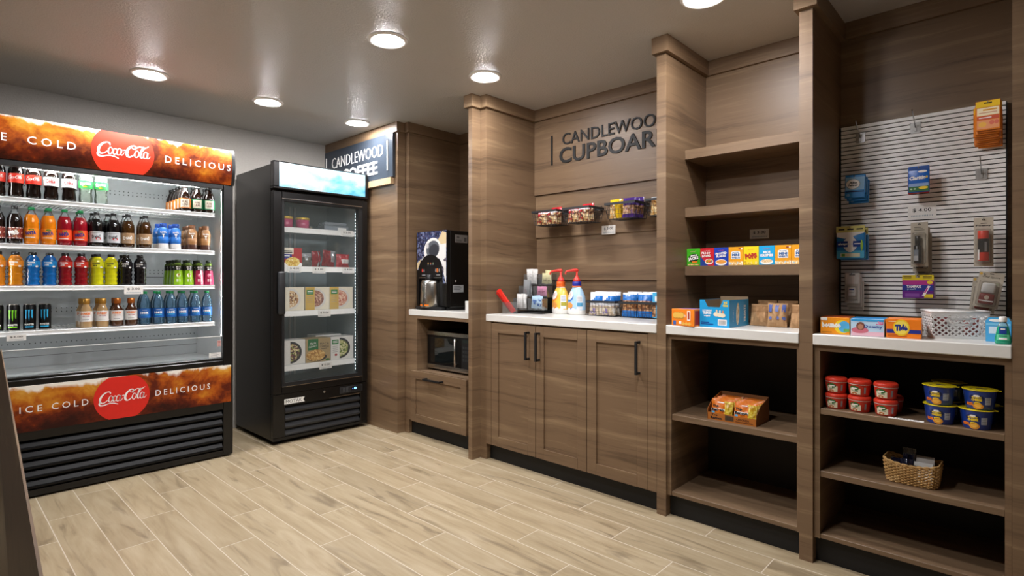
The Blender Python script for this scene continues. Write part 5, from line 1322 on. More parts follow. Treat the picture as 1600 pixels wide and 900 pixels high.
for n, y in enumerate((2.0035, 1.911)):
    cookie_pack('white cookie pack with blue corner, %s in the first worktop basket' % ('beside the creamer', 'beside the second basket')[n], y, wh, 2.909, seed=60 + n)
    cookie_pack('white cookie pack at the rear of the first worktop basket, %s' % ('creamer end', 'other end')[n], y, wh, 2.962, .148, seed=64 + n)
for n, y in enumerate((1.762, 1.658)):
    cookie_pack('blue and brown cookie pack in the long worktop basket, %s' % ('beside the white packs', 'beside the blue sleeve')[n], y, br, 2.906, seed=70 + n)
    cookie_pack('brown cookie pack at the rear of the long basket, %s' % ('beside the white packs', 'beside the blue sleeve')[n], y, br, 2.960, .15, seed=74 + n)
carton('wafer_box', 'upright light blue wafer box in the long basket next to the pilaster', 'box', (2.892, 1.577, CT + .006), FX, .042, .09, .148, mat('sky_carton', '#4fb0dd', .35), lambda mb, fa, w, h, d: (mb.rect(fa, -w * .5, h * .05, 0, h * .62, CK2, .0006), mb.rect(fa, -w * .1, h * .66, w * .4, h * .85, TWHITE, .0008)))
carton('wafer_box', 'light blue wafer box behind the upright one in the long basket', 'box', (2.892, 1.53, CT + .006), FX, .042, .09, .146, mat('sky_carton'), None)

# baskets hung on the board
GBH = 'black wire baskets hung on the board'
RB = 1.566
HB_ = []
for n, (y, lb) in enumerate(((2.407, 'hung wire basket of nut mix at the far end of the board'), (2.142, 'hung wire basket of nut mix next to the price card'), (1.812, 'hung wire basket of yellow and purple packs'), (1.532, 'hung wire basket half hidden by the sign bay pilaster'))):
    b = wire_basket('hanging_wire_basket', lb, (2.878, y, RB), FX, .214, .172, .10, GBH, taper=.016, nw=9, nd=7)
    mb = MB()
    for s in (-1, 1): mb.tube([(s * .08, .171, .098), (s * .08, .1765, .112), (s * .08, .1855, .116), (s * .08, .1855, .07)], .002, WIREB, 5)
    mb.build('hook', b, world=False)
MIX = noisy('nut_mix_print', ['#c9a06a', '#7a4a30', '#e6d2b0', '#a8342c', '#5a3424', '#d8c090'], 75); REDW = mat('red_wrap', '#c4202a', .25)
mixm = lambda u, v, s: REDW if v > .86 or (.55 < v < .72 and u < -.1) else (FILM if v > .72 else MIX)
def hung(label, x, y, m, w=.09, h=.115, tilt=-.15, seed=0, roll=0.0, g='snack packets in the hung baskets', d=.04, name='snack_packet'):
    return packet(name, label, 'snack', (x, y, RB + .006), FX, w, h, d, m, g, tilt, seed, None, roll, 'wrapper', .004, 12, 12)
for n, (yb, wn) in enumerate(((2.407, 'far nut mix basket'), (2.142, 'nut mix basket by the price card'))):
    for k, (dx, dy, h, tl) in enumerate(((.034, .045, .098, -.15), (.034, -.042, .10, -.12), (.084, .046, .108, -.05), (.084, -.044, .118, -.05), (.138, 0, .122, .0))):
        hung('nut mix packet, %s of the %s' % (('front far corner', 'front near corner', 'middle far side', 'middle near side', 'rear')[k], wn), 2.878 + dx, yb + dy, mixm, .085, h, tl, 80 + 7 * n + k)
YLW = mat('yellow_wrap', '#e3b81c', .25); PURW = mat('purple_wrap', '#46297a', .25); COOK = noisy('oat_cookie_print', ['#d9b070', '#c08c48', '#efd9a8', '#a87038'], 75); GRAN = noisy('granola_print', ['#c89a70', '#9a6a48', '#e0c0a0', '#7c5c80'], 75)
yel = lambda u, v, s: YLW if (v > .82 or u > .15) else (COOK if u < .1 else YLW)
pur = lambda u, v, s: PURW if v > .55 or v < .18 else GRAN
oat = lambda u, v, s: FILM if v > .8 else COOK
for k, (dx, dy) in enumerate(((.034, .050), (.084, .050), (.130, .048))): hung('yellow cookie packet in the hung basket, %s' % ('front', 'middle', 'rear')[k], 2.878 + dx, 1.812 + dy, yel, .082, .118 + .004 * k, -.08, 100 + k)
for k, (dx, dy) in enumerate(((.034, -.044), (.084, -.044), (.130, -.045))): hung('purple granola packet in the hung basket, %s' % ('front', 'middle', 'rear')[k], 2.878 + dx, 1.812 + dy, pur, .088, .118 + .006 * k, -.08, 110 + k)
for k, (dx, dy) in enumerate(((.034, .046), (.034, -.046), (.090, .046), (.090, -.046))): hung('oat cookie packet in the half hidden hung basket, %s' % ('front far side', 'front near side', 'rear far side', 'rear near side')[k], 2.878 + dx, 1.532 + dy, oat, .085, .105 + .006 * (k // 2), -.1, 120 + k)
price('price card on the board under the hung baskets', flatx(3.0645, 2.01, 1.52), (3.0645, 2.01, 1.491), .105, .058, '$ 3.00')

# ================================================================ cereal bay
def cereal(label, k, col, art):
    return carton('cereal_box', label, 'cereal box', (2.786, 1.2995 - .0743 * k, 1.2654), FX, .0735, .042, .0915, mat('cereal_' + col, '#' + col, .35), art, 'single serve cereal boxes on the wall shelf')
KE = ink('#d04a5a')
def kel(mb, fa, w, h, c=None): mb.text("Kellogg's", fa, 0, h * .84, w * .42, h * .075, c or KE, .0008, shear=.25, rot=.08, res=1)
CERL = noisy('cereal_print', ['#e8c07a', '#d98a3a', '#f3e0b0', '#7fb040'], 220); CHEX = noisy('square_cereal_print', ['#eec98a', '#e2b060', '#fff2dc', '#a9cfe6'], 160)
def a_jacks(mb, fa, w, h, d):
    kel(mb, fa, w, h, ink('#e88a9a')); mb.ell(fa, 0, h * .46, w * .40, h * .24, ink('#1c2a14'), .0006, rot=.2); mb.text('APPLE', fa, w * .02, h * .60, w * .5, h * .10, TWHITE, .0010, bold=.05, rot=.12, res=1); mb.text('JACKS', fa, 0, h * .42, w * .78, h * .22, TWHITE, .0010, bold=.06, rot=.15, res=1)
    mb.rect(fa, -w * .1, h * .20, w * .3, h * .27, ORI, .0010); mb.ell(fa, 0, 0.02 * h + .003, w * .46, h * .09, CERL, .0008, 16, 0, PI)
def a_loops(mb, fa, w, h, d):
    mb.poly(fa, [(-w * .49, .001), (w * .1, .001), (-w * .49, h * .55)], ink('#1f3f8f'), .0006); kel(mb, fa, w, h, TWHITE)
    mb.text('FROOT', fa, -w * .08, h * .72, w * .62, h * .14, TWHITE, .001, bold=.06, rot=-.05, res=1); mb.text('LOOPS', fa, -w * .05, h * .56, w * .62, h * .14, TWHITE, .001, bold=.06, rot=.05, res=1)
    mb.ell(fa, w * .15, h * .24, w * .30, h * .16, TWHITE, .0008); mb.ell(fa, w * .15, h * .26, w * .26, h * .11, noisy('loop_print', ['#e8502a', '#f0c02a', '#4a9a3a', '#7a4a9a', '#f08a2a'], 220), .001)
def a_flakes(mb, fa, w, h, d):
    kel(mb, fa, w, h); mb.text('FROSTED', fa, 0, h * .68, w * .80, h * .13, TWHITE, .001, bold=.05, rot=.08, res=1); mb.text('FLAKES', fa, 0, h * .53, w * .66, h * .13, TWHITE, .001, bold=.05, rot=.08, res=1)
    mb.ell(fa, 0, h * .18, w * .40, h * .17, TWHITE, .0008); mb.ell(fa, 0, h * .21, w * .34, h * .11, ink('#e89a3a'), .001)
def a_mini(mb, fa, w, h, d):
    mb.rect(fa, -w * .32, h * .34, w * .30, h * .70, TWHITE, .0006); mb.ell(fa, -w * .01, h * .70, w * .31, h * .08, TWHITE, .0006, 14, 0, PI)
    mb.text('FROSTED', fa, 0, h * .70, w * .44, h * .06, ink('#2f5f9a'), .001, bold=.03, res=1); mb.text('MINI', fa, 0, h * .57, w * .5, h * .14, ink('#2f5f9a'), .001, bold=.06, res=1); mb.text('WHEATS', fa, 0, h * .42, w * .56, h * .11, ink('#2f5f9a'), .001, bold=.05, res=1)
    mb.rect(fa, -w * .48, .001, w * .48, h * .20, CHEX, .0006); mb.rect(fa, w * .18, h * .86, w * .34, h * .92, ink('#8a2a2a'), .0006); mb.ell(fa, w * .40, h * .89, w * .05, h * .045, TWHITE, .0006)
def a_pops(mb, fa, w, h, d):
    kel(mb, fa, w, h); mb.text('POPS', fa, 0, h * .48, w * .78, h * .34, ink('#b8371f'), .001, bold=.10, rot=.1, res=1); mb.blobs(fa, -w * .42, h * .03, w * .42, h * .20, 20, .003, .006, [ink('#f2d878'), ink('#c9a030')], .0006, 3)
def a_rice(mb, fa, w, h, d):
    kel(mb, fa, w, h); mb.text('RICE', fa, .0, h * .66, w * .45, h * .14, TWHITE, .001, bold=.06, res=1); mb.text('KRISPIES', fa, .0, h * .50, w * .80, h * .14, TWHITE, .001, bold=.05, res=1)
    mb.ell(fa, 0, h * .16, w * .40, h * .14, TWHITE, .0008); mb.ell(fa, 0, h * .20, w * .34, h * .09, noisy('rice_print', ['#e8cfa0', '#d8b070', '#f3e4c8'], 260), .001)
cereal('green cereal box at the far end of the cereal row', 0, '3fae1f', a_jacks); cereal('red cereal box second in the cereal row', 1, 'cc2230', a_loops); cereal('dark blue cereal box third in the cereal row', 2, '1c3fae', a_flakes)
cereal('orange white cereal box between the dark blue and yellow boxes', 3, 'e8a01f', a_mini); cereal('yellow cereal box in the middle of the cereal row', 4, 'f0d520', a_pops); cereal('light blue cereal box next to the yellow one', 5, '1fa3dc', a_rice)
cereal('orange white cereal box next to the light blue one', 6, 'e8a01f', a_mini); cereal('orange white cereal box cut by the pilaster, end of the cereal row', 7, 'e8a01f', a_mini)
price('price card stuck on the back of the cereal bay', flatx(3.0285, 1.046, 1.436), (3.0285, 1.046, 1.41), .098, .050, '$ 3.00')

def a_ritz(mb, fa, w, h, d):
    for u in (-.30, -.18, -.05): mb.ell(fa, w * u, h * .62, w * .15, h * .20, ink('#c98a2e'), .0006 + .0003 * (u + .4)); mb.ell(fa, w * u - .002, h * .63, w * .12, h * .16, ink('#e6b64e'), .0010 + .0003 * (u + .4))
    mb.text('n', fa, w * .10, h * .60, w * .06, h * .16, TWHITE, .001, res=1); mb.rect(fa, w * .20, h * .34, w * .34, h * .90, TWHITE, .0008); mb.rect(fa, w * .23, h * .40, w * .31, h * .84, ink('#a8402a'), .001)
    mb.rect(fa, -w * .42, h * .06, -w * .30, h * .30, BLUI, .0008); mb.rect(fa, -w * .16, h * .12, -w * .06, h * .28, TWHITE, .0008)
    for u in (.02, .16, .30): mb.poly(fa, [(w * (u - .08), h * .14), (w * u, h * .02), (w * (u + .08), h * .14), (w * u, h * .26)], ink('#eab552'), .0008)
t = carton('cracker_box', 'orange cracker sandwich box at the far end of the cereal bay worktop', 'box', (2.556, 1.2475, CT), FX - .10, .124, .12, .083, mat('cracker_orange', '#ef8420', .35), a_ritz)
mb = MB().rect(flatside(.0622, .06, 0), -.052, .008, .052, .075, ink('#a32a24'), .0004); mb.build('side_print', t, world=False)
mb = MB().rect(flattop(0, 0, .083), -.05, .03, .05, .10, ink('#4a5fa8'), .0004); mb.build('top_print', t, world=False)

# blue display carton with a cut-out front
BLC = mat('display_blue', '#1f9bd6', .35); KRAFT = mat('kraft_inside', '#a08a6c', .7)
t = thing('display_carton', 'open light blue marshmallow treats carton with a notched front', 'carton', (2.592, 1.104, CT), FX, None)
w, d, h = .144, .243, .1305
ffr = flat(0, 0, 0)
mb = MB().prism([(-w / 2, 0), (w / 2, 0), (w / 2, h), (w * .30, h), (w * .18, h * .74), (-w * .22, h * .74), (-w * .34, h), (-w / 2, h)], ffr, -.0015, 0, BLC)
mb.box(w / 2 - .0015, .0016, 0, w / 2, d, h, BLC).box(-w / 2, .0016, 0, -w / 2 + .0015, d, h, BLC).box(-w / 2 + .0016, d - .0015, 0, w / 2 - .0016, d, h + .012, KRAFT).box(-w / 2 + .0016, .0016, 0, w / 2 - .0016, d - .0016, .0015, KRAFT)
mb.box(w / 2 - .0026, .0016, .002, w / 2 - .0016, d - .002, h - .002, KRAFT).box(-w / 2 + .0016, .0016, .002, -w / 2 + .0026, d - .002, h - .002, KRAFT)
mb.text('RICE KRISPIES', ffr, -.035, .080, .046, .008, TWHITE, .0006, bold=.03, res=1).text('TREATS', ffr, -.036, .068, .044, .014, TWHITE, .0006, bold=.06, res=1).text('original', ffr, -.036, .053, .030, .008, TWHITE, .0006, bold=.04, res=1)
TRT = ink('#e9dcc0')
for k, (u, v) in enumerate(((.010, .062), (.026, .060), (.040, .058))): mb.ell(ffr, u, v, .014, .010, TRT, .0006 + .0003 * k); mb.ell(ffr, u + .002, v + .016, .004, .007, [ink('#e8c8a0'), ink('#f0e0d0'), ink('#d98a5a')][k], .0012 + .0002 * k)
mb.text('25', ffr, .054, .117, .020, .014, YEL, .0006, bold=.05, res=1); mb.rect(ffr, .042, .100, .066, .107, YEL, .0006)
mb.rect(ffr, .018, .010, .060, .038, TWHITE, .0006)
for k in range(9): mb.rect(ffr, .021 + .004 * k, .014, .021 + .004 * k + (.0012, .0022)[k % 2], .035, INK, .0010)
for k in range(2): mb.rect(ffr, -.066, .012 + .008 * k, -.005 - .02 * k, .016 + .008 * k, DBF, .0006)
fs = flatside(w / 2, d / 2, 0)
mb.text('TREATS', lambda u, v, o: fs(v, u, o), .062, -.085, .085, .022, TWHITE, .0006, bold=.05, res=1) if False else None
rot90 = lambda u, v, o: fs(-v, u, o)
mb.text('TREATS', rot90, .062, -.070, .085, .026, TWHITE, .0006, bold=.05, res=1).text("Kellogg's", rot90, .055, .075, .055, .010, TWHITE, .0006, res=1)
mb.ell(fs, -.020, .062, .020, .054, TRT, .0006, rot=-.08)
mb.blobs(fs, -.034, .02, -.004, .11, 14, .004, .008, [ink('#f5ecd8'), ink('#d2b888')], .001, 7)
mb.build('carton', t, world=False)
TREAT = mat('treat_foil', '#2f7fc0', .3)
for k in range(4): packet('treat_bar', ('frontmost', 'second', 'third', 'rearmost')[k] + ' blue wrapped bar lying inside the notched carton', 'snack bar', (2.622 + .054 * k, 1.104, CT + .004), FX, .12, .042, .022, TREAT, 'wrapped bars in the notched carton', seed=140 + k, wr=.001, nu=6, nv=6)
# brown paper cookie bags
KB = mat('kraft_bag', '#b08a62', .75); KB2 = mat('kraft_bag_print', '#8f6a45', .75)
def bag(label, x, y, rz, art=None, h=.108, w=.092, tilt=-.22, seed=0):
    m = lambda u, v, s: KB2 if (art is None and .55 < v < .93) else KB
    return packet('paper_bag', label, 'paper bag', (x, y, CT + .001), rz, w, h, .05, m, 'brown paper bags in the cereal bay', tilt, seed, art, 0, 'bag', .006, 12, 12)
def a_bag(mb, fa, w, h):
    for u in (-.34, .0, .34): mb.rect(fa, w * (u - .09), h * .60, w * (u + .09), h * .93, ink('#4a5c9a'), .001, 4, 4)
    for u in (-.32, .05, .36): mb.ell(fa, w * u, h * .34, w * .09, h * .07, ink('#5a6ca8'), .002, 10)
bag('plain brown paper bag leaning beside the notched carton', 2.816, .972, FX, seed=150)
bag('brown paper bag with blue print standing in front of the others', 2.800, .886, FX + .12, a_bag, .116, .088, seed=151)
bag('brown paper bag cut by the pilaster at the end of the worktop', 2.800, .785, FX - .1, None, .112, seed=152)
for k in range(3): bag('brown paper bag in the rear row of bags, %s' % ('behind the plain one', 'behind the printed one', 'behind the last one')[k], 2.892 + .004 * k, .965 - .096 * k, FX, None, .124, .092, -.12, 160 + k)

# ramen carton on the shelf below
t = thing('ramen_carton', 'open orange brown ramen tray carton on the middle shelf', 'carton', (2.616, 1.0325, .5164), FX)
w, d = .232, .168
RC = mat('ramen_carton', '#a9631f', .6); RCS = mat('carton_kraft', '#8a5a30', .7)
mb = MB().box(-w / 2, 0, 0, w / 2, .002, .034, RC).box(-w / 2 + .0021, .0021, 0, w / 2 - .0021, d, .002, RCS).box(-w / 2 + .0021, d - .002, .0021, w / 2 - .0021, d, .112, RCS)
for s in (-1, 1): mb.prism([(0, 0), (d, 0), (d, .112), (.05, .085), (0, .050)], lambda u, v, o, s=s: Vector((s * (w / 2 - .002) + o, u, v)), 0 if s > 0 else -.002, .002 if s > 0 else 0, RCS if s > 0 else RC)
mb.text('Top', ffr, -.080, .024, .034, .010, INK, .0006, bold=.05, res=1).text('Ramen', ffr, -.072, .011, .056, .012, INK, .0006, bold=.05, res=1).text('CHICKEN', ffr, .052, .020, .060, .010, ink('#4a2410'), .0006, bold=.03, res=1).rect(ffr, .020, .007, .10, .010, ink('#4a2410'), .0006)
mb.rect(ffr, -.030, .006, .012, .030, ink('#5a4630'), .0006)
for k in range(9): mb.rect(ffr, -.027 + .004 * k, .009, -.0255 + .004 * k, .027, INK, .001)
mb.build('tray', t, world=False)
NOOD = noisy('noodle_print', ['#dcc23a', '#c9a020', '#f0dc6a', '#b88a18'], 130); RMO = mat('ramen_orange', '#d9741c', .3)
rm = lambda u, v, s: RMO if (u < .32 - .2 * (v - .5) or v > .9) else NOOD
def a_ram(mb, fa, w, h):
    mb.rect(fa, -w * .46, h * .38, w * .18, h * .50, TWHITE, .0008, 5); mb.text('Top', fa, -w * .26, h * .62, w * .34, h * .16, INK, .0012, bold=.06, res=1).text('Ramen', fa, -w * .14, h * .44, w * .58, h * .14, INK, .0014, bold=.06, res=1)
    mb.rect(fa, -w * .44, h * .16, -w * .28, h * .34, SKYI, .0010, 2); mb.rect(fa, -w * .2, h * .80, w * .10, h * .85, TWHITE, .0010, 3)
for r in range(5):
    for s in (0, 1):
        packet('ramen_packet', '%s ramen packet in the %s file of the tray carton' % (('front', 'second', 'third', 'fourth', 'rearmost')[r], ('far', 'near')[s]), 'ramen', (2.629 + .030 * r, 1.087 - .111 * s, .5186 + .005), FX, .106, .092 - .002 * (r % 2), .026, rm, 'ramen packets in the tray carton', -.28, 170 + 2 * r + s, a_ram if r == 0 else None, 0, 'wrapper', .003, 12, 12)

# ================================================================ slatted wall: hooks and hanging goods
PLATE_ = mat('hook_plate', '#a9a8a6', .3, .3)
def hook(label, y, z, L=.105, tilt=.55):
    t = thing('display_hook', label, 'hook', (3.0045, y, z), FX, 'wire hooks on the slatted wall')
    mb = MB().prism([(-.019, -.019), (-.015, -.024), (.015, -.024), (.019, -.019), (.019, .019), (.022, .023), (-.022, .023), (-.019, .019)], flat(0, 0, 0), .0005, .004, PLATE_)
    mb.prism([(-.004, -.016), (.004, -.016), (.004, .016), (-.004, .016)], flat(0, 0, 0), .004, .008, PLATE_).box(-.012, -.0052, -.014, -.007, -.004, .014, PLATE_).box(.007, -.0052, -.014, .012, -.004, .014, PLATE_)
    mb.build('plate', t, world=False)
    pts = [(0, -.008, 0), (0, -.008 - L * .5 * math.cos(tilt), L * .5 * math.sin(tilt)), (0, -.008 - L * math.cos(tilt), L * math.sin(tilt)), (0, -.008 - L * math.cos(tilt) - .004, L * math.sin(tilt) + .004)]
    MB().tube(pts, .0021, CHROME, 8).build('prong', t, world=False)
    return lambda s: Vector((3.0045 - .008 - L * s * math.cos(tilt), y, z + L * s * math.sin(tilt)))
hook('empty wire hook at the far upper corner of the slatted wall', .580, 1.857)
hook('empty wire hook in the middle of the top row', .370, 1.864)
hook('empty wire hook below the orange pouches', .1475, 1.630)
HK = 'retail packs hanging on the slatted wall'
def hang(p, name, label, w, h, d, build, rz=FX, roll=0.0, hole=.010, grp=None):
    """pack hanging from hook point p, hole just under its top edge"""
    t = thing(name, label, 'retail pack', (p.x, p.y, p.z - h + hole), rz, grp or HK)
    M = Matrix.Rotation(roll, 4, 'Y')
    build(t, w, h, d, M)
    return t
def face(M, y=0.0): return lambda u, v, o: M @ Vector((u, y - o, v))
# orange pouches
def b_pouch(t, w, h, d, M):
    mb = MB().box(-w / 2, 0, 0, w / 2, d, h, mat('pouch_orange', '#d97a20', .35), .0015, M=M)
    fa = face(M)
    mb.rect(fa, -w * .48, h * .78, w * .48, h * .985, ink('#ecc21a'), .0006).rect(fa, -w * .44, h * .50, w * .44, h * .76, ink('#f2e3c0'), .0006).rect(fa, -w * .44, h * .36, w * .44, h * .48, ink('#c9563a'), .0006).rect(fa, -w * .44, h * .05, w * .44, h * .34, ink('#e39a6a'), .0006)
    mb.rect(fa, -w * .16, h * .90, w * .16, h * .935, INK, .001)
    mb.rect(fa, -w * .20, h * .66, w * .36, h * .71, ink('#d89a2a'), .001); mb.rect(fa, -w * .36, h * .58, w * .36, h * .605, ink('#c98a6a'), .001); mb.rect(fa, -w * .36, h * .41, w * .14, h * .44, TWHITE, .001)
    mb.ell(fa, -w * .22, h * .20, w * .16, h * .09, ink('#e8b04a'), .001); mb.ell(fa, w * .15, h * .24, w * .10, h * .07, ink('#d9705a'), .001); mb.ell(fa, w * .34, h * .25, w * .09, h * .07, ink('#d9705a'), .0012)
    mb.build('pouch', t, world=False)
hp = hook('wire hook carrying the orange vitamin pouches', .123, 1.832, .122)
P0 = None
for k in range(10):
    s = .97 - .088 * k; p = hp(s); lb = ('frontmost', 'second', 'third', 'fourth', 'fifth', 'sixth', 'seventh', 'eighth', 'ninth', 'rearmost')[k] + ' orange and yellow vitamin pouch in the stack on the hook'
    if P0 is None: P0 = hang(p, 'vitamin_pouch', lb, .076, .118, .006, b_pouch, grp='orange vitamin pouches on one hook', hole=.012)
    else: dup(P0, lb, (p.x, p.y + (.006, -.004, .003, .008)[k % 4], p.z - .106 - .0005 * k), FX + (.05, -.04, .02)[k % 3])
def b_alka(t, w, h, d, M):
    mb = MB().box(-w / 2, 0, 0, w / 2, d, h, mat('alka_blue', '#2a86cf', .35), .002, M=M)
    fa = face(M); mb.rect(fa, -w * .46, h * .34, w * .46, h * .90, ink('#8fc0e6'), .0006).ell(fa, -w * .10, h * .60, w * .36, h * .22, INK, .001).ell(fa, -w * .10, h * .60, w * .345, h * .21, TWHITE, .0014)
    mb.text('Alka', fa, -w * .10, h * .66, w * .4, h * .09, INK, .0018, bold=.04, shear=.2, res=1).text('Seltzer', fa, -w * .10, h * .55, w * .5, h * .09, INK, .0018, bold=.04, shear=.2, res=1)
    mb.rect(fa, -w * .46, h * .25, w * .46, h * .29, ink('#141a4a'), .001); mb.ell(fa, -w * .32, h * .12, w * .09, h * .07, ink('#7ab0e0'), .001, 14)
    mb.build('pack', t, world=False)
hp = hook('wire hook carrying the blue tablet packs', .586, 1.610, .105)
P0 = hang(hp(.95), 'tablet_pack', 'blue tablet pack with white oval, front of its hook', .080, .105, .012, b_alka, roll=.03)
for k in (1, 2): p = hp(.95 - .2 * k); dup(P0, 'blue tablet pack %s on the hook' % ('behind the front one', 'third')[k - 1], (p.x, p.y - .004 * k, p.z - .095), FX - .06 * k)
def b_clar(t, w, h, d, M):
    mb = MB().box(-w / 2, 0, 0, w / 2, d, h, mat('allergy_blue', '#1f63bd', .3), .004, M=M, seg=2)
    fa = face(M); mb.rect(fa, -w * .46, h * .03, w * .46, h * .22, ink('#2f6b33'), .0006).rect(fa, -w * .46, h * .22, w * .46, h * .34, ink('#8aa6d2'), .0008).rect(fa, -w * .46, h * .84, w * .46, h * .97, ink('#1a4a96'), .0006)
    mb.text('Claritin', fa, -w * .06, h * .55, w * .78, h * .15, TWHITE, .001, bold=.05, shear=.2, rot=.04, res=1); mb.ell(fa, w * .18, h * .78, w * .22, h * .045, TWHITE, .001, 14); mb.ell(fa, w * .38, h * .56, w * .05, h * .05, ink('#c9b04a'), .001, 12); mb.ell(fa, w * .22, h * .16, w * .22, h * .055, YEL, .001, 14)
    for k in range(2): mb.ell(fa, -w * (.34 - .16 * k), h * .13, w * .06, h * .03, ink('#bcd8b4'), .001, 10)
    mb.build('pack', t, world=False)
hp = hook('wire hook carrying the allergy tablet pack', .3485, 1.617, .105)
hang(hp(.95), 'allergy_pack', 'blue and green allergy tablet pack, front of its hook', .0745, .112, .014, b_clar)
p = hp(.72); t = hang(p, 'allergy_pack', 'red edged pack just behind the blue and green allergy pack', .0745, .098, .014, lambda t, w, h, d, M: MB().box(-w / 2, 0, 0, w / 2, d, h, ink('#c0302a'), .004, M=M, seg=2).build('pack', t, world=False))
t.location.y += .0035; t.location.z -= .004
price('large price card on the slatted wall under the allergy pack', flatx(3.0045, .3477, 1.4907), (3.0045, .3477, 1.463), .101, .055, '$ 4.00')
def b_always(t, w, h, d, M):
    mb = MB().box(-w / 2, 0, 0, w / 2, d, h * .80, mat('pad_blue', '#1f7fc4', .3), .006, M=M, seg=2); mb.box(-w / 2, 0, h * .80, w / 2, .004, h, ink('#d8cf7a'), M=M)
    fa = face(M); mb.poly(fa, [(-w * .48, h * .68), (-w * .1, h * .60), (w * .15, h * .70), (w * .48, h * .78), (w * .48, h * .81), (-w * .48, h * .81)], TWHITE, .0008); mb.poly(fa, [(-w * .48, h * .02), (w * .48, h * .02), (w * .48, h * .24), (-w * .48, h * .26)], ink('#4fb4d8'), .0008)
    mb.ell(fa, 0, h * .44, w * .27, h * .24, ink('#1d3f8e'), .0010).ell(fa, 0, h * .44, w * .25, h * .225, ink('#d9e2ea'), .0013).ell(fa, 0, h * .58, w * .15, h * .13, TWHITE, .0016).ell(fa, 0, h * .32, w * .15, h * .12, TWHITE, .0018).rect(fa, -w * .48, h * .36, -w * .08, h * .54, DBF, .0020).rect(fa, w * .10, h * .36, w * .44, h * .54, DBF, .0020)
    mb.text('always', fa, -w * .26, h * .45, w * .34, h * .085, TWHITE, .0024, bold=.04, shear=.2, res=1); mb.rect(fa, w * .14, h * .44, w * .36, h * .47, TWHITE, .0024)
    mb.rect(fa, -w * .34, h * .06, w * .34, h * .17, ink('#e9e6c8'), .0016); mb.rect(fa, -w * .30, h * .075, -w * .18, h * .155, ink('#5a9a3a'), .0020); mb.ell(fa, w * .40, h * .40, w * .04, h * .17, ink('#a6d24a'), .0024, 12)
    for k in range(3): mb.rect(fa, -w * (.42 - .32 * k), h * .88, -w * (.20 - .32 * k), h * .92, INK, .001)
    mb.build('pack', t, world=False)
hp = hook('wire hook carrying the blue sanitary pads', .601, 1.409, .105, .2)
hang(hp(.93), 'sanitary_pad_pack', 'blue sanitary pad pack with yellow header strip, front one', .114, .150, .030, b_always)
p = hp(.55); hang(p, 'sanitary_pad_pack', 'blue pad pack behind the front sanitary pad pack', .112, .146, .03, b_always).location.y -= .006
# blister packs
BCARD = mat('blister_card', '#b3aa99', .5); BCLR = clear('blister_plastic', '#e4e0d6', .05, .07)
def blister(w, h, d, inner):
    def f(t, w_, h_, d_, M):
        mb = MB().box(-w / 2, 0, 0, w / 2, .0012, h, BCARD, M=M); fa = face(M); mb.rect(fa, -w * .08, h * .945, w * .08, h * .965, INK, .0004); inner[0](mb, fa, w, h); mb.build('card', t, world=False)
        mb = MB().box(-w * .40, -d, h * .06, w * .40, -.0008, h * .76, BCLR, .006, M=M, seg=2); mb.build('blister', t, world=False)
        mb = MB(); inner[1](mb, w, h, d, M); mb.build('product', t, world=False)
    return f
def i_dark(mb, fa, w, h):
    for k in range(3): mb.rect(fa, -w * .3, h * (.82 + .03 * k), w * (.3 - .1 * k), h * (.832 + .03 * k), ink('#5a5448'), .0006)
def p_dark(mb, w, h, d, M):
    T_ = M @ Matrix.Translation((-.004, -d * .5, h * .085))
    mb.lathe([(.0125, 0), (.0135, .003), (.0135, .070), (.008, .078), (.0095, .080), (.0095, .112), (.008, .114)], BLACK, 18, M=T_)
    mb.rect(lambda u, v, o: T_ @ Vector((.0135 * math.sin(u / .0135 - .5) * 1.03, -.0135 * math.cos(u / .0135 - .5) * 1.03, v)), -.009, .008, .011, .055, ink('#8f98a2'), .0006, 6); mb.rect(lambda u, v, o: T_ @ Vector((.0135 * math.sin(u / .0135 - .5) * 1.06, -.0135 * math.cos(u / .0135 - .5) * 1.06, v)), -.008, .010, .010, .030, ink('#c9ced2'), .0006, 6)
hp = hook('wire hook carrying the dark spray bottle packs', .346, 1.376, .105)
B1 = blister(.060, .190, .030, (i_dark, p_dark))
P0 = hang(hp(.95), 'blister_pack', 'blister pack with a small black bottle, front of its hook', .060, .190, .030, B1)
for k in (1, 2): p = hp(.95 - .38 * k); dup(P0, 'blister pack with a small black bottle, %s on the hook' % ('second', 'third')[k - 1], (p.x, p.y - .003 * k, p.z - .180), FX - .03 * k)
def i_foam(mb, fa, w, h): mb.text('Foamy', fa, 0, h * .835, w * .80, h * .045, INK, .0006, bold=.03, res=1); mb.rect(fa, -w * .15, h * .875, w * .2, h * .888, INK, .0006)
def p_foam(mb, w, h, d, M):
    T_ = M @ Matrix.Translation((0, -d * .5, h * .11)); RF = mat('foam_red', '#d2361f', .3)
    mb.lathe([(.0165, 0), (.0172, .002), (.0172, .034), (.0172, .088), (.0175, .090), (.0175, .118), (.0165, .120)], [RF, RF, BLACK, RF, RF, RF], 22, M=T_)
    mb.rect(lambda u, v, o: T_ @ Vector((.0177 * math.sin(u / .0172 - .9), -.0177 * math.cos(u / .0172 - .9), v)), -.005, .004, .004, .044, TWHITE, .0006, 4); mb.rect(lambda u, v, o: T_ @ Vector((.0177 * math.sin(u / .0172 + .5), -.0177 * math.cos(u / .0172 + .5), v)), -.004, .036, .004, .075, TGREY, .0006, 4)
hp = hook('wire hook carrying the shaving foam pack', .137, 1.380, .105)
hang(hp(.95), 'blister_pack', 'shaving foam blister pack with a red and black can', .060, .196, .038, blister(.060, .196, .038, (i_foam, p_foam)))
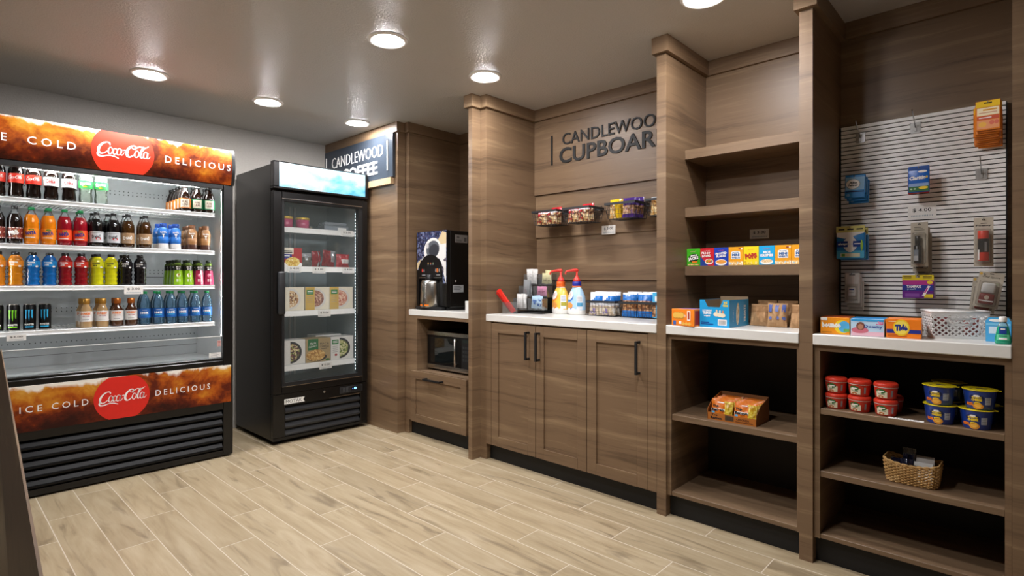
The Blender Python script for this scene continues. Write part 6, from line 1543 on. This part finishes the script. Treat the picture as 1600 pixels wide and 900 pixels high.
def b_dove(t, w, h, d, M):
    mb = MB().box(-w / 2, 0, 0, w / 2, d, h, mat('pale_card', '#d6d2ca', .45), .003, M=M); fa = face(M)
    mb.rect(fa, -w * .2, h * .93, w * .2, h * .955, INK, .0006).rect(fa, -w * .42, h * .06, w * .42, h * .64, ink('#bdb8ae'), .0006); mb.box(-w * .36, -.010, h * .10, w * .36, -.0008, h * .58, BCLR, .005, M=M, seg=2)
    mb.build('card', t, world=False)
    mb = MB().box(-w * .24, -.009, h * .24, w * .24, -.001, h * .52, WHITE, .002, M=M); f2 = face(M, -.009); mb.rect(f2, -w * .16, h * .44, w * .16, h * .48, DBF, .0006).rect(f2, -w * .14, h * .36, w * .14, h * .37, TGREY, .0006).build('product', t, world=False)
hp = hook('wire hook carrying the pale floss packs', .596, 1.162, .105)
P0 = hang(hp(.93), 'floss_pack', 'pale pack with a small white box, front of its hook', .060, .138, .014, b_dove)
for k in (1, 2): p = hp(.93 - .32 * k); dup(P0, 'pale pack with a small white box, %s on the hook' % ('second', 'rearmost')[k - 1], (p.x, p.y - .002 * k, p.z - .128), FX - .02 * k)
def b_tampax(t, w, h, d, M):
    mb = MB().box(-w / 2, 0, 0, w / 2, d * .8, h * .74, mat('tampon_purple', '#6a2a8a', .3), .002, M=M); mb.box(-w / 2, 0, h * .74, w / 2, .004, h * .89, ink('#e0c81f'), M=M).box(-w / 2, 0, h * .89, -.007, .004, h, ink('#e0c81f'), M=M).box(.007, 0, h * .89, w / 2, .004, h, ink('#e0c81f'), M=M).box(-.007, 0, h - .002, .007, .004, h, ink('#e0c81f'), M=M); fa = face(M)
    mb.rect(fa, -w * .49, h * .56, w * .49, h * .77, ink('#b4308a'), .0006).rect(fa, -w * .49, h * .33, w * .49, h * .58, ink('#27348f'), .0008).rect(fa, -w * .40, h * .06, w * .05, h * .20, ink('#8a50a8'), .0008)
    mb.text('TAMPAX', fa, -w * .12, h * .50, w * .48, h * .115, TWHITE, .0012, bold=.05, res=1).text('pearl', fa, -w * .20, h * .39, w * .26, h * .085, ink('#bcd4f0'), .0012, bold=.04, res=1)
    mb.poly(fa, [(w * .13, h * .10), (w * .22, h * .10), (w * .40, h * .52), (w * .32, h * .54)], TWHITE, .0012); mb.poly(fa, [(w * .20, h * .24), (w * .24, h * .22), (w * .33, h * .44), (w * .29, h * .46)], ink('#d23a9a'), .0016)
    mb.rect(fa, w * .20, h * .03, w * .48, h * .18, ink('#e0c81f'), .0010); mb.ell(fa, w * .38, h * .68, w * .09, h * .08, YEL, .0012, 14)
    for a, b in ((-.46, -.20), (.16, .44)):
        for k in range(2): mb.rect(fa, w * a, h * (.86 + .06 * k), w * b, h * (.89 + .06 * k), INK, .001)
    mb.build('carton', t, world=False)
hp = hook('wire hook carrying the yellow and purple tampon box', .350, 1.187, .105, .2)
hang(hp(.95), 'tampon_box', 'yellow and purple tampon box on the slatted wall', .110, .099, .05, b_tampax, FX - .05, 0.0, .006)
def i_spice(mb, fa, w, h):
    mb.text('Old Spice', fa, 0, h * .86, w * .70, h * .075, INK, .0006, shear=.35, res=1); mb.ell(fa, -w * .42, h * .94, w * .06, h * .04, ink('#c9a24a'), .0006, 12)
def p_spice(mb, w, h, d, M):
    RD = mat('spice_red', '#7a2a22', .35); PG = mat('spice_grey', '#c9c9c6', .3)
    mb.box(-w * .30, -d * .9, h * .10, w * .30, -.003, h * .40, RD, .006, M=M, seg=2).box(-w * .28, -d * .85, h * .405, w * .28, -.004, h * .70, PG, .008, M=M, seg=2); f2 = face(M, -d * .9)
    mb.rect(f2, -w * .28, h * .18, w * .28, h * .21, TWHITE, .0006); mb.ell(f2, 0, h * .29, w * .10, h * .06, ink('#c9b9a8'), .0006, 14)
hp = hook('wire hook carrying the tilted deodorant packs', .134, 1.160, .105)
B2_ = blister(.078, .142, .026, (i_spice, p_spice))
hang(hp(.97), 'blister_pack', 'tilted deodorant blister pack, front of its hook', .078, .142, .026, B2_, roll=.17)
hang(hp(.55), 'blister_pack', 'deodorant blister pack just behind the tilted front one', .078, .142, .026, B2_, roll=.10).location.y += .012

# ================================================================ boxes, basket and bottles on the last worktop
def a_bounce(mb, fa, w, h, d):
    mb.ell(fa, w * .24, h * .46, w * .26, h * .40, YEL, .0006).ell(fa, w * .32, h * .46, w * .20, h * .34, ink('#4fa8d8'), .0009).rect(fa, w * .30, h * .18, w * .49, h * .34, ink('#6aa84a'), .0012)
    mb.text('bounce', fa, -w * .12, h * .56, w * .66, h * .34, TWHITE, .0014, bold=.07, rot=.03, res=1); mb.rect(fa, -w * .49, h * .82, -w * .26, h * .98, TWHITE, .0008); mb.rect(fa, -w * .46, h * .10, -w * .1, h * .14, ink('#a86a20'), .0008)
def a_downy(mb, fa, w, h, d):
    mb.rect(fa, -w * .49, .001, w * .49, h * .26, ink('#e2b6c4'), .0006).rect(fa, -w * .49, h * .86, w * .49, h * .985, ink('#2f9bd8'), .0006)
    mb.ell(fa, -w * .22, h * .34, w * .26, h * .18, ink('#cf6f80'), .0010).ell(fa, -w * .2, h * .58, w * .13, h * .24, ink('#7a4a3a'), .0012).ell(fa, -w * .2, h * .54, w * .08, h * .16, ink('#b98268'), .0015)
    mb.text('Downy', fa, w * .18, h * .55, w * .54, h * .26, ink('#2a4fa0'), .0012, bold=.02, res=1); mb.blobs(fa, w * .28, h * .66, w * .46, h * .84, 8, .003, .005, [ink('#d85a90'), ink('#e88ab0')], .0010, 2)
def a_tide(mb, fa, w, h, d):
    mb.rect(fa, -w * .49, h * .26, w * .49, h * .46, ink('#1f2f86'), .0006).ell(fa, -w * .06, h * .56, w * .24, h * .44, ink('#f0c420'), .0009).ell(fa, -w * .06, h * .56, w * .20, h * .36, ink('#f5dc5a'), .0012)
    mb.text('Tide', fa, -w * .06, h * .56, w * .36, h * .36, ink('#1f2f86'), .0016, bold=.08, shear=.15, rot=.08, res=1)
    for k in range(2): mb.rect(fa, -w * .46, h * (.08 + .07 * k), w * (.1 - .2 * k), h * (.11 + .07 * k), ink('#a84a14'), .0008)
    mb.rect(fa, -w * .44, h * .86, -w * .2, h * .9, ink('#f8d9a8'), .0008)
OJ = mat('laundry_orange', '#f0801f', .35)
carton('dryer_sheet_box', 'orange dryer sheet box at the far end of the last worktop', 'box', (2.600, .5945, CT), FX + .07, .106, .15, .070, mat('bounce_orange', '#f0961f', .35), a_bounce, topm=ink('#b8521f'))
carton('fabric_softener_box', 'pale blue and pink softener box between the two orange boxes', 'box', (2.594, .4780, CT), FX + .08, .114, .16, .069, mat('downy_blue', '#bcd9ee', .35), a_downy, topm=ink('#2f8ed0'))
carton('laundry_detergent_box', 'orange detergent box with round yellow badge beside the white plastic basket', 'box', (2.597, .3585, CT), FX + .09, .111, .14, .073, OJ, a_tide)

# white lattice basket
t = thing('plastic_basket', 'white plastic lattice basket beside the orange detergent box', 'basket', (2.722, .1990, CT), FX + .36)
PL = mat('white_plastic', '#e6e6e4', .3)
bw, bd, bh, tp = .164, .115, .104, .009
def wall(p0, p1, q0, q1, slot):
    """lattice wall between bottom edge p0-p1 and top edge q0-q1"""
    def P(u, v): return Vector(p0).lerp(Vector(p1), u).lerp(Vector(q0).lerp(Vector(q1), u), v)
    L = (Vector(p1) - Vector(p0)).length; n = max(4, round(L / .0195))
    N = (Vector(p1) - Vector(p0)).cross(Vector(q0) - Vector(p0)).normalized()
    def strip(u0, v0, u1, v1, hw):
        a, b = P(u0, v0), P(u1, v1); dd = (b - a).normalized(); s = N.cross(dd) * hw
        vs = [a - s, b - s, b + s, a + s]; vs = [x + N * .0012 for x in vs] + [x - N * .0012 for x in vs]
        mb.add(vs, [[0, 1, 2, 3], [7, 6, 5, 4], [0, 4, 5, 1], [1, 5, 6, 2], [2, 6, 7, 3], [3, 7, 4, 0]], PL)
    rows = 4.0; v0, v1 = .10, .88; du = 1.0 / n; dv_ = (v1 - v0) / rows
    for k in range(-int(rows), n + 1):
        for sg in (1, -1):
            ua = k * du if sg > 0 else (k + rows) * du; pa, pb = (ua, v0), (ua + sg * rows * du, v1)
            (x0, y0), (x1, y1) = pa, pb
            t0, t1 = 0.0, 1.0; dx = x1 - x0
            for lo_, hi_ in ((0.0, 1.0),):
                ta, tb = (lo_ - x0) / dx, (hi_ - x0) / dx
                if ta > tb: ta, tb = tb, ta
                t0, t1 = max(t0, ta), min(t1, tb)
            if t1 - t0 > .02: strip(x0 + dx * t0, y0 + (y1 - y0) * t0, x0 + dx * t1, y0 + (y1 - y0) * t1, .0026)
    strip(0, .05, 1, .05, bh * .055); strip(0, .93, 1, .93, bh * .065)
    if slot:
        for (a, b, c, d_) in ((.30, .74, .70, .74), (.30, .52, .70, .52), (.30, .50, .30, .76), (.70, .50, .70, .76)): strip(a, b, c, d_, .0045)
mb = MB()
lo = [(-bw / 2, 0, 0), (bw / 2, 0, 0), (bw / 2, bd, 0), (-bw / 2, bd, 0)]; hi = [(-bw / 2 - tp, -tp, bh), (bw / 2 + tp, -tp, bh), (bw / 2 + tp, bd + tp, bh), (-bw / 2 - tp, bd + tp, bh)]
for k in range(4): wall(lo[k], lo[(k + 1) % 4], hi[k], hi[(k + 1) % 4], k == 0)
mb.box(-bw / 2, 0, 0, bw / 2, bd, .003, PL)
mb.build('lattice_body', t, world=False)
mb = MB()
for k in range(4):
    a, b = Vector(hi[k]), Vector(hi[(k + 1) % 4]); mb.tube([a, b], .0045, PL, 8)
mb.build('rim', t, world=False)
Mb = Matrix.Translation(t.location) @ Matrix.Rotation(FX + .36, 4, 'Z')
for k, (x, y, m, lb) in enumerate(((-.045, .05, ink('#7a3a3a'), 'dark red packet inside the white lattice basket, far end'), (.0, .055, ink('#b0a8a4'), 'pale packet inside the white lattice basket, middle'), (.05, .05, ink('#8a4640'), 'dark red packet inside the white lattice basket, near end'))):
    packet('wrapped_packet', lb, 'packet', Mb @ Vector((x, y, .004)), FX + .4, .05, .075, .03, m, 'packets in the white lattice basket', .1, 200 + k, nu=6, nv=6)
# mouthwash and the blue pack behind it
t = thing('mouthwash_bottle', 'green mouthwash bottle with white cap at the end of the worktop', 'bottle', (2.606, .0705, CT), FX)
MWG = mat('mouthwash_green', '#1fae84', .10, trans=.35, ior=1.34, coat=.5); 
pr = [(.020, 0), (.0225, .004), (.0225, .018), (.0150, .062), (.011, .072), (.009, .078)]
mb = MB().lathe(pr, [MWG, MWG, MWG, clear('bottle_neck', '#cfe6df', .2, .14), clear('bottle_neck', '#cfe6df', .2, .14)], 30, sy=.62)
mwf = lambda u, v, w: Vector((u, -(.0225 - max(0, v - .018) * .17) * .62 * math.sqrt(max(.05, 1 - (u / .0235) ** 2)) - w, v))
mb.rect(mwf, -.010, .036, .010, .060, DBF, .0008, 6, 3).rect(mwf, -.006, .051, .006, .055, TWHITE, .0014, 4).rect(mwf, -.017, .014, .017, .034, ink('#5fc79a'), .0008, 8, 3).rect(mwf, -.011, .027, .011, .031, ink('#1a7a56'), .0014, 4).rect(mwf, -.011, .017, .011, .022, TWHITE, .0014, 4)
mb.build('bottle', t, world=False)
MB().lathe([(.0105, .0782), (.011, .079), (.011, .094), (.0095, .0965)], WHITE, 22).build('cap', t, world=False)
t = thing('wipes_pack', 'light blue rounded pack standing behind the mouthwash', 'pack', (2.680, .0855, CT), FX - .1)
LBL = mat('wipes_blue', '#4aa6dc', .3)
mb = MB().prism([(-.035, 0), (.035, 0), (.036, .075), (.028, .088), (-.028, .088), (-.036, .075)], flat(0, 0, 0), -.03, 0, LBL)
f0 = flat(0, 0, 0); mb.ell(f0, -.008, .078, .018, .005, TWHITE, .0006).rect(f0, -.026, .030, .0, .055, ink('#cfe4f2'), .0006).rect(f0, -.034, .060, .034, .068, ink('#7cc4e8'), .0006)
mb.build('pack', t, world=False)

# food cups on the shelf
SH1 = .6524
def soup(label, x, y, z, rz=0.0):
    t = thing('soup_bowl', label, 'food cup', (x, y, z), FX + rz, 'red microwave soup bowls')
    RBW = mat('soup_red', '#c9321f', .3, coat=.2); RL = mat('soup_lid_red', '#d23a26', .35)
    mb = MB().lathe([(.033, 0), (.035, .003), (.040, .046), (.0405, .049)], RBW, 28); fa = lambda u, v, w: cyl(.0375, 0, taper=.116)(u, v, w) + Vector((0, 0, 0))
    fa = lambda u, v, w: Vector(((.0352 + v * .11 + w) * math.sin(u / .037 - .15), -(.0352 + v * .11 + w) * math.cos(u / .037 - .15), v))
    mb.rect(fa, -.022, .006, .018, .030, ink('#e2dcc0'), .0006, 8, 2).ell(fa, -.004, .031, .017, .010, ink('#2f6b33'), .0010, 14).rect(fa, -.014, .029, .008, .033, TWHITE, .0014, 4).rect(fa, -.014, .018, .010, .020, INK, .0010, 4).ell(fa, -.004, .010, .010, .005, ink('#b8642a'), .0012, 12).rect(fa, -.036, .006, -.028, .040, ink('#e0503a'), .0006, 3)
    mb.rect(fa, .030, .012, .037, .036, TGREY, .0006, 3)
    mb.build('bowl', t, world=False)
    MB().lathe([(.0412, .0478), (.0425, .049), (.0425, .056), (.041, .0595), (.036, .0645), (.034, .0638)], RL, 28).lathe([(.0414, .0455), (.0414, .0477)], ink('#d9c9c0'), 28, cap0=False, cap1=False).build('lid', t, world=False)
    return t
S0 = soup('red soup bowl, bottom one of the far stack', 2.640, .5985, SH1)
for (x, y, z, lb) in ((2.640, .5985, SH1 + .0662, 'red soup bowl, top one of the far stack'), (2.640, .513, SH1, 'red soup bowl, bottom one of the middle stack'), (2.640, .513, SH1 + .0662, 'red soup bowl, top one of the middle stack'),
                      (2.637, .4215, SH1, 'red soup bowl, bottom one of the stack beside the shelf label'), (2.637, .4215, SH1 + .0662, 'red soup bowl, top one of the stack beside the shelf label'), (2.735, .418, SH1, 'red soup bowl alone in the second row')):
    dup(S0, lb, (x, y, z), FX + random.uniform(-.08, .08))
def mac(label, x, y, z, rz=0.0):
    t = thing('macaroni_cup', label, 'food cup', (x, y, z), FX + rz, 'blue macaroni cups')
    BB = mat('mac_blue', '#1c3f9c', .28, coat=.3); YL = mat('mac_yellow_lid', '#e6cf1c', .35)
    mb = MB().lathe([(.038, 0), (.040, .003), (.0475, .066), (.0490, .068)], BB, 32)
    fa = lambda u, v, w: Vector(((.0402 + (v - .003) * .119 + w) * math.sin(u / .044 - .15), -(.0402 + (v - .003) * .119 + w) * math.cos(u / .044 - .15), v))
    mb.ell(fa, 0, .050, .009, .004, TWHITE, .0008, 12).ell(fa, 0, .042, .021, .013, ink('#16224f'), .0006, 18).text('MACARONI', fa, 0, .045, .026, .006, YEL, .0011, bold=.05, res=1).text('CHEESE', fa, 0, .036, .030, .009, YEL, .0011, bold=.06, res=1)
    mb.ell(fa, .002, .022, .011, .006, ink('#f2d22a'), .0010, 12).ell(fa, .004, .013, .016, .011, ink('#e0952a'), .0013, 16).ell(fa, .004, .015, .011, .007, ink('#f0b84a'), .0016, 12).rect(fa, -.034, .014, -.012, .024, ORI, .0008, 5).text('original', fa, -.023, .019, .016, .005, ink('#5a2a10'), .0012, res=1)
    mb.rect(fa, .024, .020, .042, .046, ink('#b9c0cc'), .0008, 5)
    for k in range(4): mb.rect(fa, .026, .024 + .006 * k, .039, .0255 + .006 * k, ink('#5a6478'), .0012, 4)
    mb.rect(fa, -.060, .008, -.050, .060, ink('#5a7ac8'), .0006, 3)
    mb.build('cup', t, world=False)
    mb = MB().lathe([(.0500, .0682), (.0525, .0688), (.0525, .0708), (.0490, .0712), (.0480, .0702)], YL, 36); ft = flattop(0, 0, .0702)
    mb.ell(ft, .004, .004, .016, .010, ink('#3a3f52'), .0005, 24).ell(ft, -.024, -.012, .006, .004, ink('#3a3f52'), .0009, 14)
    mb.prism([(.045, -.012), (.060, -.008), (.060, .008), (.045, .012)], flattop(0, 0, .0690), 0, .0012, YL)
    mb.build('lid', t, world=False)
    return t
S0 = mac('blue macaroni cup, bottom one of the stack beside the shelf label', 2.634, .2495, SH1)
for (x, y, z, lb) in ((2.632, .2515, SH1 + .0716, 'blue macaroni cup, top one of the stack beside the shelf label'), (2.630, .1430, SH1, 'blue macaroni cup, bottom one of the stack at the end of the shelf'), (2.636, .1345, SH1 + .0716, 'blue macaroni cup, top one of the stack at the end of the shelf'),
                      (2.745, .238, SH1, 'blue macaroni cup in the second row, bottom'), (2.745, .236, SH1 + .0716, 'blue macaroni cup in the second row, top'), (2.745, .1335, SH1, 'blue macaroni cup in the second row at the end of the shelf')):
    dup(S0, lb, (x, y, z), FX + random.uniform(-.06, .06))
t = thing('shelf_label', 'white paper label lying on the shelf edge between the food cups', 'label', (2.592, .350, SH1 - .0002), 0)
mb = MB().box(2.5815, .294, SH1, 2.603, .407, SH1 + .0012, PAPER); fl = flattop(0, 0, SH1 + .0012)
for k in range(8): mb.rect(fl, 2.590, .392 - .011 * k, 2.596, .385 - .011 * k + .002 * (k % 3), INK, .0004)
mb.build('paper', t)

# wicker basket
t = thing('wicker_basket', 'small pale wicker basket on the second shelf', 'basket', (2.632, .3415, .3903), FX - .03)
WK = wood('wicker', 9, 9, 9, '#8f6b38', '#b8915a', '#dbb982', .55)
bw, bd, bh, tp = .158, .098, .076, .010
def loop(s, z, off=0.0, n=72, wob=0.0, ph=0):
    hw, hd, c = bw / 2 + tp * s, bd / 2 + tp * s, .016; pts = []
    segs = [((-hw + c, -hd), (hw - c, -hd)), ((hw - c, -hd), (hw, -hd + c)), ((hw, -hd + c), (hw, hd - c)), ((hw, hd - c), (hw - c, hd)), ((hw - c, hd), (-hw + c, hd)), ((-hw + c, hd), (-hw, hd - c)), ((-hw, hd - c), (-hw, -hd + c)), ((-hw, -hd + c), (-hw + c, -hd))]
    Ls = [math.hypot(b[0] - a[0], b[1] - a[1]) for a, b in segs]; T_ = sum(Ls)
    for k in range(n):
        q = T_ * k / n; i = 0
        while q > Ls[i]: q -= Ls[i]; i += 1
        a, b = segs[i]; f = q / Ls[i]; x, y = a[0] + (b[0] - a[0]) * f, a[1] + (b[1] - a[1]) * f
        r = math.hypot(x, y); w_ = off + wob * math.cos(PI * k / 2 + ph); pts.append((x + x / r * w_, y + y / r * w_ + bd / 2, z))
    return pts
def saddle(x): return .012 * (abs(x) / (bw / 2)) ** 2
mb = MB(); NR = 14
for k in range(NR):
    s = k / NR; lift = s ** 2
    mb.tube([(x, y, z + saddle(x) * lift) for x, y, z in loop(s, .004 + .0052 * k, .0, 96, .0034, PI * (k % 2))], .0026, WK, 5, closed=True)
mb.build('woven_body', t, world=False)
mb = MB()
for p, q in zip(loop(0, .002, 0, 24), loop(1, bh, 0, 24)): mb.tube([p, (q[0], q[1], q[2] + saddle(q[0]))], .0016, WK, 5)
mb.prism([(p[0], p[1]) for p in loop(0, 0, -.002, 24)], flattop(0, 0, 0), 0.0, .004, WK)
mb.build('stake', t, world=False)
mb = MB()
R1 = [(x, y, z + saddle(x)) for x, y, z in loop(1, bh + .001, 0, 96)]
mb.tube(R1, .0030, WK, 6, closed=True)
for ph in (0, PI):
    mb.tube([(x + .0026 * math.cos(.9 * k + ph), y, z + .0034 * math.sin(.9 * k + ph)) for k, (x, y, z) in enumerate(loop(1, bh + .003, .0, 96))] if False else [(p[0], p[1] + .0030 * math.cos(PI * k / 4 + ph), p[2] + .0034 * math.sin(PI * k / 4 + ph)) for k, p in enumerate(R1)], .0020, WK, 5, closed=True)
mb.build('rim', t, world=False)
Mb = Matrix.Translation(t.location) @ Matrix.Rotation(FX - .03, 4, 'Z')
NV = mat('navy_plastic', '#12162a', .18, coat=.5)
packet('sewing_kit_bag', 'dark navy plastic packet heaped at the far end of the wicker basket', 'packet', Mb @ Vector((-.052, .045, .010)), FX, .040, .075, .045, NV, 'dark packets in the wicker basket', -.15, 230, wr=.010)
packet('sewing_kit_bag', 'dark navy plastic packet in the middle of the wicker basket', 'packet', Mb @ Vector((-.016, .034, .010)), FX + .1, .044, .085, .03, NV, 'dark packets in the wicker basket', .1, 231, wr=.012)
packet('sewing_kit_bag', 'thin clear topped dark packet sticking up from the wicker basket', 'packet', Mb @ Vector((-.014, .076, .010)), FX - .1, .045, .118, .012, lambda u, v, s: BCLR if v > .75 else NV, 'dark packets in the wicker basket', .05, 232, wr=.006)
for k, (x, y, h, tl, m) in enumerate(((.034, .030, .080, -.40, WHITE), (.036, .050, .090, -.28, ink('#b9b5b0')), (.035, .068, .096, -.16, ink('#8d857c')))):
    t = thing('paper_envelope', ('front white', 'middle pale grey', 'rear brownish')[k] + ' flat packet in the wicker basket', 'envelope', Mb @ Vector((x, y, .008)), FX - .05 * k, 'flat packets in the wicker basket')
    M = Matrix.Rotation(tl, 4, 'X'); mb = MB().box(-.030, 0, 0, .030, .004, h, m, .001, M=M)
    if k == 0: mb.poly(face(M), [(-.029, .03), (-.008, .052), (.006, .03)], ink('#f8f8f6'), .0008)
    mb.build('packet', t, world=False)
